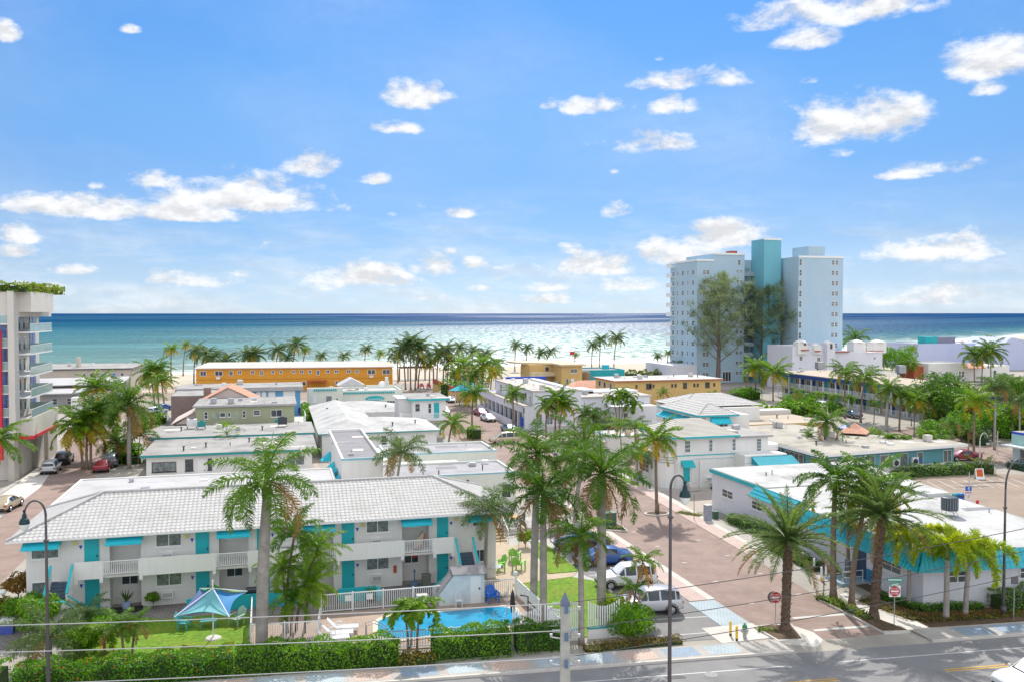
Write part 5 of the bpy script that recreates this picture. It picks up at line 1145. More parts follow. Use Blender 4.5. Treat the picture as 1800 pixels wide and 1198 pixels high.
# roof fan
t=thing('cooling_tower','large dark round condenser on a metal stand on the white corner roof','air conditioner',(*at(1669,905,4.05),4.05))
b=MB(); b.lathe(0,0,[(.62,.45),(.62,1.45),(.5,1.5),(.3,1.5)],20); b.build('casing',mat('dark_slate_metal',(.05,.07,.09),.5,.2,6),t,world=False)
b=MB()
for k in range(4):
    a=k*math.pi/2+.4; b.tube([(.7*math.cos(a),.7*math.sin(a),0),(.5*math.cos(a),.5*math.sin(a),.5)],.03,5)
b.tube([(.6,0,.5),(0,.6,.3),(-.6,0,.5),(0,-.6,.3),(.6,0,.5)],.02,4); b.build('stand',GALV,t,world=False)
b=MB()
for k in range(20):
    a=2*math.pi*k/20; b.tube([(.63*math.cos(a),.63*math.sin(a),.5),(.63*math.cos(a),.63*math.sin(a),1.4)],.012,4)
b.build('grille',GALV,t,world=False)
st=thing('entrance_ramp','pale blue concrete step with white handrail at the street side of the corner building','ramp',(40.8,55.5,0))
b=MB(); b.box(39.8,42.15,54.6,56.6,0,.22); b.build('step',mat('pale_blue_concrete',(.3,.42,.5),.8),st)
b=MB()
for y in (54.6,55.7):
    b.tube([(39.9,y,.2),(39.9,y,1.1),(41.6,y,1.1),(41.6,y,.2)],.03,6); b.tube([(39.9,y,.65),(41.6,y,.65)],.025,6)
b.build('handrail',WRAIL,st)
# ---- pale blue tower block
cd=thing('condominium_tower','tall pale blue twelve-storey condominium tower with teal central shaft by the sea','building',(140,232,0))
D=lambda px,y: xat(px,y,560)
X0=D(1225,226.5); xst=D(1254,226.5); xa1=D(1308,226.5); xt0=D(1342,222); xt1=D(1372,222); xr0=D(1403,215); xr1=D(1481,215)
zt1=zat(457,X0,226.5); zt2=zat(446,xst,226.5); ztt=zat(420,xt0,222); zr=zat(451,xr0,215); zru=zat(433,D(1420,216),216)
b=MB(); b.box(X0,xst,226.5,244,0,zt1); b.box(xst,xa1,226.503,244,0,zt2); b.box(xa1,xt1+6,229,244,0,zt2-1.5)
b.box(xr0,xr1,215,236,0,zr); b.box(xt1+3.0,xr0-.003,222,236,0,zr); b.box(D(1420,216),D(1449,216),216,224,zr,zru); b.build('wall',CONDO,cd)
b=MB(); b.box(xt0,xt1,222,228.9,0,ztt); b.build('lift_shaft',CONDOT,cd)
b=MB(); b.box(X0-.2,xst,226.3,226.49,zt1-.3,zt1+.25); b.box(X0-.2,X0-.01,226.49,244,zt1-.3,zt1+.25); b.box(xst,xa1,226.3,226.5,zt2-.3,zt2+.25); b.build('roof_edge',WP,cd); b=MB(); b.box(xr0-.1,xr1+.1,214.85,214.99,zr-.3,zr+.25); b.build('roof_edge',WP,cd); b=MB(); b.box(xt0-.1,xt1+.1,221.85,221.99,ztt-.3,ztt+.25); b.build('roof_edge',WP,cd)
b=MB(); b.box(D(1284,230),D(1295,230),230,233,zt2,zt2+1.2); b.build('roof_unit',RUST,cd)
fh=2.93
for k in range(12):
    z=zt1-4.1-k*fh
    if z<1: break
    for y0,wd in ((241.2,.9),(238.4,.45),(234.8,.9),(231.8,.45),(228.2,.9)):
        win(cd,'W',X0,y0,y0+wd*1.5,z,z+1.35,2 if wd>.5 else 1,2,small=True,f=.07)
    win(cd,'S',226.5,D(1235,226.5),D(1240.2,226.5),z,z+1.3,2,2,small=True,f=.07); win(cd,'S',226.5,D(1241,226.5),D(1246.2,226.5),z,z+1.3,2,2,small=True,f=.07)
    for p in (1293.5,1300): win(cd,'S',226.5,D(p,226.5),D(p+4.6,226.5),z+.5,z+1.5,2,2 ,small=True,f=.07)
    # recessed balconies either side of the shaft
    for xa_,xb_2,yy in ((xa1+.05,xt0-.05,228.9),(xt1+.05,xt1+2.95,226.5)):
        b=MB(); b.box(xa_,xb_2,yy-2.0,yy,z-.2,z-.0,0); b.box(xa_,xb_2,yy-2.05,yy-1.98,z,z+1.0,0 if k%3 else 2); b.fb('S',yy if yy>228 else 228.0,xa_+.3,xb_2-.5,0,.03,z+.1,z+2.2,1); b.build('balcony',[mat('pale_balcony_paint',(.50,.60,.66),.7),GLG,mat('grey_balcony_screen',(.3,.36,.42),.7)],cd)
for k in range(12):
    z=zr-2.1-k*fh
    if z<1: break
    for p in (1461,1467.5): win(cd,'S',215,D(p,215),D(p+4.8,215),z-.1,z+1.25,2,2,small=True,f=.07)
    win(cd,'S',215,D(1404,215),D(1408.5,215),z-.4,z+1.4,1,2,small=True,f=.07)
    b=MB(); b.fb('W',xt1+3.0,224,224.9,0,.04,z,z+1.2); b.build('window',GL,cd)
    b=MB(); b.box(X0-1.5,X0-.01,240.5,243.8,z-.1,z+.1); b.box(X0-1.5,X0-1.4,240.5,243.8,z+.1,z+1.1); b.build('balcony',WP,cd)
win(cd,'S',226.5,D(1296,226.5),D(1301,226.5),zt2-3.2,zt2-1.6,1,2,small=True,f=.07)
for p0,p1 in ((1338,1352),(1356,1366),(1284,1300)):
    win(cd,'S',222 if p0>1330 else 226.5,D(p0,222),D(p1,222),.3,3.2,3,1,small=True,f=.15)
MB().box(X0-8,X0-.01,226,244,0,5.2).build('podium',WHL,cd)
# ---- spanish style white building in front of the tower's right
sp_=thing('villa_hotel','white Spanish-style three-storey hotel with little arched towers and red tile ledges','building',(144,202,0))
S=lambda px: xat(px,200,620)
b=MB(); zz=11.5
b.box(S(1393),S(1448),200,212,0,zat(608,S(1420),200)); b.box(S(1448),S(1462),198.5,212,0,zat(604,S(1455),200)); b.box(S(1462),S(1560),202,214,0,zat(619,S(1510),202)); b.build('wall',WHL,sp_)
b=MB()
for p,q,zt in ((1400,1416,601),(1429,1441,607),(1450,1462,602)):
    z0=zat(612,S(p),199.5); z1=zat(zt,S(p),199.5); b.box(S(p),S(q),199.3,201.5,z0-1.5,z1); b.lathe((S(p)+S(q))/2,200.4,[((S(q)-S(p))*.72,z1),((S(q)-S(p))*.5,z1+.25),(.05,z1+.6)],4); b.build('turret',WH,sp_); b=MB()
for p,q in ((1522,1543),(1558,1580)):
    z0=9; z1=zat(601,S(p),205); b.box(S(p),S(q),205,208,z0,z1); b.lathe((S(p)+S(q))/2,206.5,[((S(q)-S(p))*.7,z1),((S(q)-S(p))*.45,z1+.3),(.05,z1+.7)],4); b.build('turret',WH,sp_); b=MB()
b=MB()
for p,q,pz in ((1405,1418,615),(1429,1438,617)): b.box(S(p),S(q),198.9,199.28,zat(pz+1,S(p),199),zat(pz-1,S(p),199))
b.box(S(1463),S(1500),201.5,201.98,zat(619,S(1480),202),zat(617,S(1480),202)); b.box(S(1530),S(1560),201.5,201.98,zat(617,S(1540),202),zat(615.5,S(1540),202)); b.build('tile_ledge',RUST,sp_)
for p,q,a,c,yy in ((1410,1414,607,600+3,199.3),(1453,1457,613,604,198.5)): b=MB(); b.fb('S',yy,S(p),S(q),.003,.02,zat(a,S(p),yy),zat(c,S(p),yy)); b.build('arch_opening',DKM,sp_)
for p,q,t_,bo_,yy in ((1405,1411,625,634,200),(1436,1442,627,636,200),(1456,1460,628,637,198.5),(1468,1472,628,635,202),(1544,1548,626,632,202),(1544,1548,646,652,202),(1404,1410,645,648,200)):
    win(sp_,'S',yy,S(p),S(q),zat(bo_,S(p),yy),zat(t_,S(p),yy),2,1,small=True,f=.12)
# ---- navy-trimmed two-storey motel facing the street, gallery along x=116
nb=thing('motel','long two-storey motel with navy roof fascia and white gallery railings','building',(123,155,0))
MB().box(117.6,130,121,185,0,5.2).build('wall',mat('pale_grey_green_wall',(.45,.50,.50),.85),nb)
b=MB(); b.box(115.5,130.5,120.5,185.5,5.95,6.1); b.build('roof',RTAN,nb)
b=MB(); b.box(115.45,130.55,120.45,185.55,5.2,5.947); b.build('fascia',NAVY,nb)
b=MB(); b.box(115.6,117.59,121,185,2.55,2.75); b.box(115.6,117.59,121,185,-.05,.12); b.build('gallery_floor',CONC,nb)
for y0,y1 in ((121,136),(136,152),(152,168),(168,185)):
    rail(nb,'W',115.7,y0,y1,2.75,1.05,.22,posts=2.4); rail(nb,'W',115.7,y0,y1,.12,1.05,.22,posts=2.4)
for i in range(15):
    y=122+i*4.4; b=MB(); b.box(115.6,115.78,y-.08,y+.08,.12,5.2); b.build('post',WP,nb)
for i in range(14):
    y=123.2+i*4.4
    for z in (.12,2.75):
        b=MB(); b.fb('W',117.6,y,y+1.0,0,.05,z,z+2.1,0); b.build('door',NAVY if (i+int(z))%3 else TEALW,nb); win(nb,'W',117.6,y+1.5,y+3.3,z+.8,z+2.1,2,1,small=True)
for i,(px,py) in enumerate(((1424,648),(1455,653),(1583,657))):
    x,y=at(px,py,6.1); t=thing('rooftop_unit',['grey louvred box unit at the far left of the navy-edged motel roof','grey louvred box unit second along the navy-edged motel roof','grey louvred box unit on the right part of the navy-edged motel roof'][i],'air conditioner',(x,y-4 if i<2 else y,6.1))
    b=MB(); b.box(-.9,.9,-.7,.7,.3,2.0); b.build('casing',GALV,t,world=False); b=MB()
    for j in range(6): b.box(-.92,.92,-.72,.72,.5+j*.25,.56+j*.25)
    b.build('louvre',DKM,t,world=False); MB().box(-.5,.5,-.5,.5,0,.3).build('base',DKM,t,world=False)
# ---- far right buildings
LAV=mat('lavender_wall',(.50,.54,.72),.85,.04,.2); 
q1=flat('hotel_block','big plain lavender-blue windowless block near the sea on the right','building',xat(1613,262,620),xat(1752,262,620),262,280,zat(604,xat(1613,262),262),LAV,RW,.3)
b=MB(); xx0,xx1=xat(1627,266),xat(1648,266); b.box(xx0,xx1,266,270,8.6,zat(592,xx0,266)); b.build('teal_roof_box',TEALW,q1); b=MB(); b.box(xx1+.05,xat(1679,266),266,270,8.6,zat(593,xx0,266)); b.build('grey_roof_box',mat('slate_box',(.22,.22,.30),.7),q1)
q2=thing('hotel_block','lavender gable-ended block at the right edge near the sea','building',(285,255,0))
xx0=xat(1752,250,620); xm=xat(1778,250,600); x2=xx0+34
b=MB(); pts=[(xx0,0),(x2,0),(x2,7),(xm,zat(593,xm,250)),(xx0,zat(613,xx0,250))]
b.add([(p[0],250,p[1]) for p in pts]+[(p[0],268,p[1]) for p in pts],[(0,1,2,3,4),(9,8,7,6,5)]+[(i,5+i,5+(i+1)%5,(i+1)%5) for i in range(5)]); b.build('wall',LAV,q2)
b=MB(); b.box(xm+6,x2,249,249.9,zat(600,xm,250)-.5,zat(597,xm,250)); b.build('roof_ledge',TILEP,q2)
q3=flat('bungalow','low white bungalow with red tile patches in front of the lavender block','building',xat(1632,212,650),xat(1700,212,650),212,222,zat(638.5,xat(1640,212),212),WH,RW,.35)
for p,q in ((1637,1644),(1662,1668),(1669,1673),(1686,1690),(1691,1696)): win(q3,'S',212,xat(p,212),xat(q,212),1.2,3.0,1,2,small=True,f=.12)
MB().box(xat(1607,214),xat(1631,214),214,220,0,4.4).build('tiled_wing',RUST,q3)
q4=thing('bungalow','small white bungalow with peach tiled porch roof behind the coconut palms','building',(205,213,0))
MB().box(xat(1700,213)+.1,xat(1775,213),213,222,0,4.3).build('wall',WH,q4); b=MB(); b.add([(xat(1700,210),209.5,4.0),(xat(1732,210),209.5,4.0),(xat(1734,213),214,5.2),(xat(1704,213),214,5.2)],[(0,1,2,3)]); b.box(xat(1700,210),xat(1732,210),209.5,209.7,3.8,4.0); b.build('porch_roof',TILEP,q4)
win(q4,'S',213,xat(1747,213),xat(1752,213),.8,3,1,1,small=True)
q5=thing('motel_office','small pale aqua office with blue-edged flat roof at the right edge','building',(102,87,0))
Xq=93.6; b=MB(); b.box(Xq,Xq+18,82,93,0,2.6); b.build('wall',mat('white_aqua_wall',(.62,.70,.70),.8),q5)
b=MB(); b.box(Xq-.1,Xq+18,81.9,93.1,2.8,4.4); b.build('parapet',mat('pale_aqua_band_wall',(.35,.56,.52),.8),q5); b=MB(); b.box(Xq-1.4,Xq+18,81,93.5,2.6,2.79); b.build('canopy',WP,q5)
b=MB(); b.box(Xq-.14,Xq-.11,81.9,93.1,4.2,4.5); b.build('roof_edge',ROYAL,q5); MB().box(Xq-.1,Xq+18,81.9,93.1,4.403,4.48).build('roof',RBG,q5)
for i in range(4): win(q5,'W',Xq,91.8-i*2.4,90.2-i*2.4,.7,2.4,2,1,gl=GLC)

clutter(od,43.5,48,144,166,6.8,7,12); clutter(od,52,66,150,154.5,4.85,7,13); clutter(sb,69,91,169.5,179.5,6.0,12,14); clutter(vb,67,81,117.5,126,3.3,6,15,False); clutter(yb,64,74,92,113,3.3,12,16); clutter(yb,74,84,93.5,96,3.3,7,17)
clutter(zb,44,56,68,79,4.16,9,18,False); clutter(zb,44,52,50,66,4.05,8,19,False); clutter(zb,52,55.5,50,62,4.05,4,20); clutter(nb,117,129,122,184,6.1,22,21); clutter(xb_,44,49.5,110,114,3.38,3,22,False); clutter(q1,xat(1680,266),xat(1740,266),264,278,8.8,6,23); clutter(wb,51.8,55.6,90.5,97.5,5.8,4,24,False); clutter(q3,185,196,213,221,4.7,5,25)
# ================================================================ PALMS
UP=Vector((0,0,1))
def frond(b,rng,o,az,e0,L,droop,ll,nl,w,hang=.5,wind=0.,mi=0,plume=0.,fold=.25,stalk=.12,fwd=.55):
    """one pinnate frond: bent rachis with separate tapering leaflets on both sides"""
    seg=9; pts=[]; p=Vector(o); hdir=Vector((math.cos(az),math.sin(az),0))
    e=e0
    for i in range(seg+1):
        pts.append(p.copy()); t=i/seg
        e=e0-droop*(t**1.2)
        d=hdir*math.cos(e)+UP*math.sin(e)
        if wind: d=(d+Vector((wind,-wind*.2,0))*t).normalized()
        p=p+d*(L/seg)
    b.tube(pts,[.035*(1-i/(seg+1))*L/3+.008 for i in range(seg+1)],4,mi,cap=False)
    for i in range(nl):
        t=stalk+(1-stalk)*(i+.5)/nl; k=min(seg-1,int(t*seg)); f=t*seg-k
        q=pts[k].lerp(pts[k+1],f); d=(pts[k+1]-pts[k]).normalized()
        side=d.cross(UP); 
        if side.length<.05: side=Vector((-hdir.y,hdir.x,0))
        side.normalize(); nrm=side.cross(d)
        env=(math.sin(math.pi*min(1,max(.08,(t-stalk)/(1-stalk)*.9+.12)))**.6)
        l=ll*env*rng.uniform(.85,1.12)
        for s in (-1,1):
            ang=fold+rng.uniform(-1,1)*plume+rng.uniform(-.12,.12)
            dirn=(side*s*math.cos(ang)+nrm*math.sin(ang)*1.0+d*fwd*rng.uniform(.8,1.2)).normalized()
            if wind: dirn=(dirn+Vector((wind*.5,0,0))).normalized()
            q1=q+dirn*l*.5; d2=(dirn-UP*hang*rng.uniform(.7,1.3)).normalized(); q2=q1+d2*l*.5
            wv=(d*.75+nrm*.65*rng.uniform(-1,1)).normalized()*w*.5
            b.add([tuple(q-wv*.6),tuple(q+wv*.6),tuple(q1+wv),tuple(q1-wv),tuple(q2)],[(0,1,2,3),(3,2,4)],mi)
def crown(kind,seed):
    rng=random.Random(seed); b=MB()
    if kind=='royal':   # plumose fronds, a spear, lower ones hanging
        for i in range(18):
            t=i/17; az=i*2.4+rng.uniform(-.3,.3); e=1.25-1.75*t+rng.uniform(-.1,.1)
            frond(b,rng,(0,0,.1),az,e,3.6*rng.uniform(.85,1.05),1.15+.75*t,.80,66,.06,1.0,.0,0 if t<.8 else (0 if rng.random()<.5 else 1),plume=.55,fold=.15)
        frond(b,rng,(0,0,.1),1,1.5,2.6,.15,.3,26,.05,.1,0,0,plume=.2,fwd=1.3)
    elif kind=='date':
        for i in range(58):
            t=i/57; az=i*2.4+rng.uniform(-.2,.2); e=1.35-1.75*t+rng.uniform(-.12,.12)
            frond(b,rng,(0,0,0),az,e,3.4*rng.uniform(.8,1.1),.6+.5*t,  .42,56,.042,.15,0,0 if t<.93 else 1,plume=.35,fold=.4,fwd=.9)
    elif kind in('coco','cocoy','beach'):
        for i in range(24):
            t=i/23; az=i*2.4+rng.uniform(-.3,.3); e=1.2-1.75*t+rng.uniform(-.15,.15)
            frond(b,rng,(0,0,0),az,e,3.3*rng.uniform(.8,1.1),1.0+.5*t,.78,36,.095,.9,.35,(1 if (kind=='cocoy' and t>.78) or t>.95 else 0),plume=.25,fold=.15,fwd=.7)
        for i in range(9):
            a=rng.uniform(0,6.3); b.tube([(math.cos(a)*.22,math.sin(a)*.22,-.25),(math.cos(a)*.26,math.sin(a)*.26,-.47)],[.13,.09],5,2)
    elif kind=='beach':
        for i in range(15):
            t=i/14; az=i*2.4+rng.uniform(-.4,.4); e=1.25-1.75*t+rng.uniform(-.2,.2)
            frond(b,rng,(0,0,0),az,e,3.3*rng.uniform(.7,1.1),.9+.6*t,.62,24,.085,.8,.6,(1 if t>.93 else 0),plume=.25,fold=.1,fwd=.8)
    elif kind=='areca':
        for i in range(19):
            t=i/18; az=i*2.4+rng.uniform(-.3,.3); e=1.4-1.9*t
            frond(b,rng,(0,0,0),az,e,2.7*rng.uniform(.85,1.1),1.2+.6*t,.7,44,.06,1.0,.0,0,plume=.3,fold=.3)
    elif kind=='queen':
        for i in range(17):
            t=i/16; az=i*2.4+rng.uniform(-.3,.3); e=1.2-1.55*t+rng.uniform(-.15,.15)
            frond(b,rng,(0,0,0),az,e,3.0*rng.uniform(.85,1.1),1.3+.6*t,.75,54,.055,1.3,.0,0 if t<.85 else 1,plume=.8,fold=0)
    elif kind=='foxtail':
        for i in range(10):
            t=i/9; az=i*2.4+rng.uniform(-.3,.3); e=1.15-.95*t
            frond(b,rng,(0,0,0),az,e,3.1,2.3+.4*t,.42,170,.06,.1,.15,0,plume=2.2,fold=.0,stalk=.05)
    elif kind=='adonidia':
        for i in range(10):
            t=i/9; az=i*2.4+rng.uniform(-.3,.3); e=1.1-1.0*t
            frond(b,rng,(0,0,0),az,e,1.7,2.0+.4*t,.5,28,.11,.55,0,0,plume=.2,fold=.35)
    elif kind=='thin':
        for i in range(13):
            t=i/12; az=i*2.4+rng.uniform(-.3,.3); e=1.2-1.4*t
            frond(b,rng,(0,0,0),az,e,2.4,1.2+.5*t,.62,34,.075,.9,0,0 if t<.8 else 1,plume=.4,fold=.2)
    elif kind=='fan':
        for i in range(24):
            az=i*2.4; e=1.3-1.9*(i/23); d=Vector((math.cos(az)*math.cos(e),math.sin(az)*math.cos(e),math.sin(e))); c=d*1.1
            s=d.cross(UP).normalized(); n=s.cross(d); b.tube([(0,0,0),tuple(c)],[.02,.015],4,0,False)
            for k in range(11):
                a=(k-5)*.24; dd=(d*math.cos(a)+s*math.sin(a)).normalized(); tip=c+dd*.75-UP*.18*rng.random(); m_=c+dd*.45
                b.add([tuple(c),tuple(m_+n*.03+s*.04),tuple(tip),tuple(m_-s*.04)],[(0,1,2,3)],0)
    me=bpy.data.meshes.new('crown'); me.from_pydata(b.v,[],b.f)
    ms={'royal':[FRG,FRD,BARKD],'date':[FRDT,FRD,BARKD],'coco':[FRG,FRY,CANDY],'cocoy':[FRB,FRY,CANDY],'queen':[FRS,FRD,BARKD],'beach':[FRS,FRY,BARKD],'areca':[FRB,FRD,BARKD],'foxtail':[FRYG,FRY,BARKD],'adonidia':[FRB,FRD,BARKD],'thin':[FRG,FRD,BARKD],'fan':[FRB,FRD,BARKD]}[kind]
    for m in ms: me.materials.append(m)
    me.polygons.foreach_set('material_index',b.m); me.update(); return me
FRYG=leafmat('yellow_green_foxtail_leaf',(.17,.32,.015),(.48,.50,.03),.45)
FRDT=leafmat('date_palm_leaf',(.07,.14,.04),(.22,.30,.09),.4)
CR={}
RAD={'royal':3.2,'date':3.4,'coco':3.3,'cocoy':3.3,'queen':2.9,'foxtail':2.15,'adonidia':1.55,'thin':2.2,'fan':1.8,'beach':3.3,'areca':2.3}
NVAR={'royal':3,'date':2,'coco':3,'cocoy':2,'queen':2,'foxtail':2,'adonidia':2,'thin':2,'fan':1,'beach':4,'areca':2}
prng=random.Random(11)
PN={'royal':'royal_palm','date':'date_palm','coco':'coconut_palm','cocoy':'coconut_palm','queen':'queen_palm','foxtail':'foxtail_palm','adonidia':'christmas_palm','thin':'slender_palm','fan':'fan_palm','beach':'coconut_palm','areca':'areca_palm'}
def trunk_mesh(pts,kind,r):
    b=MB(); n=10 if r>.12 else 7
    if kind=='date':
        P=[];Rr=[]; N_=40
        for i in range(N_+1):
            t=i/N_; P.append(tuple(Vector(pts[0]).lerp(Vector(pts[-1]),t))); Rr.append(r*(1.35 if t<.06 else 1)*(1+.12*(i%2))*(1.15 if t>.9 else 1))
        b.tube(P,Rr,12)
        rg=random.Random(5)
        for i in range(90):   # old leaf bases
            t=i/90; p=Vector(pts[0]).lerp(Vector(pts[-1]),t); a=i*2.4; d=Vector((math.cos(a),math.sin(a),0))
            s=Vector((-d.y,d.x,0))*.08; q=p+d*r*1.0
            b.add([tuple(q-s),tuple(q+s),tuple(q+d*.09+UP*.14+s*.6),tuple(q+d*.09+UP*.14-s*.6),tuple(q+UP*.2)],[(0,1,2,3),(3,2,4)])
    else:
        P=[Vector(p) for p in pts]; Q=[];Rr=[]; N_=12
        for i in range(N_+1):
            t=i/N_; a,b_,c=P[0],P[1],P[2]; Q.append(tuple(a*(1-t)**2+b_*2*t*(1-t)+c*t*t))
            f=1.0
            if kind in('coco','cocoy','thin','beach'): f=1.6 if i==0 else (1.2-.45*t)
            elif kind=='royal': f=1.25 if i==0 else (1.05+.12*math.sin(t*3.1)-.25*t)
            else: f=1.3 if i==0 else 1.05-.3*t
            Rr.append(r*f)
        b.tube(Q,Rr,n)
    return b
TR={'royal':.24,'date':.27,'coco':.15,'cocoy':.15,'queen':.16,'foxtail':.15,'adonidia':.08,'thin':.08,'fan':.13,'beach':.15,'areca':.09}
def palm(kind,bx,by,cx,cy,rpx,label,group,lean=None,dead=0,r=None,base=None,shaft=None,y=None):
    if base is None:
        gx,gy=at(bx,by)
    else: gx,gy=base
    Dp=gx*syw+gy*cyw
    if base is not None: bx=CX+F*(gx*cyw-gy*syw)/Dp
    lat=(cx-bx)/F*Dp; tx,ty=gx+lat*cyw,gy-lat*syw
    tz=zat(cy,tx,ty); h=tz
    key=(kind,prng.randrange(NVAR[kind]))
    if key not in CR: CR[key]=crown(kind,hash(key[1])+len(kind)*7)
    s=rpx/F*Dp/RAD[kind]*1.38
    t=thing(PN[kind],label,'palm tree',(gx,gy,0),group)
    tr=r or TR[kind]*(.8+.2*min(1.5,h/7))
    mid=(lat*cyw*.15,-lat*syw*.15,h*.5) if lean is None else (lat*cyw*lean,-lat*syw*lean,h*.5)
    if kind in('coco','cocoy','beach'): mid=(lat*cyw*.1-.15,-lat*syw*.1,h*.5)
    top=(tx-gx,ty-gy,h-(.7*s if kind in('royal','foxtail') else 0))
    tm=trunk_mesh([(0,0,0),mid,top],kind,tr)
    tm.build('trunk',{'royal':BARKR,'date':BARKD,'queen':BARKR,'foxtail':BARKR}.get(kind,BARKC),t,world=False,smooth=kind!='date')
    if kind in('royal','foxtail','adonidia'):
        b=MB(); p=Vector(top); q=Vector((tx-gx,ty-gy,h+.15*s))
        if kind=='adonidia': p=p-UP*.5*s
        b.tube([tuple(p-UP*.02),tuple(p.lerp(q,.3)),tuple(p.lerp(q,.8)),tuple(q)],[tr*.8,tr*1.0,tr*.75,tr*.45],9); b.build('crownshaft',SHAFT,t,world=False,smooth=True)
    o=bpy.data.objects.new('crown',CR[key]); col.objects.link(o); o.parent=t; o.location=(tx-gx,ty-gy,h)
    o.scale=(s,s,s*.95); o.rotation_euler=(0,0,0 if kind in('coco','cocoy','beach') else prng.uniform(0,6.28))
    if kind in('coco','cocoy','beach'): o.rotation_euler=(0,0,prng.uniform(-.35,.35))
    if dead:
        b=MB(); rg=random.Random(dead)
        for i in range(dead):
            a=rg.uniform(0,6.3); frond(b,rg,(tx-gx,ty-gy,h-.1),a,-.9,2.6*s,.7,.35*s,22,.08,1.2,0,0,plume=.6)
        b.build('dead_fronds',FRO if kind!='royal' else FRD,t,world=False)
    return t
G1='tall palms around the pool and motel yard'; G2='palms on the street corner'; G3='palms along the left street'; G4='coconut palms on the beach'; G5='palms beside the side street and courtyard'; G6='palms along the parking lot hedge'; G7='palms by the navy-edged motel'
P=palm
P('royal',460,1143,472,850,86,'tall royal palm with thick pale trunk rising in front of the motel roof',G1,r=.33,dead=2)
P('royal',955,1098,955,868,72,'royal palm with brown trunk and long hanging fronds right of the pool',G1,r=.23,dead=3)
P('royal',938,1062,945,800,62,'royal palm with smooth greenish trunk just behind the brown-trunked one',G1,r=.25)
P('royal',1057,1084,1057,835,76,'royal palm with banded thick trunk between the yard lawn and the parked cars',G1,r=.30,dead=3)
P('royal',1022,1132,1020,945,50,'shorter dark-green royal palm by the picket fence behind the utility pole',G1,r=.18,dead=2)
P('royal',0,0,1028,790,58,'bright royal palm crown standing farther back between the two tall yard palms',G1,base=(26.6,76),r=.2)
P('queen',853,1022,857,898,50,'queen palm with drooping grey-green fronds beside the right motel stair',G1,dead=2)
P('adonidia',733,1146,738,1070,36,'pool-side christmas palm leaning right, nearest trunk of its clump',G1)
P('adonidia',718,1138,712,1078,32,'pool-side christmas palm leaning left in the same clump',G1)
P('adonidia',723,1134,726,1066,30,'straight middle christmas palm of the pool-side clump',G1)
for i,(bx,by,cx,cy,r,l) in enumerate([(500,1110,520,935,52,'topmost crown of the dense palm clump right of the thick royal trunk'),(520,1108,560,968,50,'right-hand crown of the dense palm clump before the motel'),(505,1112,497,1000,44,'left crown of the dense palm clump touching the royal trunk'),(535,1112,548,1030,48,'lowest right crown of the dense palm clump over the pool gate'),(512,1116,515,1055,44,'low front crown of the dense palm clump above the white fence')]):
    P('areca',bx,by,cx,cy,r*.78,l,'palm clump in front of the motel',r=.09)
P('thin',1112,1084,1130,985,30,'slender palm above the bright shrub at the parking bays',G1,r=.06,dead=3)
P('thin',1120,1088,1112,1035,24,'shorter slender palm low beside the bright shrub',G1,r=.06,dead=2)
P('thin',218,1160,212,1100,34,'small palm with thin trunk left of the shade sail',G1,r=.07)
P('thin',232,1158,240,1095,28,'small palm leaning right on the motel lawn',G1,r=.07)
P('adonidia',185,1150,180,1108,34,'small palm with orange sheath over the flowering hedge',G1,dead=2)
P('queen',152,1115,150,1082,40,'low silvery feathery palm in front of the left motel stair',G1,r=.12)
P('queen',85,1165,88,1120,62,'broad low date-like palm behind the left lamp post',G1,r=.2)
# corner
P('date',1380,1108,1384,950,84,'date palm on the corner island with rough dark trunk',G2)
P('date',1535,1088,1548,905,80,'date palm with rough dark trunk in the corner bed before the street sign',G2)
P('coco',1465,1052,1466,842,62,'coconut palm with flared trunk in the corner bed, left of the leaning one',G2,r=.2)
P('cocoy',1497,1062,1527,858,68,'leaning coconut palm in the corner bed crossing behind the date palm',G2,r=.17,lean=.9)
P('coco',1492,1018,1490,905,34,'slim coconut palm close to the turquoise mansard behind the flared trunk',G2,r=.13)
P('foxtail',1597,1066,1598,948,42,'foxtail palm at the wall by the building corner, leftmost of three',G2)
P('foxtail',1663,1088,1664,962,46,'foxtail palm in the red ground cover, middle of three',G2,r=.19)
P('foxtail',1697,1082,1702,968,52,'foxtail palm in the red ground cover, rightmost of three',G2,r=.17)
P('coco',1578,1045,1580,950,40,'small palm half hidden in front of the dark blue door',G2,r=.11)
# left street
P('cocoy',146,824,140,748,48,'golden green coconut palm with orange hanging fronds by the parked cars',G3,dead=6)
P('cocoy',153,824,156,738,42,'second golden coconut palm with twin trunk behind the one with orange fronds',G3,dead=2)
P('cocoy',186,800,170,680,36,'coconut palm farther up the left street with higher crown',G3)
P('coco',160,824,168,720,34,'coconut palm between the twin trunk and the farther high crown',G3)
P('royal',227,822,228,712,52,'dark drooping royal palm beside the low off-white building',G3,dead=4)
P('royal',203,812,205,775,34,'low dark royal palm over the left street parking',G3)
P('thin',243,815,247,765,30,'bushy green palm right of the dark royal palm',G3)
P('coco',207,800,208,715,34,'dark coconut crown left of the drooping royal palm',G3)
for bx,by,cx,cy,r,l in ((272,712,265,655,28,'bright coconut palm left of the blue building, leftmost of three'),(279,713,277,648,24,'coconut palm left of the blue building, middle of three'),(289,716,284,668,24,'coconut palm left of the blue building, lowest of three')): P('cocoy',bx,by,cx,cy,r,l,G3)
P('coco',0,0,-8,770,48,'green coconut palm cut by the left edge before the modern block',G3,base=(-27.6,88))
P('fan',0,0,397,760,18,'little fan palm in the gap of the stained grey roofs',G3,base=(-6.5,123.4))
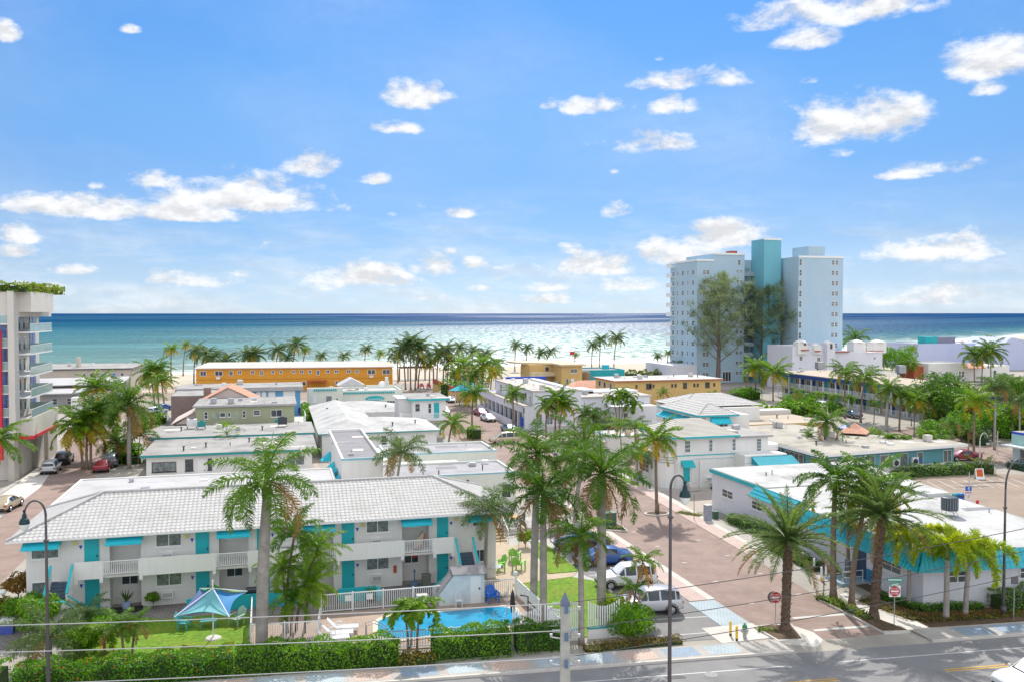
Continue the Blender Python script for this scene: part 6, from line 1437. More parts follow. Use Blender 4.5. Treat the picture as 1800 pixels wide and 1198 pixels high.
# beach
BP=[(301,672,302,613,18,1,'golden'),(322,660,328,606,12,1,'thin curved'),(341,676,345,617,18,0,'dark'),(352,672,362,622,20,0,'broad'),(368,677,374,628,20,0,'windblown'),(398,674,398,634,20,0,'short dark'),(437,672,436,625,22,0,'feathery'),(444,672,450,622,20,0,'feathery right-leaning'),(484,672,490,615,19,0,'slim dark'),(514,668,521,606,20,0,'tall windswept'),(505,668,505,630,14,0,'low'),(532,662,537,615,13,1,'yellow-topped'),(562,648,565,625,12,0,'small'),(602,646,605,625,12,0,'small dark'),(641,645,644,613,13,0,'slim'),(665,645,669,621,12,1,'yellow-green'),
(700,672,698,625,20,0,'left outer'),(713,684,708,612,24,0,'left inner'),(722,685,722,604,24,0,'tallest central'),(730,685,736,612,26,0,'right inner'),(735,682,742,632,20,0,'low right'),(755,680,757,636,20,1,'yellowish'),(768,686,771,622,20,0,'dark'),(779,688,783,616,22,0,'windswept'),(786,686,790,635,20,0,'low dark'),(806,668,808,612,16,0,'distant'),(830,672,832,617,16,0,'distant dark'),(850,670,853,622,15,0,'distant small'),
(905,652,907,607,13,0,'slim lone'),(925,652,927,612,12,0,'slim second'),(946,642,951,620,13,0,'low windswept'),(960,642,968,617,12,0,'low tilted'),(1010,648,1012,624,9,1,'tiny yellow'),(1040,652,1042,607,13,0,'slim ragged'),(1054,648,1056,597,15,0,'tall windswept'),(1079,652,1084,594,17,0,'tallest right windswept'),(1157,665,1156,626,10,0,'small dark'),(1173,668,1174,620,9,1,'yellow tipped')]
where=lambda x: ('left of the orange motel' if x<350 else 'in front of the orange motel, ' + ('left part' if x<460 else 'right part') if x<545 else 'peeking over the orange motel roof' if x<690 else 'in the tall group at the beach end of the street' if x<760 else 'at the beach right of the street end' if x<870 else 'on the shore behind the blue signboard' if x<975 else 'on the shore behind the teal building' if x<1100 else 'on the sand left of the blue tower')
seen={}
for bx,by,cx,cy,r,yl,ad in BP:
    l=f'{ad} coconut palm {where(cx)}'
    P('cocoy' if yl else 'beach',bx,by,cx,cy,r*(.85 if yl else 1.0),l,G4,r=.18)
for bx,by,cx,cy,r,k,l in ((818,712,815,642,28,'cocoy','large pale green coconut palm over the parked cars at the beach end'),(847,716,850,640,28,'cocoy','yellow-green coconut palm left of the columned porch building'),(830,750,832,690,27,'cocoy','golden fringed coconut palm rising beside the clipped hedge island'),(862,705,866,655,22,'cocoy','coconut palm with brown fronds touching the columned porch building'),(838,718,832,660,22,'coco','coconut palm behind the golden fringed one'),(872,690,873,640,17,'coco','dark coconut palm behind the porch building corner'),(800,690,800,655,20,'coco','coconut palm over the red and yellow wall'),
 (787,812,796,742,27,'coco','coconut palm standing by the low grey roofs and tan van'),(903,758,902,690,21,'coco','coconut palm on the small island before the porch building'),(960,768,962,712,24,'cocoy','yellow coconut palm with thin trunk before the porch building'),(976,770,980,700,30,'cocoy','large yellow-green coconut palm before the porch building'),(983,772,990,712,26,'cocoy','twin of the large yellow-green palm leaning right'),
 (1027,768,1027,728,22,'royal','small royal palm at the courtyard, left of its pair'),(1045,770,1043,732,22,'royal','small royal palm at the courtyard, right of its pair'),(1092,815,1090,748,20,'thin','slender palm beside the small white garage'),(1118,832,1115,752,24,'thin','slender palm at the left corner of the white deco house'),(1120,850,1120,800,28,'queen','bushy dark palm against the left wall of the deco house'),
 (1155,903,1152,772,44,'cocoy','windswept coconut palm on the round kerbed island in the street')): P(k,bx,by,cx,cy,r,l,G5,dead=1 if by>900 else 0)
for i,(bx,cx,cy) in enumerate(((1232,1222,790),(1240,1240,800),(1248,1262,832),(1236,1205,838))):
    P('thin',bx,848,cx,cy,26,['upper left stem of the palm clump in front of the deco house','tallest middle stem of the palm clump in front of the deco house','right stem of the palm clump in front of the deco house','low left stem of the palm clump in front of the deco house'][i],'palm clump before the deco house',r=.06)
for i,(cx,cy) in enumerate(((1078,702),(1090,690),(1103,698),(1112,712))):
    P('adonidia',1085+i*3,748,cx,cy,17,['left','upper middle','upper right','right'][i]+' stem of the fountain-like palm clump behind the lilac wing','palm clump behind the courtyard',r=.09)
for bx,by,cx,cy,r,k,l in ((1215,668,1212,637,19,'cocoy','yellow-green palm at the foot of the blue tower, left one'),(1235,668,1231,631,21,'cocoy','yellow-green palm at the foot of the blue tower, right one'),(1329,700,1326,646,26,'cocoy','golden palm with hanging yellow fronds below the blue tower'),(1359,704,1360,655,30,'cocoy','broad golden palm at the left end of the navy-edged motel'),
 (1502,668,1503,596,22,'royal','royal palm high above the white Spanish hotel'),(1520,672,1521,628,20,'coco','dark coconut palm just right of the Spanish hotel royal palm'),(1485,735,1485,652,28,'coco','tall windswept palm in front of the navy gallery, left one'),(1513,742,1520,662,32,'coco','tall windswept palm with orange fronds in front of the navy gallery'),(1558,758,1560,684,23,'royal','straight palm in the hedge right of the navy gallery'),(1581,758,1585,692,24,'coco','dark palm in the hedge next to the straight one'),(1630,756,1625,700,32,'coco','big dark windswept palm over the hedge'),(1712,800,1712,704,33,'cocoy','orange-fringed windswept palm by the white lantern post'),(1748,790,1748,680,30,'queen','dark feathery palm above the bright hedge at right'),(1622,762,1608,702,22,'cocoy','palm with yellow hanging frond behind the tall pole'),
 (1713,672,1711,622,24,'coco','coconut palm before the white bungalows, left one'),(1726,672,1728,624,22,'coco','coconut palm before the white bungalows, middle one'),(1742,675,1740,616,28,'coco','coconut palm before the white bungalows, right one'),(1602,655,1603,612,9,'cocoy','tiny yellowish palm beside the lavender block'),(1740,612,1739,596,11,'coco','roof-high dark crown at the lavender block'),
 (1450,815,1452,742,34,'royal','royal palm in front of the low teal motel'),(1498,812,1498,778,14,'thin','thin potted-looking palm at the left of the teal motel front'),(1792,780,1790,705,26,'queen','dark palm at the right edge above the aqua office'),(1760,770,1762,745,18,'fan','pale pandanus-like palm by the aqua office'),(1785,722,1785,690,24,'coco','dark palm among trees at the far right edge')): P(k,bx,by,cx,cy,r,l,G7,dead=2 if 'orange' in l else 0)
for i,(bx,cx,cy,r,k) in enumerate(((1565,1565,770,14,'adonidia'),(1585,1585,774,16,'adonidia'),(1626,1627,762,13,'adonidia'),(1647,1646,774,16,'adonidia'),(1671,1674,745,12,'thin'),(1420,1420,765,12,'thin'))):
    P(k,bx,812 if i<4 else 808,cx,cy,r*1.2,['small christmas palm left of the blue parking sign','small christmas palm right of the blue parking sign','small christmas palm near the right end of the teal motel','small droopy christmas palm at the right end of the teal motel','tall thin palm by the red car','thin palm near the left end of the teal motel'][i],G6,r=.06)
G8='slim palms among the trees at the right'
for bx,by,cx,cy,r,k,l in ((1443,724,1443,693,11,'adonidia','little palm before the navy gallery, first from the left'),(1468,727,1468,696,11,'adonidia','little palm before the navy gallery, second from the left'),(1495,731,1496,700,12,'adonidia','little palm before the navy gallery, third from the left'),
 (1536,744,1538,712,14,'thin','small palm at the right end of the navy gallery'),(1656,742,1654,668,22,'coco','coconut palm rising behind the dark leafy tree'),(1672,752,1670,702,20,'cocoy','yellow-green palm left of the orange-fringed one'),(1692,756,1690,684,22,'coco','tall palm between the hedge and the white bungalows'),(1735,765,1733,724,20,'coco','palm crown low among the right-hand trees'),(1768,758,1766,672,24,'coco','windswept palm above the big spreading tree'),(1780,775,1778,722,20,'cocoy','yellowish palm beside the big spreading tree'),
 (1652,786,1650,748,16,'thin','slim palm above the right end of the teal motel roof'),(1702,790,1700,756,15,'thin','slim palm left of the white lantern post'),(1602,748,1600,712,16,'thin','slim palm inside the clipped hedge'),(1540,668,1543,632,18,'coco','palm beside the Spanish hotel side wall'),(1590,672,1600,640,15,'coco','palm right of the round sea-grape tree'),
 (1404,722,1402,690,13,'thin','slim palm left of the navy gallery stairs'),(1250,722,1252,695,12,'thin','small palm before the yellow building right part'),(1165,722,1166,690,12,'thin','small palm before the yellow building left part'),(640,840,640,800,1,'x','')):
    if k!='x': P(k,bx,by,cx,cy,r,l,G8)
P('thin',0,0,1062,728,15,'small palm behind the lilac side wing',G5,base=(60,142),r=.08)
P('coco',0,0,1128,790,20,'dark palm touching the left wall of the deco house',G5,base=(43.2,99.5),r=.1)
P('thin',0,0,1008,800,22,'bushy palm behind the bright yard palm crown',G5,base=(40.2,106),r=.1)
P('queen',0,0,705,795,46,'queen palm with ragged fronds behind the motel roof, before the low grey roofs',G1,base=(10.3,80.0),r=.14)
# ================================================================ SHRUBS, HEDGES, TREES
def leaves(b,rng,n,pt,size,mi=0,asp=.55,nrm=None):
    for _ in range(n):
        p,no=pt(rng); d=(Vector((rng.gauss(0,1),rng.gauss(0,1),rng.gauss(0,1)))+no*1.1).normalized()
        u=d.cross(Vector((rng.gauss(0,1),rng.gauss(0,1),rng.gauss(0,1)))).normalized(); v=d.cross(u); s=size*rng.uniform(.6,1.3)
        b.add([tuple(p-u*s*.5),tuple(p+v*s*asp*.5),tuple(p+u*s*.5),tuple(p-v*s*asp*.5)],[(0,1,2,3)],mi if not callable(mi) else mi(rng,p))
def hedge(label,pts,wd,h,m,dens=55,size=.16,m2=None,frac=.0,name='hedge',cat='hedge',z0=0,rough=.25,group=None):
    """clipped or loose hedge along a line: dark twiggy core and thousands of leaves over its surface"""
    rng=random.Random(len(label)*13+int(wd*100)); b=MB(); core=MB()
    for (x0,y0),(x1,y1) in zip(pts,pts[1:]):
        d=Vector((x1-x0,y1-y0,0)); L=d.length; d.normalize(); s=Vector((-d.y,d.x,0)); o=Vector((x0,y0,z0))
        c=.62
        nseg=max(1,int(L/1.2))
        def hh(u): return h*(1+rough*(math.sin(u*1.7+x0)*.5+math.sin(u*3.9+y0)*.35))
        for i in range(nseg):
            u0,u1=L*i/nseg,L*(i+1)/nseg; a=o+d*u0; e=o+d*u1; hz=hh((u0+u1)/2)*.72
            core.prism([tuple((a+s*wd*.5*c)[:2]),tuple((e+s*wd*.5*c)[:2]),tuple((e-s*wd*.5*c)[:2]),tuple((a-s*wd*.5*c)[:2])],z0,z0+hz)
        def pt(r):
            u=r.uniform(-.1,L+.1); hz=hh(u); q=r.random(); tot=2*hz+wd
            bulge=1+.12*math.sin(u*2.3)+.08*math.sin(u*5.1)
            if q<1.5*wd/tot: v=r.uniform(-.5,.5)*wd; return o+d*u+s*v*bulge+UP*(hz*(1-.10*(2*v/wd)**2)+r.gauss(0,.05)),UP
            sg=1 if r.random()<.35 else -1
            return o+d*u+s*(sg*wd*.5*bulge+r.gauss(0,.05))+UP*r.uniform(.02,hz*.97),s*sg
        n=int(L*(2*h+wd)*dens)
        leaves(b,rng,n,pt,size,(lambda r,p:1 if r.random()<frac else 0) if m2 else 0)
    t=thing(name,label,cat,(pts[0][0],pts[0][1],z0),group)
    core.build('branches',mat('dark_hedge_interior',(.03,.06,.015),.95,.3,3),t)
    b.build('foliage',[m,m2] if m2 else m,t); return t
def tree(label,x,y,h,r,m,n=2600,size=.35,trunk=.16,name='broadleaf_tree',cat='tree',z0=None,lobes=9,m2=None,flat_=.75,group=None):
    rng=random.Random(int(x*31+y*17)); b=MB(); zc=h-r*flat_
    if size>.4 and r>2.4: n=int(n*2.0); size*=.66
    L_=[(Vector((x,y,zc)),r*.7)]
    for i in range(lobes):
        a=i*2.4; e=rng.uniform(-.5,1.0); rr=r*rng.uniform(.35,.55)
        L_.append((Vector((x+math.cos(a)*math.cos(e)*r*.65,y+math.sin(a)*math.cos(e)*r*.65,zc+math.sin(e)*r*flat_*.7)),rr))
    for c,rr in L_:
        def pt(q):
            d=Vector((q.gauss(0,1),q.gauss(0,1),q.gauss(0,1))).normalized(); return c+Vector((d.x,d.y,d.z*.85))*rr*q.uniform(.72,1.03),d
        leaves(b,rng,int(n*(rr/r)**2*.35)+30,pt,size,(lambda q,p:1 if q.random()<.3 else 0) if m2 else 0)
    t=thing(name,label,cat,(x,y,0),group); b.build('crown',[m,m2] if m2 else m,t)
    k=MB(); k.tube([(x,y,0),(x+.1,y,max(.2,zc*.6)),(x,y,zc)],[trunk,trunk*.8,trunk*.4],7)
    for i in range(6):
        c=L_[1+i%lobes][0]; k.tube([(x+.05,y,max(.1,zc*.5)),tuple(c)],[trunk*.5,trunk*.12],5)
    k.build('trunk',BARK,t); return t
# front hedge along the pavement
hedge('flowering front hedge with orange blossoms along the lawn',[(-13.5,50.9),(-8,50.5),(-2.5,50.2)],1.5,1.35,LFG,150,.15,LFO,.035)
hedge('bright green front hedge between the lawn and the pool palms',[(-2.3,50.3),(2,49.8),(6.6,49.3)],1.7,1.45,LFB,150,.15,LFG,.5)
hedge('rounded green hedge in front of the pool',[(8.6,49.6),(11.5,49.4),(13.2,49.3)],1.9,1.55,LFB,150,.15,LFG,.5)
hedge('dark mixed hedge between the pool and the utility pole',[(13.6,49.4),(16.6,49.1)],1.8,1.5,LFG,85,.17,LFY,.1)
hedge('bushy dark hedge in the bottom left corner',[(-22,52.3),(-14.2,51.4)],2.0,1.4,LFG,80,.17,LFB,.3)
hedge('low green and rusty plants under the pool palms',[(6.6,48.9),(8.6,48.8)],1.2,.55,LFY,90,.15,LFR,.4,'ground_shrubs','shrub')
tree('bright green bush behind the left lamp post',*at(66,1120),2.6,1.5,LFB,2600,.22,.08,'bush','shrub',m2=LFG)
tree('round green bush at the left corner of the motel',*at(42,1105),2.4,1.3,LFB,2200,.2,.06,'bush','shrub',m2=LFG)
tree('rusty brown bush at the left side wall of the motel',-17.3,66,2.2,1.0,LFR,1600,.2,.05,'bush','shrub',m2=LFY)
tree('yellow-green croton bush left of the motel corner',-17.6,62.5,1.7,1.0,LFY,1600,.2,.05,'bush','shrub')
tree('light green bush between the low palms and the flowering hedge',*at(140,1150),1.8,1.2,LFB,1800,.2,.05,'bush','shrub',m2=LFG)
tree('glossy dark bush among the small palms left of the lawn',*at(175,1120),1.5,1.1,LFG,1500,.2,.05,'bush','shrub')
tree('large bright green shrub in front of the silver hatchback',*at(1105,1118),2.1,1.55,LFB,4200,.17,.08,'bush','shrub',m2=LFG)
tree('glossy round shrub left of the large bright one',*at(1078,1085),1.5,.95,LFB,1800,.17,.06,'bush','shrub',m2=LFY)
hedge('rusty ground cover beside the pavement under the bright shrub',[(17.5,48.0),(20.8,48.0),(23.6,47.9)],1.2,.3,LFR,110,.13,LFY,.35,'ground_cover','ground cover')
hedge('clipped grey-green hedge along the white corner building side',[(41.9,74.5),(42.1,66.5)],1.1,.95,LFS,80,.14,LFG,.5)
hedge('silvery bush row against the front wall of the corner building',[(46.8,47.6),(51,47.3),(56,46.8)],1.7,1.35,LFS,90,.17,LFG,.4)
hedge('green low shrubs at the foot of the corner building',[(40.9,51.8),(41.6,48.7),(46,48.0)],.9,.4,LFG,90,.15,None,0,'ground_shrubs','shrub')
hedge('rust-red ground cover bed around the foxtail palms',[(39.3,51.5),(40.2,47.3),(46,46.5)],1.5,.22,LFR,120,.13,LFY,.3,'ground_cover','ground cover')
hedge('rust-red ground cover bed along the right front pavement',[(46,46.6),(60,45.4)],1.2,.2,LFR,110,.13,LFG,.3,'ground_cover','ground cover')
hedge('dark shrubs behind the palms at the white posts',[(40.5,64.5),(40.2,58.2)],1.6,.7,LFD,70,.17,LFG,.4,'ground_shrubs','shrub')
b_=hedge('mixed green and brown plants in the corner bed',[at(1440,1052),at(1480,1068),at(1530,1092)],1.0,.35,LFY,90,.14,LFG,.5,'ground_cover','ground cover')
hedge('low yellow-green plants on the corner island',[at(1333,1108),at(1362,1112)],.7,.3,LFY,120,.12,LFG,.3,'ground_cover','ground cover')
hedge('long clipped silver-green hedge between the parking lot and the teal motel',[(72.6,89.7),(79,89.5),(84,89.3)],1.5,1.35,LFS,50,.22,LFG,.5)
hedge('taller end bush of the parking lot hedge',[(83.5,89.9),(86.2,88.7)],1.9,1.9,LFS,50,.24,LFY,.3)
hedge('neatly clipped green hedge island at the mid street',[at(826,769),at(840,772)],2.0,1.9,LFB,45,.22,LFG,.4)
hedge('clipped hedge in front of the navy gallery right half',[(113,131),(110,124)],2.5,2.6,LFB,22,.35,LFD,.5)
hedge('long dark clipped hedge along the walk to the white lantern post',[(110,122),(103,108)],2.2,1.7,LFG,22,.35,LFS,.5)
hedge('tall bright green hedge at the right behind the fence',[(113,115),(118,108),(124,101)],4,5.0,LFG,12,.5,LFB,.4)
hedge('blue-grey low hedge in front of the aqua office',[(91.6,91.5),(91.8,84)],1.2,1.1,mat('blue_green_leaf',(.05,.14,.16),.6,.4,3),40,.2)
hedge('green bank of shrubs left of the blue tower on the dune',[(112,232),(100,240)],4,3,LFY,8,.6,LFD,.5)
hedge('clipped green hedge at the foot of the blue tower',[at(1290,705),at(1330,700)],3,2.2,LFG,16,.4)
hedge('row of banana-like plants behind the white tiled house',[at(1330,735),at(1370,735),at(1440,728)],3,2.4,LFG,14,.55,LFB,.5,rough=.5)
hedge('narrow strip of bright bushes beside the alley of the blue building',[(5.1,150),(5.3,175)],1.3,2.4,LFB,22,.35,LFG,.4)
hedge('low bright shrubs left of the stained grey roof',[at(232,760),at(285,742)],2.5,1.6,LFB,18,.35,LFG,.5,rough=.5)
hedge('dark garden shrubs at the corner of the columned porch',[at(930,745),at(940,752)],1.8,1.6,LFB,30,.3,LFD,.5)
hedge('dark shrubs behind the red and yellow wall',[at(780,700),at(830,703)],4,4,LFD,8,.5,LFG,.4)
hedge('bushes in front of the left motel beach path',[at(212,800),at(235,815)],3,2.0,LFG,20,.4,LFB,.3,rough=.5)
T=tree
T('tall climbing plant at the porch corner of the lilac building',*at(930,748),6.2,1.7,LFD,1500,.35,.1)
T('round sea-grape tree beside the Spanish hotel',*at(1578,668),10.5,6.2,LFG,3000,.75,m2=LFB)
T('dark leafy tree behind the hedge, left of the bright one',*at(1650,752),9.5,5.5,LFD,3000,.6,m2=LFG)
T('leafy green tree behind the hedge at the right',*at(1680,760),8.0,4.2,LFD,2600,.55,m2=LFG)
T('big spreading tree at the right edge of the picture',*at(1795,755),9.5,5.6,LFD,3200,.6,m2=LFG)
T('dark dense tree just left of the right edge',*at(1760,748),8,5.2,LFD,2600,.6,m2=LFG)
T('dark low tree in the gap behind the orange-fringed palm',*at(1720,745),7,5.0,LFD,2600,.55)
T('bushy tree at the right of the teal motel roof',*at(1640,788),4.2,2.6,LFG,2200,.35,m2=LFS)
T('yellow-green clump above the long dark hedge',*at(1745,775),5.2,3.2,LFG,2200,.4,m2=LFD)
T('light green bush close to the lantern post',*at(1690,775),4.8,2.8,LFG,2200,.4,m2=LFD)
T('dark green tree at the foot of the tower podium',*at(1192,668),6,3.2,LFD,1400,.5)
T('round dark bush behind the royal palm of the Spanish hotel',*at(1480,662),6,4,LFD,1600,.5)
T('feathery dark shrub beside the courtyard palms',*at(1062,772),4,2.6,LFS,1600,.35,m2=LFD)
T('bushy plant in front of the royal palm by the teal motel',*at(1532,800),4.2,2.4,LFS,1800,.35,m2=LFB)
T('dark trees behind the lilac porch building at the beach path',*at(820,692),6,5,LFD,1800,.5)
T('green bush by the steps of the tan terrace',*at(923,962),1.5,.75,LFB,1300,.16,.04,'bush','shrub',m2=LFY)
T('little green plant against the motel wall left of the shade sail',*at(268,1068),1.1,.45,LFB,700,.14,.03,'bush','shrub')
T('bush row along the left street near the beach',*at(262,745),2.6,2.2,LFD,1200,.35,m2=LFB)
for i,(px,py,r,l) in enumerate(((1305,702,3,'dark shrub in front of the tower entrance'),(1420,712,2.4,'green shrub left of the white street lamp'),(1395,716,2.4,'green shrub between the banana plants'),(1465,728,2.4,'shrub below the navy gallery'))): T(l,*at(px,py),3.2,r,LFG,1200,.4,m2=LFD)
# casuarinas in front of the tower: ascending limbs with feathery clusters
def casuarina(label,bx,by,topy,wpx,seed,side=0):
    x,y=at(bx,by); Dp=x*syw+y*cyw; h=zat(topy,x,y); wd=wpx/F*Dp
    rng=random.Random(seed); t=thing('casuarina_tree',label,'tree',(x,y,0),'casuarina trees in front of the blue tower'); k=MB(); b=MB()
    k.tube([(x,y,0),(x+.2,y,h*.35),(x,y,h*.97)],[.75,.5,.08],8); 
    def tuft(p,r,n):
        for _ in range(n):
            d=Vector((rng.gauss(0,1),rng.gauss(0,1),rng.gauss(0,.9)+.2)).normalized(); q=p+d*r*rng.random()
            e=(d+UP*.5+Vector((.3,0,0))).normalized()*rng.uniform(.7,1.5); s=e.cross(Vector((rng.gauss(0,1),rng.gauss(0,1),rng.gauss(0,1)))).normalized()*.085
            b.add([tuple(q-s),tuple(q+s),tuple(q+e)],[(0,1,2)])
    for i in range(30):
        t0=.22+.75*i/29; a=i*2.4+rng.uniform(-.5,.5); ln=wd*(1.1-.75*t0)*rng.uniform(.6,1.15)
        o=Vector((x,y,h*t0*.95)); d=Vector((math.cos(a),math.sin(a),.55+.35*rng.random())); d.normalize()
        P_=[o+d*ln*s+UP*ln*.22*s*s for s in (0,.35,.7,1)]
        k.tube([tuple(p) for p in P_],[.2*(1.1-t0),.13*(1.1-t0),.08*(1.1-t0),.03],5)
        for j in range(7):
            s=.35+.65*j/6; p=o+d*ln*s+UP*ln*.22*s*s
            sd=Vector((rng.gauss(0,1),rng.gauss(0,1),rng.gauss(.3,.6))).normalized(); l2=ln*.28*rng.uniform(.5,1)
            e=p+sd*l2; k.tube([tuple(p),tuple(e)],[.04,.015],3); tuft(e,1.1,34); tuft(p,.8,8)
    k.build('trunk',BARK,t); b.build('crown',LFC,t)
casuarina('tall feathery casuarina in front of the left half of the blue tower',1262,676,492,84,3)
casuarina('feathery casuarina in front of the central shaft of the blue tower',1338,672,508,96,8)
hedge('hanging rooftop planting along the modern block',[(-33,115.7),(-29.4,115.9),(-29.2,134)],1.5,.9,LFB,30,.3,LFY,.4,'roof_planting','plants',z0=22.5,rough=.6)
# ================================================================ VEHICLES
CARP={}
def carpaint(name,rgb,metal=.0):
    return mat(name,rgb,.28,.03,.5,metal=metal,spec=.6,coat=.6)
LAMPW=mat('headlight_glass',(.6,.62,.65),.1,.05,1,spec=.8); LAMPR=mat('tail_light_red',(.45,.01,.01),.25,.05,1,spec=.7); BUMP=mat('black_plastic_trim',(.03,.03,.032),.6,.1,2); GLCAR=mat('car_glass',(.02,.03,.04),.06,.2,.7,spec=1)
def car(kind,m):
    """returns list of (name, MB, mats, children)"""
    if kind=='suv':
        st=[(-2.2,.45,.95,1.0,.80),(-2.14,.36,.98,1.06,.86),(-1.95,.30,1.0,1.55,.90),(-1.7,.28,1.0,1.64,.92),(-.6,.28,.99,1.70,.92),(.25,.28,.98,1.66,.92),(.95,.28,1.0,1.06,.92),(1.5,.29,.95,1.01,.91),(1.95,.32,.85,.90,.86),(2.18,.42,.66,.72,.76)]; roofw=.64; gl=[(2,3),(3,4),(4,5)]; ws=(5,6); rw=(1,2); wx=1.36; wr=.36
    elif kind=='van':
        st=[(-2.4,.45,.98,1.05,.84),(-2.36,.36,1.0,1.5,.9),(-2.2,.30,1.02,1.72,.93),(-1.2,.28,1.02,1.78,.95),(0,.28,1.02,1.78,.95),(.7,.28,1.0,1.70,.95),(1.6,.28,1.0,1.08,.94),(1.95,.30,.92,.98,.92),(2.3,.34,.78,.84,.86),(2.45,.45,.62,.68,.76)]; roofw=.7; gl=[(2,3),(3,4),(4,5)]; ws=(5,6); rw=(0,2); wx=1.5; wr=.34
    else:
        st=[(-2.3,.45,.78,.82,.78),(-2.24,.34,.92,.97,.84),(-1.7,.28,.96,1.02,.89),(-1.05,.26,.95,1.36,.90),(-.3,.26,.93,1.44,.91),(.35,.26,.92,1.40,.91),(1.1,.26,.92,.98,.90),(1.6,.28,.86,.92,.89),(2.1,.32,.74,.80,.84),(2.32,.42,.58,.63,.74)]; roofw=.6; gl=[(3,4),(4,5)]; ws=(5,6); rw=(2,3); wx=1.38; wr=.32
    b=MB(); n=10
    def ring(s):
        x,zb,zbelt,zt,w=s; cab=zt-zbelt>.2; rw_=roofw if cab else w*.86
        return [(x,-w*.85,zb),(x,-w*1.0,zb+.12),(x,-w*1.02,(zb+zbelt)/2+.05),(x,-w*.97,zbelt),(x,-rw_*(1.0 if cab else 1),zt-(.05 if cab else .015)),(x,-rw_*.8,zt),(x,rw_*.8,zt),(x,rw_,zt-(.05 if cab else .015)),(x,w*.97,zbelt),(x,w*1.02,(zb+zbelt)/2+.05),(x,w,zb+.12),(x,w*.85,zb)]
    R_=[ring(s) for s in st]; k=12
    for r in R_: b.v.extend(r)
    for i in range(len(st)-1):
        for j in range(k): b.f.append((i*k+j,i*k+(j+1)%k,(i+1)*k+(j+1)%k,(i+1)*k+j)); b.m.append(0)
    b.f.append(tuple(range(k-1,-1,-1))); b.f.append(tuple((len(st)-1)*k+j for j in range(k))); b.m+=[0,0]
    parts=[('body',b,[m],[])]
    g=MB()
    def quad(p,q,r,s,ins,off):
        V=[Vector(v) for v in (p,q,r,s)]; c=sum(V,Vector())/4; no=(V[1]-V[0]).cross(V[3]-V[0]); no.normalize()
        if no.dot(c-Vector((c.x*.6,0,.9)))<0: no=-no
        W=[c+(v-c)*(1-ins)+no*off for v in V]; g.add([tuple(v) for v in W],[(0,1,2,3)])
    for a,c in gl:
        for (l,u) in ((3,4),(8,7)): quad(R_[a][l],R_[c][l],R_[c][u],R_[a][u],.12,.012)
    for a,c in (ws,rw):
        quad(R_[a][4],R_[c][4] if R_[c][4][2]>0 else R_[c][3],R_[c][7],R_[a][7],.10,.015)
    a,c=ws
    for (l,u) in ((3,4),(8,7)):
        V=[Vector(R_[a][l]),Vector(R_[c][l]),Vector(R_[a][u])]; cc=sum(V,Vector())/3; g.add([tuple(cc+(v-cc)*.75+Vector((0,.012*(1 if cc.y>0 else -1),0))) for v in V],[(0,1,2)])
    parts.append(('windows',g,[GLCAR],[]))
    for sx in (-1,1):
        for sy in (-1,1):
            y=sy*.82; w_=MB(); w_.tube([(sx*wx,y-.1,wr),(sx*wx,y+.12*sy*1+.0,wr)] if False else [(sx*wx,y-.12,wr),(sx*wx,y+.12,wr)],wr,16); rm=MB(); rm.tube([(sx*wx,y+sy*.1,wr),(sx*wx,y+sy*.135,wr)],[wr*.66,wr*.6],12)
            sp_=MB()
            for q in range(5):
                a=q*1.2566; rm.tube([(sx*wx,y+sy*.137,wr),(sx*wx+math.cos(a)*wr*.55,y+sy*.142,wr+math.sin(a)*wr*.55)],.03,4)
            parts.append(('wheel',w_,[TYRE],[('rim',rm,[RIM])]))
    x0=st[0][0]; x1=st[-1][0]; zb=.62 if kind!='sedan' else .6
    ar=MB()
    for sx in (-1,1):
        for sy in (-1,1): ar.tube([(sx*wx+math.cos(a)*(wr+.07),sy*.925,wr+math.sin(a)*(wr+.07)) for a in [math.pi*q/8 for q in range(9)]],.035,4)
    ar.box(x0-.03,x0+.1,-.7,.7,.36,.52); ar.box(x1-.14,x1+.02,-.6,.6,.36,.5)
    parts.append(('trim',ar,[BUMP],[]))
    for sy in (-1,1):
        l=MB(); l.box(x1-.28,x1-.1,sy*.45,sy*.74,zb,zb+.14); parts.append(('headlight',l,[LAMPW],[]))
        l=MB(); zt=st[1][2]-.1; l.box(x0-.0,x0+.16,sy*.6,sy*.86,zt-.16,zt+.02); parts.append(('tail_light',l,[LAMPR],[]))
        l=MB(); l.box(.72,.86,sy*.95,sy*1.1,1.0,1.12); parts.append(('mirror',l,[m],[]))
    return parts
def place_car(kind,paint,x,y,rz,label,group,s=1.):
    t=thing({'suv':'parked_car','van':'minivan','sedan':'parked_car'}[kind],label,'car' if kind!='van' else 'van',(x,y,.012),group,rz); t.scale=(s,s,s)
    key=(kind,paint.name)
    if key not in CARP:
        L_=[]
        for nm,b,ms,ch in car(kind,paint):
            me=bpy.data.meshes.new(nm); me.from_pydata(b.v,[],b.f); [me.materials.append(q) for q in ms]
            if nm in('body','wheel'): me.polygons.foreach_set('use_smooth',[len(f)==4 for f in b.f])
            cl=[]
            for cn,cb_,cm in ch:
                m2=bpy.data.meshes.new(cn); m2.from_pydata(cb_.v,[],cb_.f); [m2.materials.append(q) for q in cm]; cl.append((cn,m2))
            L_.append((nm,me,cl))
        CARP[key]=L_
    for nm,me,cl in CARP[key]:
        o=bpy.data.objects.new(nm,me); col.objects.link(o); o.parent=t
        if nm=='body' :
            mo_=o.modifiers.new('bevel','BEVEL'); mo_.width=.06; mo_.segments=2; mo_.limit_method='ANGLE'; mo_.angle_limit=R(25)
        for cn,m2 in cl: c=bpy.data.objects.new(cn,m2); col.objects.link(c); c.parent=o
    return t
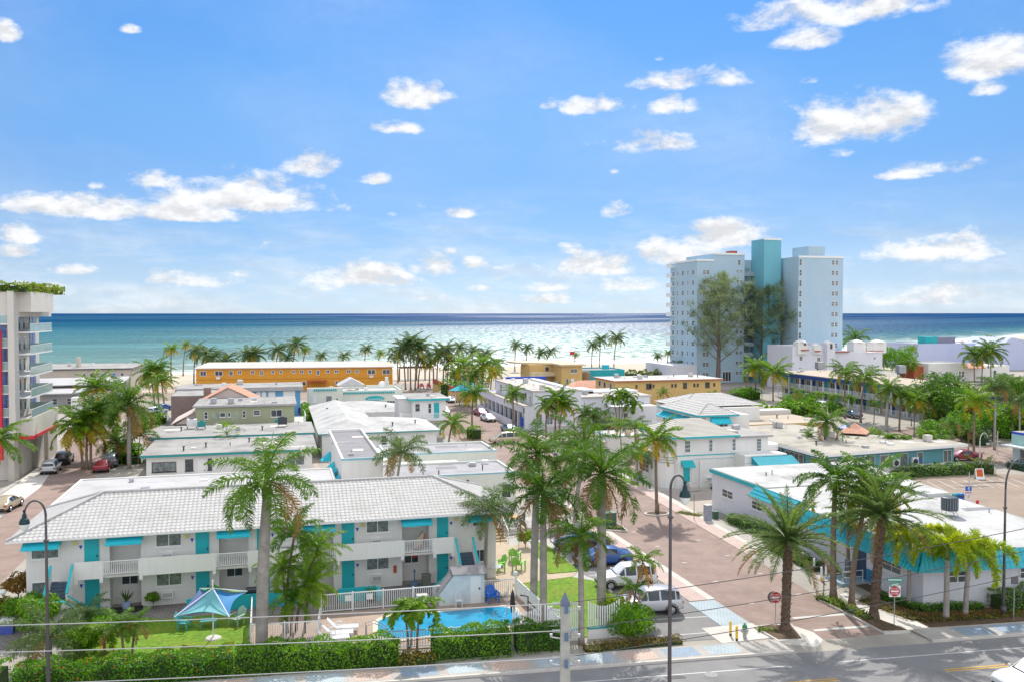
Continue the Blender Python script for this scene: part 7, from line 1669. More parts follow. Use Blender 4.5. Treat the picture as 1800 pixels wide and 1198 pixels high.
SILV=carpaint('silver_car_paint',(.52,.52,.55),.3); WHT=carpaint('white_car_paint',(.72,.72,.72)); BLU=carpaint('blue_car_paint',(.01,.08,.30)); BLKC=carpaint('black_car_paint',(.02,.025,.035)); TAN=carpaint('tan_car_paint',(.50,.42,.30),.2); REDC=carpaint('red_car_paint',(.28,.02,.04)); GREYC=carpaint('grey_blue_car_paint',(.22,.27,.32),.3); YELC=carpaint('pale_yellow_car_paint',(.60,.52,.25))
GB='cars in the bays beside the motel'; GSn='cars parked along the side street'; GL_='cars parked on the left street'; GN='cars near the navy-edged motel'
place_car('suv',SILV,23.9,53.35,math.pi-.12,'silver hatchback parked in the bay nearest the front road',GB)
place_car('suv',WHT,24.6,58.9,math.pi-.1,'white crossover parked behind the silver hatchback',GB)
place_car('sedan',BLU,25.0,64.6,math.pi-.1,'bright blue sedan parked behind the royal palms',GB)
place_car('sedan',BLKC,24.9,69.2,math.pi-.1,'dark car parked beyond the bright blue sedan',GB)
place_car('suv',WHT,*at(1822,1214),math.atan(-.085)+math.pi,'white car on the front road cut by the bottom right corner','cars on the front road')
place_car('van',TAN,*at(888,778),math.pi,'tan minivan behind the coconut palm and the low grey roofs',GSn)
def ps(k,p,px,py,rz,l,g=GSn): place_car(k,p,*at(px,py),rz,l,g)
ps('sedan',WHT,858,739,-1.45,'white sedan facing the viewer along the porch wall'); ps('sedan',REDC,845,729,-1.5,'red car behind the white sedan')
ps('sedan',GREYC,896,759,-1.45,'grey-blue car nearest of those along the porch wall'); ps('sedan',WHT,793,706,-1.6,'small pale car near the beach end of the street')
ps('suv',SILV,778,698,-2.4,'silver car parked at the red and yellow wall'); ps('suv',YELC,824,704,2.2,'pale yellow car under the large coconut palm'); ps('suv',WHT,781,728,-1.6,'white car half hidden behind the small two-storey guest house')
ps('sedan',WHT,997,806,2.0,'white car in the courtyard mostly hidden by palm crowns'); ps('suv',WHT,983,681,0,'white car under the sand-yellow overhanging building'); ps('sedan',GREYC,972,679,.1,'grey car beside the white one at the sand-yellow building')
ps('suv',SILV,90,829,1.62,'silver estate car parked on the left street',GL_); ps('suv',BLKC,113,813,1.62,'black pickup-like car in front of the silver estate',GL_); ps('sedan',TAN,12,894,1.45,'tan sedan cut by the left edge of the picture',GL_)
ps('sedan',REDC,181,826,1.6,'dark red car roof behind the white annex',GL_); ps('suv',GREYC,196,817,1.6,'grey car just ahead of the dark red one',GL_); ps('suv',BLKC,172,762,1.6,'dark car beneath the golden coconut palms',GL_); ps('suv',WHT,277,728,1.0,'white car near the shrubs at the upper left street',GL_); ps('sedan',BLU,286,721,1.0,'blue car next to the white one at the upper left street',GL_)
ps('sedan',REDC,1692,808,math.pi-.2,'red sports car behind the silver-green hedge',GN); ps('van',WHT,1392,713,1.2,'white van near the stairs of the navy-edged motel',GN); ps('suv',BLKC,1470,724,1.5,'black car in front of the navy gallery',GN); ps('sedan',GREYC,1498,733,1.5,'grey car in front of the navy gallery',GN); ps('suv',WHT,1441,717,1.5,'white car roof behind the plants at the navy motel',GN); ps('sedan',BLU,1492,760,.3,'blue car behind the terracotta roof',GN)
# ================================================================ STREET FURNITURE
LGRN=mat('dark_green_lantern_metal',(.02,.05,.055),.4,.1,3,metal=.3); LGLS=mat('frosted_lamp_glass',(.72,.75,.72),.35,.03,2)
LPOLE=mat('bronze_lamp_pole',(.10,.09,.095),.5,.15,3,metal=.3)
def lamp(label,x,y,h,arm,dirx,s=1.,z0=0.13,m=None,group='tall curved street lamps on the front road'):
    t=thing('street_lamp',label,'street lamp',(x,y,z0),group); m=m or LPOLE; h-=z0
    rr=arm/2; b=MB(); zs=h-rr*1.6
    b.tube([(0,0,0),(0,0,.9),(0,0,zs*.7),(0,0,zs)],[.13*s,.10*s,.075*s,.06*s],10)
    b.tube([(dirx*rr*(1-math.cos(a)),0,zs+rr*1.6*math.sin(a)) for a in [math.pi*.92*i/12 for i in range(13)]],[.06*s-.02*s*i/12 for i in range(13)],8)
    b.tube([(0,0,0),(0,0,.5),(0,0,.55)],[.22*s,.18*s,.12*s],10)
    zc=zs-1.3; b.tube([(0,0,zc-.08),(0,0,zc),(0,0,zc+.08)],[.07*s,.15*s,.07*s],10); b.build('pole',m,t,world=False,smooth=True)
    xl=dirx*arm*.985; zl=zs+rr*1.6*math.sin(math.pi*.92)-.0
    b=MB(); b.lathe(xl,0,[(.03,zl+.18),(.08,zl+.1),(.05,zl),(.10,zl-.08),(.12,zl-.25),(.2,zl-.32),(.26,zl-.5),(.26,zl-.56)],12); l=b.build('lantern',LGRN,t,world=False)
    b=MB(); b.lathe(xl,0,[(.22,zl-.56),(.22,zl-.68),(.15,zl-.86),(.04,zl-.92)],12); g=b.build('globe',LGLS,l,world=False)
    return t
for (px,yy,py,arm,dx,lb) in ((82,49.0,878,1.0,-1,'tall curved street lamp with dark lantern at the left, in front of the motel roof'),(1178,35.6,835,.72,1,'tall curved street lamp with dark lantern standing before the side street'),(1765,46.5,806,2.4,1,'tall curved street lamp at the right edge whose arm leaves the picture')):
    r=ray(px,1000); x=r[0]/r[1]*yy; lamp(lb,x,yy,zat(py,x,yy),arm,dx,1.0)
WHP=mat('white_lamp_pole',(.7,.7,.7),.5)
for (px,py,top,arm,dx,lb) in ((1722,812,760,1.3,1,'white post with S-shaped arm and lantern at the far cross street'),(1424,712,690,1.6,-1,'white street lamp in front of the navy-edged motel, left one'),(1455,732,712,1.4,-1,'small white lamp behind the sand-coloured roof')):
    x,y=at(px,py); lamp(lb,x,y,zat(top,x,y),arm,dx,.9,0,WHP,'white street lamps')
def simple_pole(label,px,py,top,r,m,name='pole',cat='pole',lamp_=None,group=None):
    x,y=at(px,py); h=zat(top,x,y); t=thing(name,label,cat,(x,y,0),group); b=MB(); b.tube([(0,0,0),(0,0,h)],[r,r*.7],8); b.build('shaft',m,t,world=False)
    if lamp_=='globe': b=MB(); b.lathe(0,0,[(.03,h-.02),(.17,h+.08),(.2,h+.2),(.15,h+.33),(.02,h+.4)],12); b.build('globe',LGLS,t,world=False)
    if lamp_=='head': MB().box(-.35,.35,-.15,.15,h,h+.12).build('lamp_head',DKM,t,world=False)
    return t
simple_pole('white globe lamp on a thin post at the corner of the pool fence',906,1048,1012,.04,WP,'globe_lamp','lamp','globe')
simple_pole('white globe lamp by the steps of the upper terrace',912,962,902,.04,WP,'globe_lamp','lamp','globe')
simple_pole('thin dark pole with flat lamp head above the teal motel',1545,805,764,.07,BLK,'lamp_pole','street lamp','head')
simple_pole('tall dark pole in front of the teal motel',1606,812,718,.08,DKM); simple_pole('tall pale pole at the beach end of the side street',812,712,662,.10,CONCL); simple_pole('slim dark pole left of the parking hedge',1517,806,762,.06,BLK)
simple_pole('dark slim post in front of the corner building shrubs',1448,1046,975,.035,BLK,'sign_post','post'); simple_pole('pale stay pole left of the aqua office',1753,797,757,.08,CONCL)
simple_pole('pale thin pole on the left street by the modern block',79,822,760,.05,GALV); simple_pole('short pale post by the left pavement shrubs',6,1092,1045,.04,WP,'post','post','globe')
# concrete utility pole and its lines
UX,UY=9.95,29.4; t=thing('utility_pole','square concrete utility pole with pointed grey cap and insulator brackets','utility pole',(UX,UY,0)); zt=zat(1062,UX,UY)
b=MB(); w0,w1=.24,.155; rr_=R(-15)
def sq(w,z): return [(math.cos(rr_+a)*w*1.414,math.sin(rr_+a)*w*1.414,z) for a in [math.pi/4+k*math.pi/2 for k in range(4)]]
b.add(sq(w0,0)+sq(w1,zt),[(0,1,5,4),(1,2,6,5),(2,3,7,6),(3,0,4,7),(4,5,6,7)]); b.build('shaft',mat('pole_concrete',(.40,.40,.37),.85,.12,3,.4,14,grime=.3,gscale=2),t,world=False)
b=MB(); b.add(sq(w1+.02,zt)+sq(w1+.02,zt+.04)+[(0,0,zt+.5)],[(3,2,1,0),(0,1,5,4),(1,2,6,5),(2,3,7,6),(3,0,4,7),(4,5,8),(5,6,8),(6,7,8),(7,4,8)]); b.build('cap',mat('slate_cap',(.15,.17,.24),.6),t,world=False)
INS=mat('insulator_grey',(.45,.47,.5),.4,.1,3); ZW=[zat(p,UX,UY) for p in (1060,1108,1155)]
b=MB(); c2=MB(); pl=MB()
for i,z in enumerate(ZW):
    for s in (-1,1):
        dx,dy=cyw*s,-syw*s
        b=MB(); c2=MB(); b.tube([(dx*.15,dy*.15,z-.28),(dx*.5,dy*.5,z-.22)],.022,5); 
        for k in range(5): c2.tube([(dx*(.18+k*.06),dy*(.18+k*.06),z+.0-.02*s*0),(dx*(.21+k*.06),dy*(.21+k*.06),z)],[.07,.05],8)
        c2.tube([(dx*.5,dy*.5,z-.22),(dx*.5,dy*.5,z-.1)],[.04,.06],8); c2.build('insulator',INS,b.build('bracket',GALV,t,world=False),world=False)
    f=Vector((-syw,-cyw,0)); q=Vector((cyw,-syw,0)); c=f*.27*1.0+UP*(z-.12)+q*.03
    pl=MB(); pl.add([tuple(c-q*.07-UP*.16),tuple(c+q*.07-UP*.16),tuple(c+q*.07+UP*.16),tuple(c-q*.07+UP*.16)],[(0,1,2,3)]); pl.build('plate',mat('blue_number_plate',(.10,.17,.28),.5),t,world=False)
WIRE=mat('power_line_aluminium',(.42,.43,.44),.45,.1,1,metal=.4); WIRED=mat('dark_power_line',(.06,.06,.065),.6,.1,1)
def wpt(px,py,y):
    r=ray(px,py); k=(y)/r[1]; return (r[0]*k,y,H+r[2]*k)
yL=lambda px: UY+1.5*(994-px)/994 ; yR=lambda px: UY-2.2*(px-994)/806
def wire(label,p0,p1,m,r=.016,sag=.25,extend=1.6):
    a,b_=Vector(p0),Vector(p1); b=MB(); pts=[]
    for i in range(21):
        t_=-.0+i/20; p=a.lerp(b_,t_); p.z-=sag*4*t_*(1-t_); pts.append(tuple(p))
    b.tube(pts,r,6,cap=False); return tag(b.build('power_line',m),label,'power line')
def ext(p,q,k): # extend from p through q past the frame
    P_,Q=Vector(p),Vector(q); return tuple(P_+(Q-P_)*k)
for i,(l0,r1,lb) in enumerate(((1095,922,'top'),(1142,962,'middle'),(1200,1003,'lowest'))):
    off=Vector((cyw,-syw,0))*.0
    pl_=(UX,UY,ZW[i]+.02); wire(f'{lb} pale power line running left from the concrete pole',pl_,ext(pl_,wpt(0,l0,yL(0)),1.25),WIRE,.017,.10); wire(f'{lb} dark power line running right from the concrete pole',pl_,ext(pl_,wpt(1800,r1,yR(1800)),1.2),WIRED,.015,.25)
# road signs
SRED=mat('sign_red',(.5,.015,.02),.5); SWH=mat('sign_white',(.78,.78,.78),.5); SGR=mat('street_sign_green',(.02,.30,.20),.5); SBL=mat('sign_blue',(.02,.12,.5),.5); SBK=mat('sign_back_metal',(.12,.12,.13),.6)
FR=(R(90),0,-YAW+R(0))
def facing(t): t.rotation_euler=(0,0,-YAW)
def disc(b,x,z,r,y,n=24,mi=0,th=.01):
    b.tube([(x,y,z),(x,y+th,z)],r,n,mi)
def dne(label,px,py,cyp,rpx,square,ring):
    x,y=at(px,py); Dp=x*syw+y*cyw; zc=zat(cyp,x,y); s=rpx/F*Dp; t=thing('do_not_enter_sign',label,'road sign',(x,y,0)); facing(t)
    b=MB(); b.tube([(0,.03,0),(0,.03,zc+s*.9)],.03,6); b.build('post',GALV,t,world=False)
    p=MB(); 
    if square: p.box(-s*1.08,s*1.08,.0,.012,zc-s*1.08,zc+s*1.08)
    else: disc(p,0,zc,s*1.04,0)
    pn=p.build('panel',SWH,t,world=False)
    b=MB(); disc(b,0,zc,s*.98,-.012); b.build('red_disc',SRED,pn,world=False)
    b=MB(); b.box(-s*.75,s*.75,-.02,-.013,zc-s*.16,zc+s*.16); b.build('white_bar',SWH,pn,world=False)
    for tx,dz in (('DO NOT',.48),('ENTER',-.5)):
        o=text(tx,s*.46,(0,0,0),(R(90),0,0),SWH,None); o.parent=pn; o.location=(0,-.018,zc+dz*s)
    if ring:
        b=MB(); disc(b,-s*.35,zc,s*1.05,.06,24); b.build('rear_sign',SBK,t,world=False)
    return t
dne('round red and white DO NOT ENTER sign on the corner island',1363,1098,1049,10,False,True)
ds=dne('square-backed DO NOT ENTER sign with green street name plates above',1572,1104,1038,9.5,True,False)
x,y=at(1572,1104); Dp=x*syw+y*cyw
for i,(cyp,hw,rot) in enumerate(((1018,14,-.10),(1026,12,.5))):
    zc=zat(cyp,x,y); w_=hw/F*Dp; b=MB(); b.box(-w_,w_,-.01,.01,zc-.11,zc+.11); o=b.build('street_name_plate',SGR,ds,world=False); o.rotation_euler=(0,0,rot)
    b=MB()
    for k in range(7): b.box(-w_*.8+k*w_*.24,-w_*.8+k*w_*.24+w_*.15,-.016,-.011,zc-.05,zc+.05)
    b.build('letters',SWH,o,world=False)
def board(label,px,py,cyp,wpx,hpx,m,m2=None,name='sign',extra=None,post=GALV):
    x,y=at(px,py); Dp=x*syw+y*cyw; zc=zat(cyp,x,y); w_=wpx/F*Dp/2; h_=hpx/F*Dp/2; t=thing(name,label,'sign',(x,y,0)); facing(t)
    b=MB(); b.tube([(0,.02,0),(0,.02,zc+h_)],.03,6); b.build('post',post,t,world=False)
    b=MB(); b.box(-w_,w_,-.012,.0,zc-h_,zc+h_); p=b.build('panel',m,t,world=False)
    if m2: b=MB(); b.box(-w_*.95,w_*.95,-.02,-.013,zc-h_*.95,zc); b.build('lower_panel',m2,p,world=False)
    if extra: extra(t,zc,w_,h_)
    return t
def park(t,zc,w_,h_):
    b=MB(); b.box(-w_*.9,w_*.9,-.026,-.021,zc-h_*.45,zc-h_*.25); b.build('red_stripe',SRED,t,world=False)
    o=text('P',h_*.7,(0,0,0),(R(90),0,0),SWH,None); o.parent=t; o.location=(0,-.016,zc+h_*.5)
board('blue and white parking sign on a pole in the middle of the parking lot',1702,884,862,11,17,SBL,SWH,'parking_sign',park,CONCL)
b_=board('small white plate sign with blue mark under the parking lot pole sign',1703,886,878,7,7,SWH,None,'parking_sign')
board('blue parking sign behind the hedge, right one',1617,812,797,8,10,SBL,SWH,'parking_sign',park); board('blue parking sign behind the hedge, left one',1555,813,798,8,9,SBL,SWH,'parking_sign',park)
board('small blue disabled-parking plate low behind the hedge',1617,832,808,5,5,SBL,None,'parking_sign')
board('back of a dark square road sign on a thin post at the silvery bushes',1782,1090,1019,13,13,SBK,None,'road_sign'); board('small pale two-part sign on a pole at the green utility box',1093,925,884,9,7,mat('sign_beige',(.5,.45,.4),.6),None,'road_sign',None,DKM)
simple_pole('white pole rising above the parking lot sign',1703,884,829,.06,CONCL)
# A-frame board
x,y=at(1721,841); t=thing('sandwich_board','orange and white sandwich board at the end of the parking hedge','sign',(x,y,0),None,-.3); b=MB(); b.add([(-.5,-.35,0),(.5,-.35,0),(.5,0,1.3),(-.5,0,1.3),(-.5,-.32,0),(.5,-.32,0)],[(0,1,2,3)]); b.add([(-.5,.35,0),(.5,.35,0),(.5,0,1.3),(-.5,0,1.3)],[(3,2,1,0)]); b.build('frame',SWH,t,world=False)
b=MB(); b.add([(-.36,-.27,.35),(.36,-.27,.35),(.36,-.06,1.2),(-.36,-.06,1.2)],[(0,1,2,3)]); b.build('panel',mat('orange_red_sign',(.6,.10,.02),.5),t,world=False)
# parking pay machines
for i,(px,l) in enumerate(((1679,'teal rounded scooter-like bin left of the parking pay machine'),(1689,'blue upright parking pay machine at the roof edge'))):
    x,y=at(px,888); t=thing('pay_machine',l,'machine',(x,y,0)); b=MB(); b.box(-.25,.25,-.2,.2,0,1.1); b.tube([(0,-.2,1.1),(0,.2,1.1)],.25,12); b.build('housing',[TEALW,PLB][i],t,world=False); MB().box(-.15,.15,-.215,-.203,.9,1.15).build('screen',GL,t,world=False)
x,y=at(1718,892); t=thing('fire_hydrant','small red hydrant beside the parking pay machine','hydrant',(x,y,0)); MB().lathe(0,0,[(.14,0),(.14,.6),(.18,.65),(.12,.8),(.02,.86)],10).build('body',RED,t,world=False)
# hydrant and yellow posts
x,y=at(1309,1122); t=thing('fire_hydrant','silver hydrant with green top beside the yellow bollards','hydrant',(x,y,0)); HS=mat('hydrant_silver',(.45,.45,.45),.4,.1,4,metal=.5)
b=MB(); b.lathe(0,0,[(.2,0),(.2,.06),(.12,.07),(.12,.62),(.17,.66),(.17,.72)],14); b.tube([(-.24,0,.5),(.24,0,.5)],.075,10); b.tube([(0,-.24,.45),(0,0,.45)],.09,10); b.build('body',HS,t,world=False)
b=MB(); b.lathe(0,0,[(.16,.72),(.15,.8),(.09,.9),(.04,.94),(.04,1.0)],12); b.build('bonnet',mat('green_hydrant_top',(.02,.25,.12),.5),t,world=False)
for i,(px,py) in enumerate(((1284,1117),(1295,1126))):
    x,y=at(px,py); t=thing('bollard','yellow bollard with dark foot, '+('farther one from the road' if i==0 else 'nearer one to the road'),'bollard',(x,y,0),'yellow bollards by the hydrant'); MB().lathe(0,0,[(.075,.18),(.075,.88),(.05,.93),(.01,.94)],12).build('post',CANDY,t,world=False); MB().lathe(0,0,[(.078,0),(.078,.18)],12).build('foot',BLK,t,world=False)
for i,(px,py) in enumerate(((1411,992),(1431,1004),(1452,1014),(1444,1020))):
    x,y=at(px,py); t=thing('bollard',['white bollard nearest the street palms, farthest of four','white bollard with yellow foot, second from the street end','white bollard with yellow foot beside the dark shrubs','white bollard close to the ramp handrail'][i],'bollard',(x,y,0),'white bollards at the corner building'); MB().lathe(0,0,[(.09,.15),(.09,1.0),(.06,1.05),(.01,1.06)],12).build('post',WP,t,world=False); MB().lathe(0,0,[(.093,0),(.093,.25)],12).build('foot',CANDY,t,world=False)
# utility boxes and islands
def island(pts,mt=SOIL): kerbed('street_island',pts,mt)
island([(28.6,74.6),(30.9,73.4),(31.2,75.2),(30.9,78.5),(28.6,79.5)]); x,y=at(1108,936); b=MB()
t=thing('utility_cabinet','dark green utility box on the kerbed island behind the palms','utility box',(29.9,76.2,.14)); MB().box(-.75,.75,-.6,.6,0,1.15).build('cabinet',mat('utility_green',(.07,.15,.10),.5,.1,2),t,world=False); MB().box(-.8,.8,-.65,.65,1.153,1.22).build('lid',mat('utility_green',(0,0,0)),t,world=False)
hedge('small plants around the green utility box',[(29.0,74.9),(30.8,74.2)],.6,.35,LFG,90,.12,LFY,.3,'ground_shrubs','shrub')
hedge('small clipped bush left of the green utility box',[(28.9,77.6),(29.0,79)],.7,.6,LFG,90,.12,None,0,'bush','shrub')
def ringk(cx,cy,rx,ry): return [(cx+rx*math.cos(a),cy+ry*math.sin(a)) for a in [2*math.pi*k/14 for k in range(14)]]
x,y=at(1155,903); island(ringk(x,y,1.35,.9)); x,y=at(903,758); island(ringk(x,y,1.5,1.2)); x,y=at(832,775); island([(x-2,y-3),(x+1.8,y-3),(x+1.8,y+3),(x-2,y+3)])
x,y=at(1244,914); t=thing('utility_cabinet','tall grey utility cabinet at the corner of the gravel yard','utility box',(x,y,0)); MB().box(-.3,.3,-.3,.3,0,1.5).build('cabinet',mat('grey_cabinet',(.33,.36,.42),.6,.2,3),t,world=False); MB().box(-.34,.34,-.34,.34,1.503,1.56).build('lid',CONCL,t,world=False)
x,y=at(1252,911); t=thing('utility_cabinet','low green utility box beside the tall grey cabinet','utility box',(x+.3,y,0)); MB().box(-.25,.25,-.25,.25,0,.75).build('cabinet',mat('utility_green',(0,0,0)),t,world=False)
simple_pole('thin rusty sign post at the gravel yard edge',1220,913,868,.04,WOOD,'sign_post','post'); simple_pole('short dark post beside the round kerbed island',1158,900,885,.06,BLK,'post','post')
hedge('yellow-green grass patch around the thin post at the gravel yard',[(38.9,79.5),(40.3,77.4)],1.4,.12,LFY,140,.1,None,0,'ground_cover','ground cover')
hedge('low bushes against the front of the white deco house',[(47.6,88.9),(50.8,88.7)],.9,.55,LFG,80,.15,LFD,.4,'ground_shrubs','shrub')
def pot(label,x,y,m,leaf,s=1.):
    t=thing('potted_plant',label,'plant',(x,y,.02)); MB().lathe(0,0,[(.14*s,0),(.2*s,.2*s),(.24*s,.42*s),(.2*s,.42*s)],12).build('pot',m,t,world=False)
    b=MB(); rg=random.Random(int(x*7+y)); 
    for i in range(14): a=i*2.4; e=.6+.6*rg.random(); d=Vector((math.cos(a)*math.cos(e),math.sin(a)*math.cos(e),math.sin(e)))*.7*s; q=Vector((-d.y,d.x,0)).normalized()*.05*s; o=Vector((0,0,.42*s)); b.add([tuple(o),tuple(o+d*.5+q),tuple(o+d),tuple(o+d*.5-q)],[(0,1,2,3)])
    b.build('leaves',leaf,t,world=False)
BP_=mat('glazed_blue_pot',(.02,.06,.4),.25,.1,2,spec=.7)
pot('blue pot with spiky plant beside the deco house door',*at(1164,852),BP_,LFG,1.3); pot('blue pot with red flowers at the street bay of the deco house',*at(1124,842),BP_,LFO,1.3); pot('pale blue pot with agave against the motel wall',*at(222,1072),mat('pale_blue_pot',(.35,.45,.65),.4),FRS,1.3); pot('spiky plant at the rounded end of the turquoise wall',6.2,60.2,SOIL,LFG,1.1)
dl=mat('dark_planter_soil',(.03,.03,.03),.9); tag(MB().box(-11,-8.9,62.2,63.25,.03,.14).build('planter',dl),'dark planting bed against the motel wall in the first recess','planter')
hs=MB(); hs.tube([(50.6+.25*math.cos(a),87.75,.55+.35*math.sin(a)) for a in [k*.5 for k in range(13)]],.07,5); tag(hs.build('garden_hose',mat('green_hose',(.02,.3,.08),.5)),'coiled green hose on the wall by the deco house','hose')
# ================================================================ POOL YARD
def fence(label,pts,h,gap=.14,m=None,solid=False,z0=.04,name='fence'):
    t=thing(name,label,'fence',(pts[0][0],pts[0][1],z0)); m=m or WRAIL; pk=MB(); rl=MB(); ps_=MB()
    for (x0,y0),(x1,y1) in zip(pts,pts[1:]):
        d=Vector((x1-x0,y1-y0,0)); L=d.length; d.normalize(); s=Vector((-d.y,d.x,0)); o=Vector((x0,y0,0))
        def bar(b,u0,u1,z0_,z1_,w):
            a=o+d*u0; c=o+d*u1; b.prism([tuple((a+s*w)[:2]),tuple((c+s*w)[:2]),tuple((c-s*w)[:2]),tuple((a-s*w)[:2])],z0_,z1_)
        bar(rl,0,L,z0+h-.06,z0+h,.03); bar(rl,0,L,z0+.1,z0+.15,.025)
        n=max(2,int(L/gap))
        for i in range(1,n): u=L*i/n; bar(pk,u-.018,u+.018,z0+.15,z0+h-.06,.012)
        n=max(1,int(round(L/2.2)))
        for i in range(n+1): u=L*i/n; ps_=MB(); bar(ps_,u-.045,u+.045,z0,z0+h+.06,.045); ps_.build('post',m,t)
    pk.build('pickets',m,t); rl.build('rail',m,t); return t
fence('long white picket-bar fence between the motel walk and the pool deck',[(2.76,58.7),(10.95,58.6)],1.25)
fence('short white bar fence right of the storage shed',[(14.0,59.0),(16.3,58.9)],1.2); fence('white slatted fence running from the globe lamp towards the road',[(16.3,58.9),(16.75,50.4)],1.2,.1)
fence('pale blue front pool fence behind the hedge',[(5.9,51.3),(16.2,50.3)],1.1,.16,mat('pale_blue_rail',(.5,.62,.7),.5)); fence('white bar fence around the small yard left of the loungers',[(-1.65,58.4),(-1.6,53.5),(2.3,53.1),(2.5,55.2)],1.5); 
tag(fence('upper yard white bar railing at the terrace with the orange table',[(19.6,75.0),(26.6,77.0)],1.1,.16),kind=None)
garden_wall('low pale wall under the terrace railing by the parked cars',[(21.9,73.6),(27.2,75.3)],.75,CONCL,.25); garden_wall('tan slatted wall panel beside the terrace palms',[(26.0,84),(27.6,79)],1.1,mat('tan_wall_panel',(.5,.38,.25),.8),.15)
b=MB()
for i in range(5): b.box(17.4,19.4,73.2+i*.45,73.65+i*.45,0,.16*(i+1))
tag(b.build('garden_steps',mat('tan_stone_steps',(.42,.33,.22),.85,.15,2)),'tan stone steps with white handrail up to the terrace','steps')
MB_=MB(); MB_.tube([(19.5,73.1,.0),(19.5,73.1,1.0),(19.5,75.4,1.8),(19.5,75.4,.8)],.03,6); tag(MB_.build('handrail',WRAIL),'white handrail beside the tan stone steps','handrail')
rect('upper_terrace',16.9,27.4,75.45,79.6,.5,mat('terrace_stone',(.45,.40,.36),.85,.2,2))
# picket fence by the road
def picket(label,x0,x1,y,h0,h1):
    t=thing('picket_fence',label,'fence',((x0+x1)/2,y,0),'curved picket fence panels by the road')
    yy=lambda x: y-.05*(x-x0)
    MB().prism([(x0,yy(x0)),(x1,yy(x1)),(x1,yy(x1)+.2),(x0,yy(x0)+.2)],0,.62).build('base_wall',WH,t); MB().prism([(x0-.02,yy(x0)-.03),(x1+.02,yy(x1)-.03),(x1+.02,yy(x1)+.23),(x0-.02,yy(x0)+.23)],.623,.71).build('coping',TEALD,t)
    b=MB(); n=int((x1-x0)/.15)
    for i in range(n+1):
        x=x0+.04+(x1-x0-.08)*i/n; u=i/n; h=h0+(h1-h0)*(2*u-1)**2; Y_=yy(x)+.1
        b.box(x-.04,x+.04,Y_-.012,Y_+.012,.71,.71+h); b.add([(x-.04,Y_-.012,.71+h),(x+.04,Y_-.012,.71+h),(x,Y_-.012,.76+h),(x-.04,Y_+.012,.71+h),(x+.04,Y_+.012,.71+h),(x,Y_+.012,.76+h)],[(0,1,2),(5,4,3),(0,2,5,3),(1,4,5,2)])
    b.build('pickets',WP,t)
for i,(a,c) in enumerate(((13.6,15.4),(15.6,17.9),(18.35,20.4))): picket(['curved white picket panel left of the utility pole','curved white picket panel between the two palms at the road','curved white picket panel next to the bright green shrub'][i],a,c,50.0-.05*i*2.3,1.25,1.6)
x,y=at(968,1100); t=thing('mailbox','white post with small capped lamp head on the yard lawn','post',(x,y,.05)); MB().box(-.05,.05,-.05,.05,0,.9).build('post',WP,t,world=False); MB().lathe(0,0,[(.22,.9),(.22,1.05),(.12,1.15),(.02,1.2)],4).build('cap',mat('grey_cap',(.4,.42,.5),.6),t,world=False)
# furniture
def adirondack(name,label,x,y,rz,m,s=1.):
    t=thing(name,label,'chair',(x,y,.05),None,rz); t.scale=(s,)*3
    b=MB()
    for i in range(5): b.box(-.28+i*.115,-.28+i*.115+.1,-.25,.3,.36-.0,.39)
    b.build('seat',m,t,world=False); b=MB()
    for i in range(5):
        x0=-.28+i*.115; h=.95 if i==2 else (.9 if i in(1,3) else .82); b.add([(x0,.28,.36),(x0+.1,.28,.36),(x0+.1,.52,h),(x0,.52,h),(x0,.31,.36),(x0+.1,.31,.36),(x0+.1,.55,h),(x0,.55,h)],[(0,1,2,3),(7,6,5,4),(3,2,6,7),(0,3,7,4),(1,5,6,2)])
    b.build('backrest',m,t,world=False)
    for sx in (-1,1):
        b=MB(); b.box(sx*.34-.05,sx*.34+.05,-.32,.35,.56,.59); b.build('armrest',m,t,world=False)
        for yy,h in ((-.26,.56),(.26,.56)): MB().box(sx*.31-.03,sx*.31+.03,yy-.04,yy+.04,0,h).build('leg',m,t,world=False)
    return t
adirondack('garden_chair','turquoise slatted armchair on the lawn left of the shade sail',*at(325,1105),1.2,PLT,1.1); adirondack('garden_chair','mint slatted armchair on the lawn right of the shade sail',*at(416,1098),-.7+math.pi*0,mat('mint_paint',(.35,.52,.42),.6),1.1)
x,y=at(367,1101); t=thing('garden_table','low mint slatted table between the two lawn chairs','table',(x,y,.05)); b=MB()
for i in range(6): b.box(-.5,.5,-.35+i*.12,-.26+i*.12,.42,.45)
b.build('table_top',PLT,t,world=False)
for sx in (-1,1):
    for sy in (-1,1): MB().box(sx*.45-.03,sx*.45+.03,sy*.3-.03,sy*.3+.03,0,.42).build('leg',PLT,t,world=False)
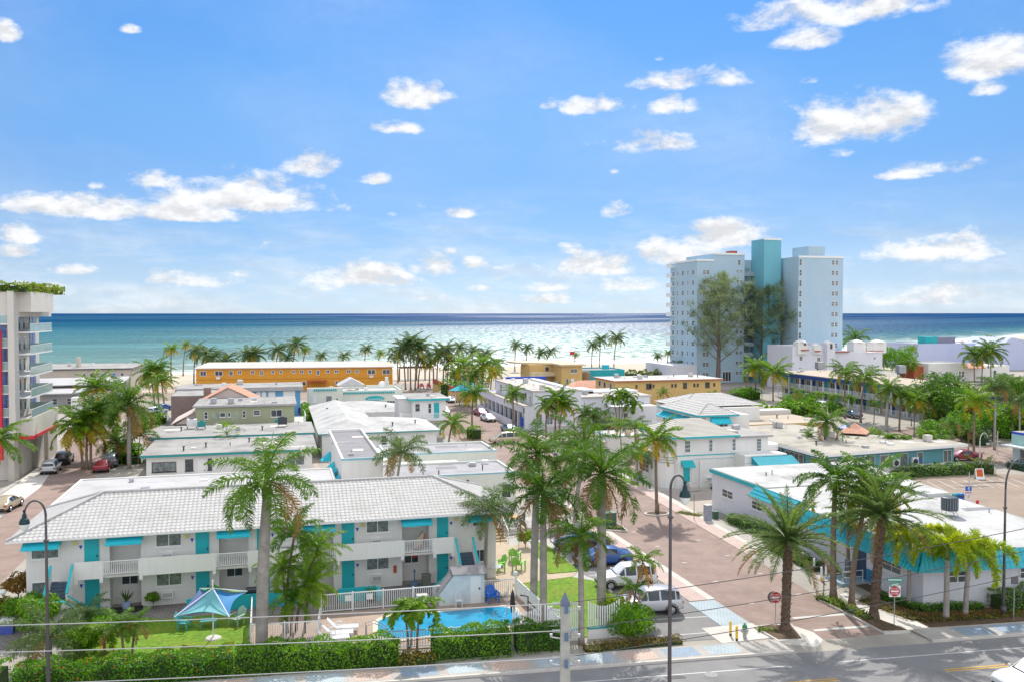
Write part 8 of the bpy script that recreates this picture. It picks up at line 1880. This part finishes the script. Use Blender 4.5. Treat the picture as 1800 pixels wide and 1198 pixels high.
# shade sail umbrella
x,y=at(375,1122); t=thing('shade_sail_parasol','four-armed parasol with pale blue, deep blue and green sails on the lawn','parasol',(x,y,.05))
b=MB(); b.cyl(0,0,0,3.6,.05,8); b.build('mast',WP,t,world=False); MB().lathe(0,0,[(.5,0),(.45,.06),(.1,.1)],14).build('base',CONCL,t,world=False)
tips=[(-2.1,-1.3,1.95),(1.05,-2.0,1.9),(2.0,.6,2.55),(-.9,1.8,2.6)]; top=(0,0,3.1); b=MB()
for q in tips: b.tube([top,q],.035,6)
b.build('arm',WP,t,world=False)
SC=[mat('pale_blue_sailcloth',(.14,.40,.44),.7,.05),mat('deep_blue_sailcloth',(.03,.22,.50),.7,.05),mat('green_sailcloth',(.10,.40,.05),.7,.05),mat('navy_sailcloth',(.05,.10,.25),.7,.05)]
for i in range(4):
    a,c=Vector(tips[i]),Vector(tips[(i+1)%4]); tp_=Vector((0,0,3.12 if i!=2 else 3.4)); b=MB(); n=7
    for u in range(n+1):
        for v in range(n+1):
            f=u/n; g=v/n; e=a.lerp(c,g); mid=(a+c)/2; e=e+(tp_-e)*.33*4*g*(1-g)*.55; p=tp_.lerp(e,f); p.z-=.22*math.sin(math.pi*f)*1; b.v.append(tuple(p))
    for u in range(n):
        for v in range(n): q=u*(n+1)+v; b.f.append((q,q+1,q+n+2,q+n+1)); b.m.append(0)
    b.build('sail',SC[i],t,world=False,smooth=True)
# loungers
def lounger(x,y,rz,label):
    t=thing('sun_lounger',label,'sun lounger',(x,y,.05),'white sun loungers on the pool deck',rz)
    b=MB()
    for i in range(9): b.box(-.95+i*.155,-.95+i*.155+.13,-.3,.3,.30,.34)
    b.box(-.97,.5,-.33,-.29,.24,.36); b.box(-.97,.5,.29,.33,.24,.36); b.build('seat',PLW,t,world=False)
    b=MB(); b.add([(.45,-.3,.32),(.45,.3,.32),(1.0,.26,.85),(1.0,-.26,.85),(.45,-.3,.37),(.45,.3,.37),(.97,.26,.9),(.97,-.26,.9)],[(3,2,1,0),(4,5,6,7),(0,1,5,4),(2,3,7,6),(0,4,7,3),(1,2,6,5)]); b.build('backrest',PLW,t,world=False)
    for s in (-1,1):
        b=MB(); b.tube([(.1,s*.36,.34),(.1,s*.38,.52),(.3,s*.38,.56),(.5,s*.36,.5),(.55,s*.34,.34)],.03,6); b.build('armrest',PLW,t,world=False)
        for xx in (-.85,.4): MB().box(xx-.03,xx+.03,s*.29-.03,s*.29+.03,0,.26).build('leg',PLW,t,world=False)
lounger(3.9,54.9,math.pi-.1,'white sun lounger farthest from the front hedge'); lounger(3.5,54.0,math.pi-.05,'middle white sun lounger of the three'); lounger(3.2,53.2,math.pi+.02,'white sun lounger nearest the front hedge')
t=thing('sun_lounger','dark red and beige folded lounger stacked on the motel balcony','sun lounger',(9.9,62.9,ZF)); b=MB(); b.add([(-.3,.2,.1),(.4,.2,.5),(.4,-.2,.5),(-.3,-.2,.1),(-.35,.2,.5),(.35,.2,1.3),(.35,-.2,1.3),(-.35,-.2,.5)],[(0,1,2,3),(4,7,6,5),(0,4,5,1),(2,6,7,3),(1,5,6,2),(0,3,7,4)]); b.build('cushion',mat('beige_cushion',(.45,.38,.28),.8),t,world=False); b=MB(); b.tube([(-.3,-.25,.1),(.3,-.25,.35),(.5,-.25,1.2)],.05,6); b.build('frame',RUST,t,world=False)
# chairs at the shed and pool
def monobloc(name,label,x,y,rz,m):
    t=thing(name,label,'chair',(x,y,.05),None,rz); b=MB(); b.box(-.24,.24,-.24,.22,.40,.44); b.build('seat',m,t,world=False)
    b=MB(); b.tube([(.25*math.cos(a),.25,.72+.24*math.sin(a)) for a in [math.pi*k/10 for k in range(11)]],.03,6)
    for i in range(-2,3): b.box(i*.09-.03,i*.09+.03,.23,.26,.44,.74+.2*math.cos(i*.35))
    b.build('backrest',m,t,world=False)
    for sx in (-1,1):
        b=MB(); b.tube([(sx*.26,-.2,.42),(sx*.27,-.2,.62),(sx*.26,.22,.66)],.025,6); b.build('armrest',m,t,world=False)
        for yy in (-.22,.2): MB().box(sx*.22-.025,sx*.22+.025,yy-.025,yy+.025,0,.40).build('leg',m,t,world=False)
    return t
monobloc('garden_chair','dark brown round-backed chair in front of the storage shed',*at(787,1062),.1,PLK); monobloc('garden_chair','white plastic chair in front of the storage shed',*at(806,1066),0,PLW); monobloc('garden_chair','blue plastic chair half hidden behind the brown and white ones',*at(796,1058),.2,PLB)
adirondack('garden_chair','blue adirondack chair at the pool corner by the bar fence',*at(866,1058),.1,PLB,1.15)
for i,(px,py,rz,l) in enumerate(((876,1003,-1.2,'lime green reclining chair closest to the motel end wall'),(905,985,2.6,'lime green reclining chair, upper one of the pair'),(912,1001,2.4,'lime green reclining chair, lower one of the pair'))): adirondack('garden_chair',l,*at(px,py),rz,PLG,1.25)
pot('blue bucket-like pot beside the left lime chair',*at(882,996),PLB,LFG,.7)
# terrace dining set
x,y=20.6,77.2; t=thing('dining_table','terrace table with orange cloth top','table',(x,y,.5)); MB().box(-.8,.8,-.5,.5,.7,.74).build('table_top',mat('orange_cloth',(.65,.32,.15),.8),t,world=False)
for sx in (-1,1):
    for sy in (-1,1): MB().box(sx*.7-.03,sx*.7+.03,sy*.4-.03,sy*.4+.03,0,.7).build('leg',DKM,t,world=False)
for i,(dx,dy,rz,l) in enumerate(((-.6,-1,math.pi,'left front'),(.6,-1,math.pi,'right front'),(-1.3,0,math.pi/2,'left end'),(1.3,0,-math.pi/2,'right end'))): t=monobloc('dining_chair',f'dark teal chair at the {l} of the orange table',x+dx,y+dy,rz,mat('dark_teal_plastic',(.01,.2,.19),.5)); t.location.z=.5
# pool fittings
def hand(label,pts,m=GALV,r=.03,name='pool_rail'):
    b=MB(); b.tube(pts,r,6); return tag(b.build(name,m),label,'handrail')
hand('bent steel ladder rail at the left end of the pool',[(5.2,53.2,.05),(5.2,53.2,.9),(5.7,53.2,1.0),(6.5,53.3,.5),(6.6,53.3,.1)]); hand('steel grab rail behind the bent ladder rail at the left pool end',[(5.2,53.8,.05),(5.2,53.8,.9),(5.7,53.8,1.0),(6.5,53.9,.5),(6.6,53.9,.1)])
hand('pair of slim steel rails over the pool steps',[(15.0,56.6,.1),(15.0,56.3,1.6),(14.6,55.2,.1)]); 
t=thing('closed_parasol','closed black parasol at the right end of the pool','parasol',(*at(901,1108),.05)); MB().cyl(0,0,0,2.5,.03,6).build('pole',WP,t,world=False); MB().lathe(0,0,[(.02,2.6),(.12,2.3),(.17,1.6),(.10,1.15),(.05,1.1)],10).build('canopy',BLK,t,world=False)
t=thing('pool_lift','dark metal pool lift frame on the deck right of the pool','pool lift',(15.9,54.6,.05)); b=MB(); b.tube([(0,0,0),(0,0,1.3),(-.6,-.2,1.5)],.05,6); b.tube([(0,0,.1),(.9,-1.2,.1)],.06,6); b.tube([(0,0,1.0),(.8,-.9,.2)],.04,6); b.build('frame',DKM,t,world=False)
t=thing('garden_bin','olive plastic bin beside the motel wall','bin',(10.4,62.2,.03)); MB().prism([(-.3,-.25),(.3,-.25),(.3,.25),(-.3,.25)],0,.95).build('body',mat('olive_plastic',(.14,.16,.13),.6),t,world=False); MB().box(-.33,.33,-.28,.28,.953,1.02).build('lid',mat('olive_plastic',(0,0,0)),t,world=False)
t=thing('fountain_statue','slate blue guitar-shaped garden ornament beside the bin','ornament',(9.55,62.3,.03)); b=MB(); b.lathe(0,0,[(.3,.0),(.36,.2),(.32,.42),(.12,.52)],14); b.tube([(0,0,.5),(0,0,1.25)],.05,6); b.box(-.08,.08,-.03,.03,1.2,1.4); b.build('body',mat('slate_blue_plastic',(.08,.14,.22),.5),t,world=False)
t=thing('barbecue_grill','dark grey barbecue behind the turquoise wall','barbecue',(-1.75,61.9,.03)); b=MB(); b.box(-.4,.4,-.25,.25,.75,.95); b.tube([(-.4,0,.95),(.4,0,.95)],.24,10); b.build('lid',DKM,t,world=False); b=MB()
for sx in (-1,1):
    for sy in (-1,1): b.box(sx*.35-.02,sx*.35+.02,sy*.2-.02,sy*.2+.02,0,.75)
b.build('stand',BLK,t,world=False)
t=thing('deck_box','light grey storage box inside the pool fence','box',(9.4,58.1,.05)); MB().box(-.35,.35,-.3,.3,0,.8).build('body',PLW,t,world=False); MB().box(-.38,.38,-.33,.33,.803,.9).build('lid',mat('grey_lid',(.4,.4,.38),.6),t,world=False)
x,y=at(858,1018); t=thing('small_umbrella','tiny white parasol over a low stool beside the lime chairs','parasol',(x+.6,y+.3,.05)); MB().cyl(0,0,0,.9,.025,6).build('pole',WP,t,world=False); MB().lathe(0,0,[(.5,.8),(.02,1.15)],8).build('canopy',SWH,t,world=False)
for i,px in enumerate((612,650)):
    x=xat(px,58.6,1060); MBs=MB(); MBs.box(x-.22,x+.22,58.54,58.56,.75,1.15); tag(MBs.build('notice_plate',SWH),('white rules plate on the pool fence gate, '+('left' if i==0 else 'right')+' one'),'sign')
x=at(14,1112); bxx=thing('blue_box','blue and white box bin by the left pavement','bin',(*x,0)); MB().box(-.35,.35,-.3,.3,0,.7).build('body',mat('blue_violet_plastic',(.08,.12,.5),.5),bxx,world=False); MB().box(-.38,.38,-.33,.33,.703,.95).build('lid',SWH,bxx,world=False)
# beach end of the street
garden_wall('red and yellow wall at the beach end of the street',[at(762,688),at(797,706),at(828,703)],2.2,YELLOW,.4); b=MB(); 
garden_wall('red upper band of screens over the yellow beach wall',[(at(762,688)[0],at(762,688)[1]+.6),(at(797,706)[0],at(797,706)[1]+.6),(at(828,703)[0],at(828,703)[1]+.6)],3.4,RUST,.2)
x,y=at(860,712); hd=thing('canopy_hut','turquoise pyramid canopy by the lilac porch building','canopy',(x-4,y+3,0)); MB().lathe(0,0,[(4.4,3.2),(.05,5.2)],4).build('canopy',CANV,hd,world=False)
for sx,sy in ((-2.9,0),(2.9,0),(0,-2.9),(0,2.9)): MB().box(sx-.1,sx+.1,sy-.1,sy+.1,0,3.2).build('post',WP,hd,world=False)
b=MB(); x0,x1,y=xat(702,258),xat(762,258),258
b.box(x0,x1,y,y+.4,3.6,3.9); b.box(x0,x1,y+2.5,y+2.9,3.6,3.9)
for i in range(14): b.box(x0+i*(x1-x0)/13-.15,x0+i*(x1-x0)/13+.15,y-.6,y+3.5,3.9,4.1)
for i in range(5): b.box(x0+i*(x1-x0)/4-.18,x0+i*(x1-x0)/4+.18,y,y+.36,0,3.6)
tag(b.build('pergola',mat('brown_timber',(.14,.09,.06),.9)),'brown timber pergola on the beach walk between the tall palms','pergola')
def person(label,x,y,shirt,h=1.72,rz=0,stride=.25):
    """standing walker: skinned body with a few clothing-coloured parts"""
    t=thing('person',label,'person',(x,y,.05),None,rz); SK=mat('skin_tone',(.42,.26,.19),.6,.05,3)
    V=[(0,0,.92),(0,0,1.12),(0,0,1.38),(0,0,1.48),(0,0,1.62),(.17,0,1.38),(.22,.03,1.1),(.2,-.1,.88),(-.17,0,1.38),(-.22,-.03,1.1),(-.2,.1,.88),(.09,0,.88),(.1,-stride*.5,.48),(.1,-stride*.4,.06),(.1,-stride-.02,.03),(-.09,0,.88),(-.1,stride*.4,.48),(-.1,stride,.1),(-.1,stride*.7,.03)]
    Ed=[(0,1),(1,2),(2,3),(3,4),(2,5),(5,6),(6,7),(2,8),(8,9),(9,10),(0,11),(11,12),(12,13),(13,14),(0,15),(15,16),(16,17),(17,18)]
    Rd=[.14,.13,.14,.055,.1,.06,.045,.035,.06,.045,.035,.09,.06,.04,.035,.09,.06,.04,.035]
    me=bpy.data.meshes.new('body'); me.from_pydata([tuple(c*h/1.72 for c in v) for v in V],Ed,[]); ob=bpy.data.objects.new('body',me); col.objects.link(ob); ob.parent=t; me.materials.append(SK)
    sk=ob.modifiers.new('skin','SKIN'); me.skin_vertices.new() if not me.skin_vertices else None
    for i,v in enumerate(me.skin_vertices[0].data): v.radius=(Rd[i],Rd[i]*.8); v.use_root=(i==0)
    s2_=ob.modifiers.new('sub','SUBSURF'); s2_.levels=1; s2_.render_levels=1
    MB().lathe(0,0,[(.15,.78),(.17,.95),(.155,1.15),(.19,1.36),(.1,1.45)],12).build('shirt',shirt,t,world=False); MB().lathe(0,0.01,[(.1,1.62),(.115,1.68),(.06,1.76),(.01,1.77)],10).build('hair',mat('dark_hair',(.03,.02,.015),.7),t,world=False)
    return t
person('person in dark clothes walking on the sand between the tall palms',*at(741,652),mat('dark_shirt',(.04,.04,.06),.8)); person('person in white top walking near the water behind the pergola',*at(733,648),SWH,rz=1.0)
person('person in red standing on the beach path by the pergola',*at(736,684),RED,rz=.4)
for i,(px,l) in enumerate(((722,'left'),(734,'right'))):
    x,y=at(px,683); t=adirondack('beach_chair',f'red beach seat at the street end, {l} one',x+3,y,0,RED,1.5)
# spare details on roofs
x,y=at(1030,652,3.6); t=thing('roof_flag','small striped flag pole behind the teal beach building','flag',(x,y+14,0)); MB().cyl(0,0,0,9,.06,6).build('pole',WP,t,world=False); MB().box(0,1.4,-.02,.02,7.6,8.6).build('flag',RED,t,world=False)
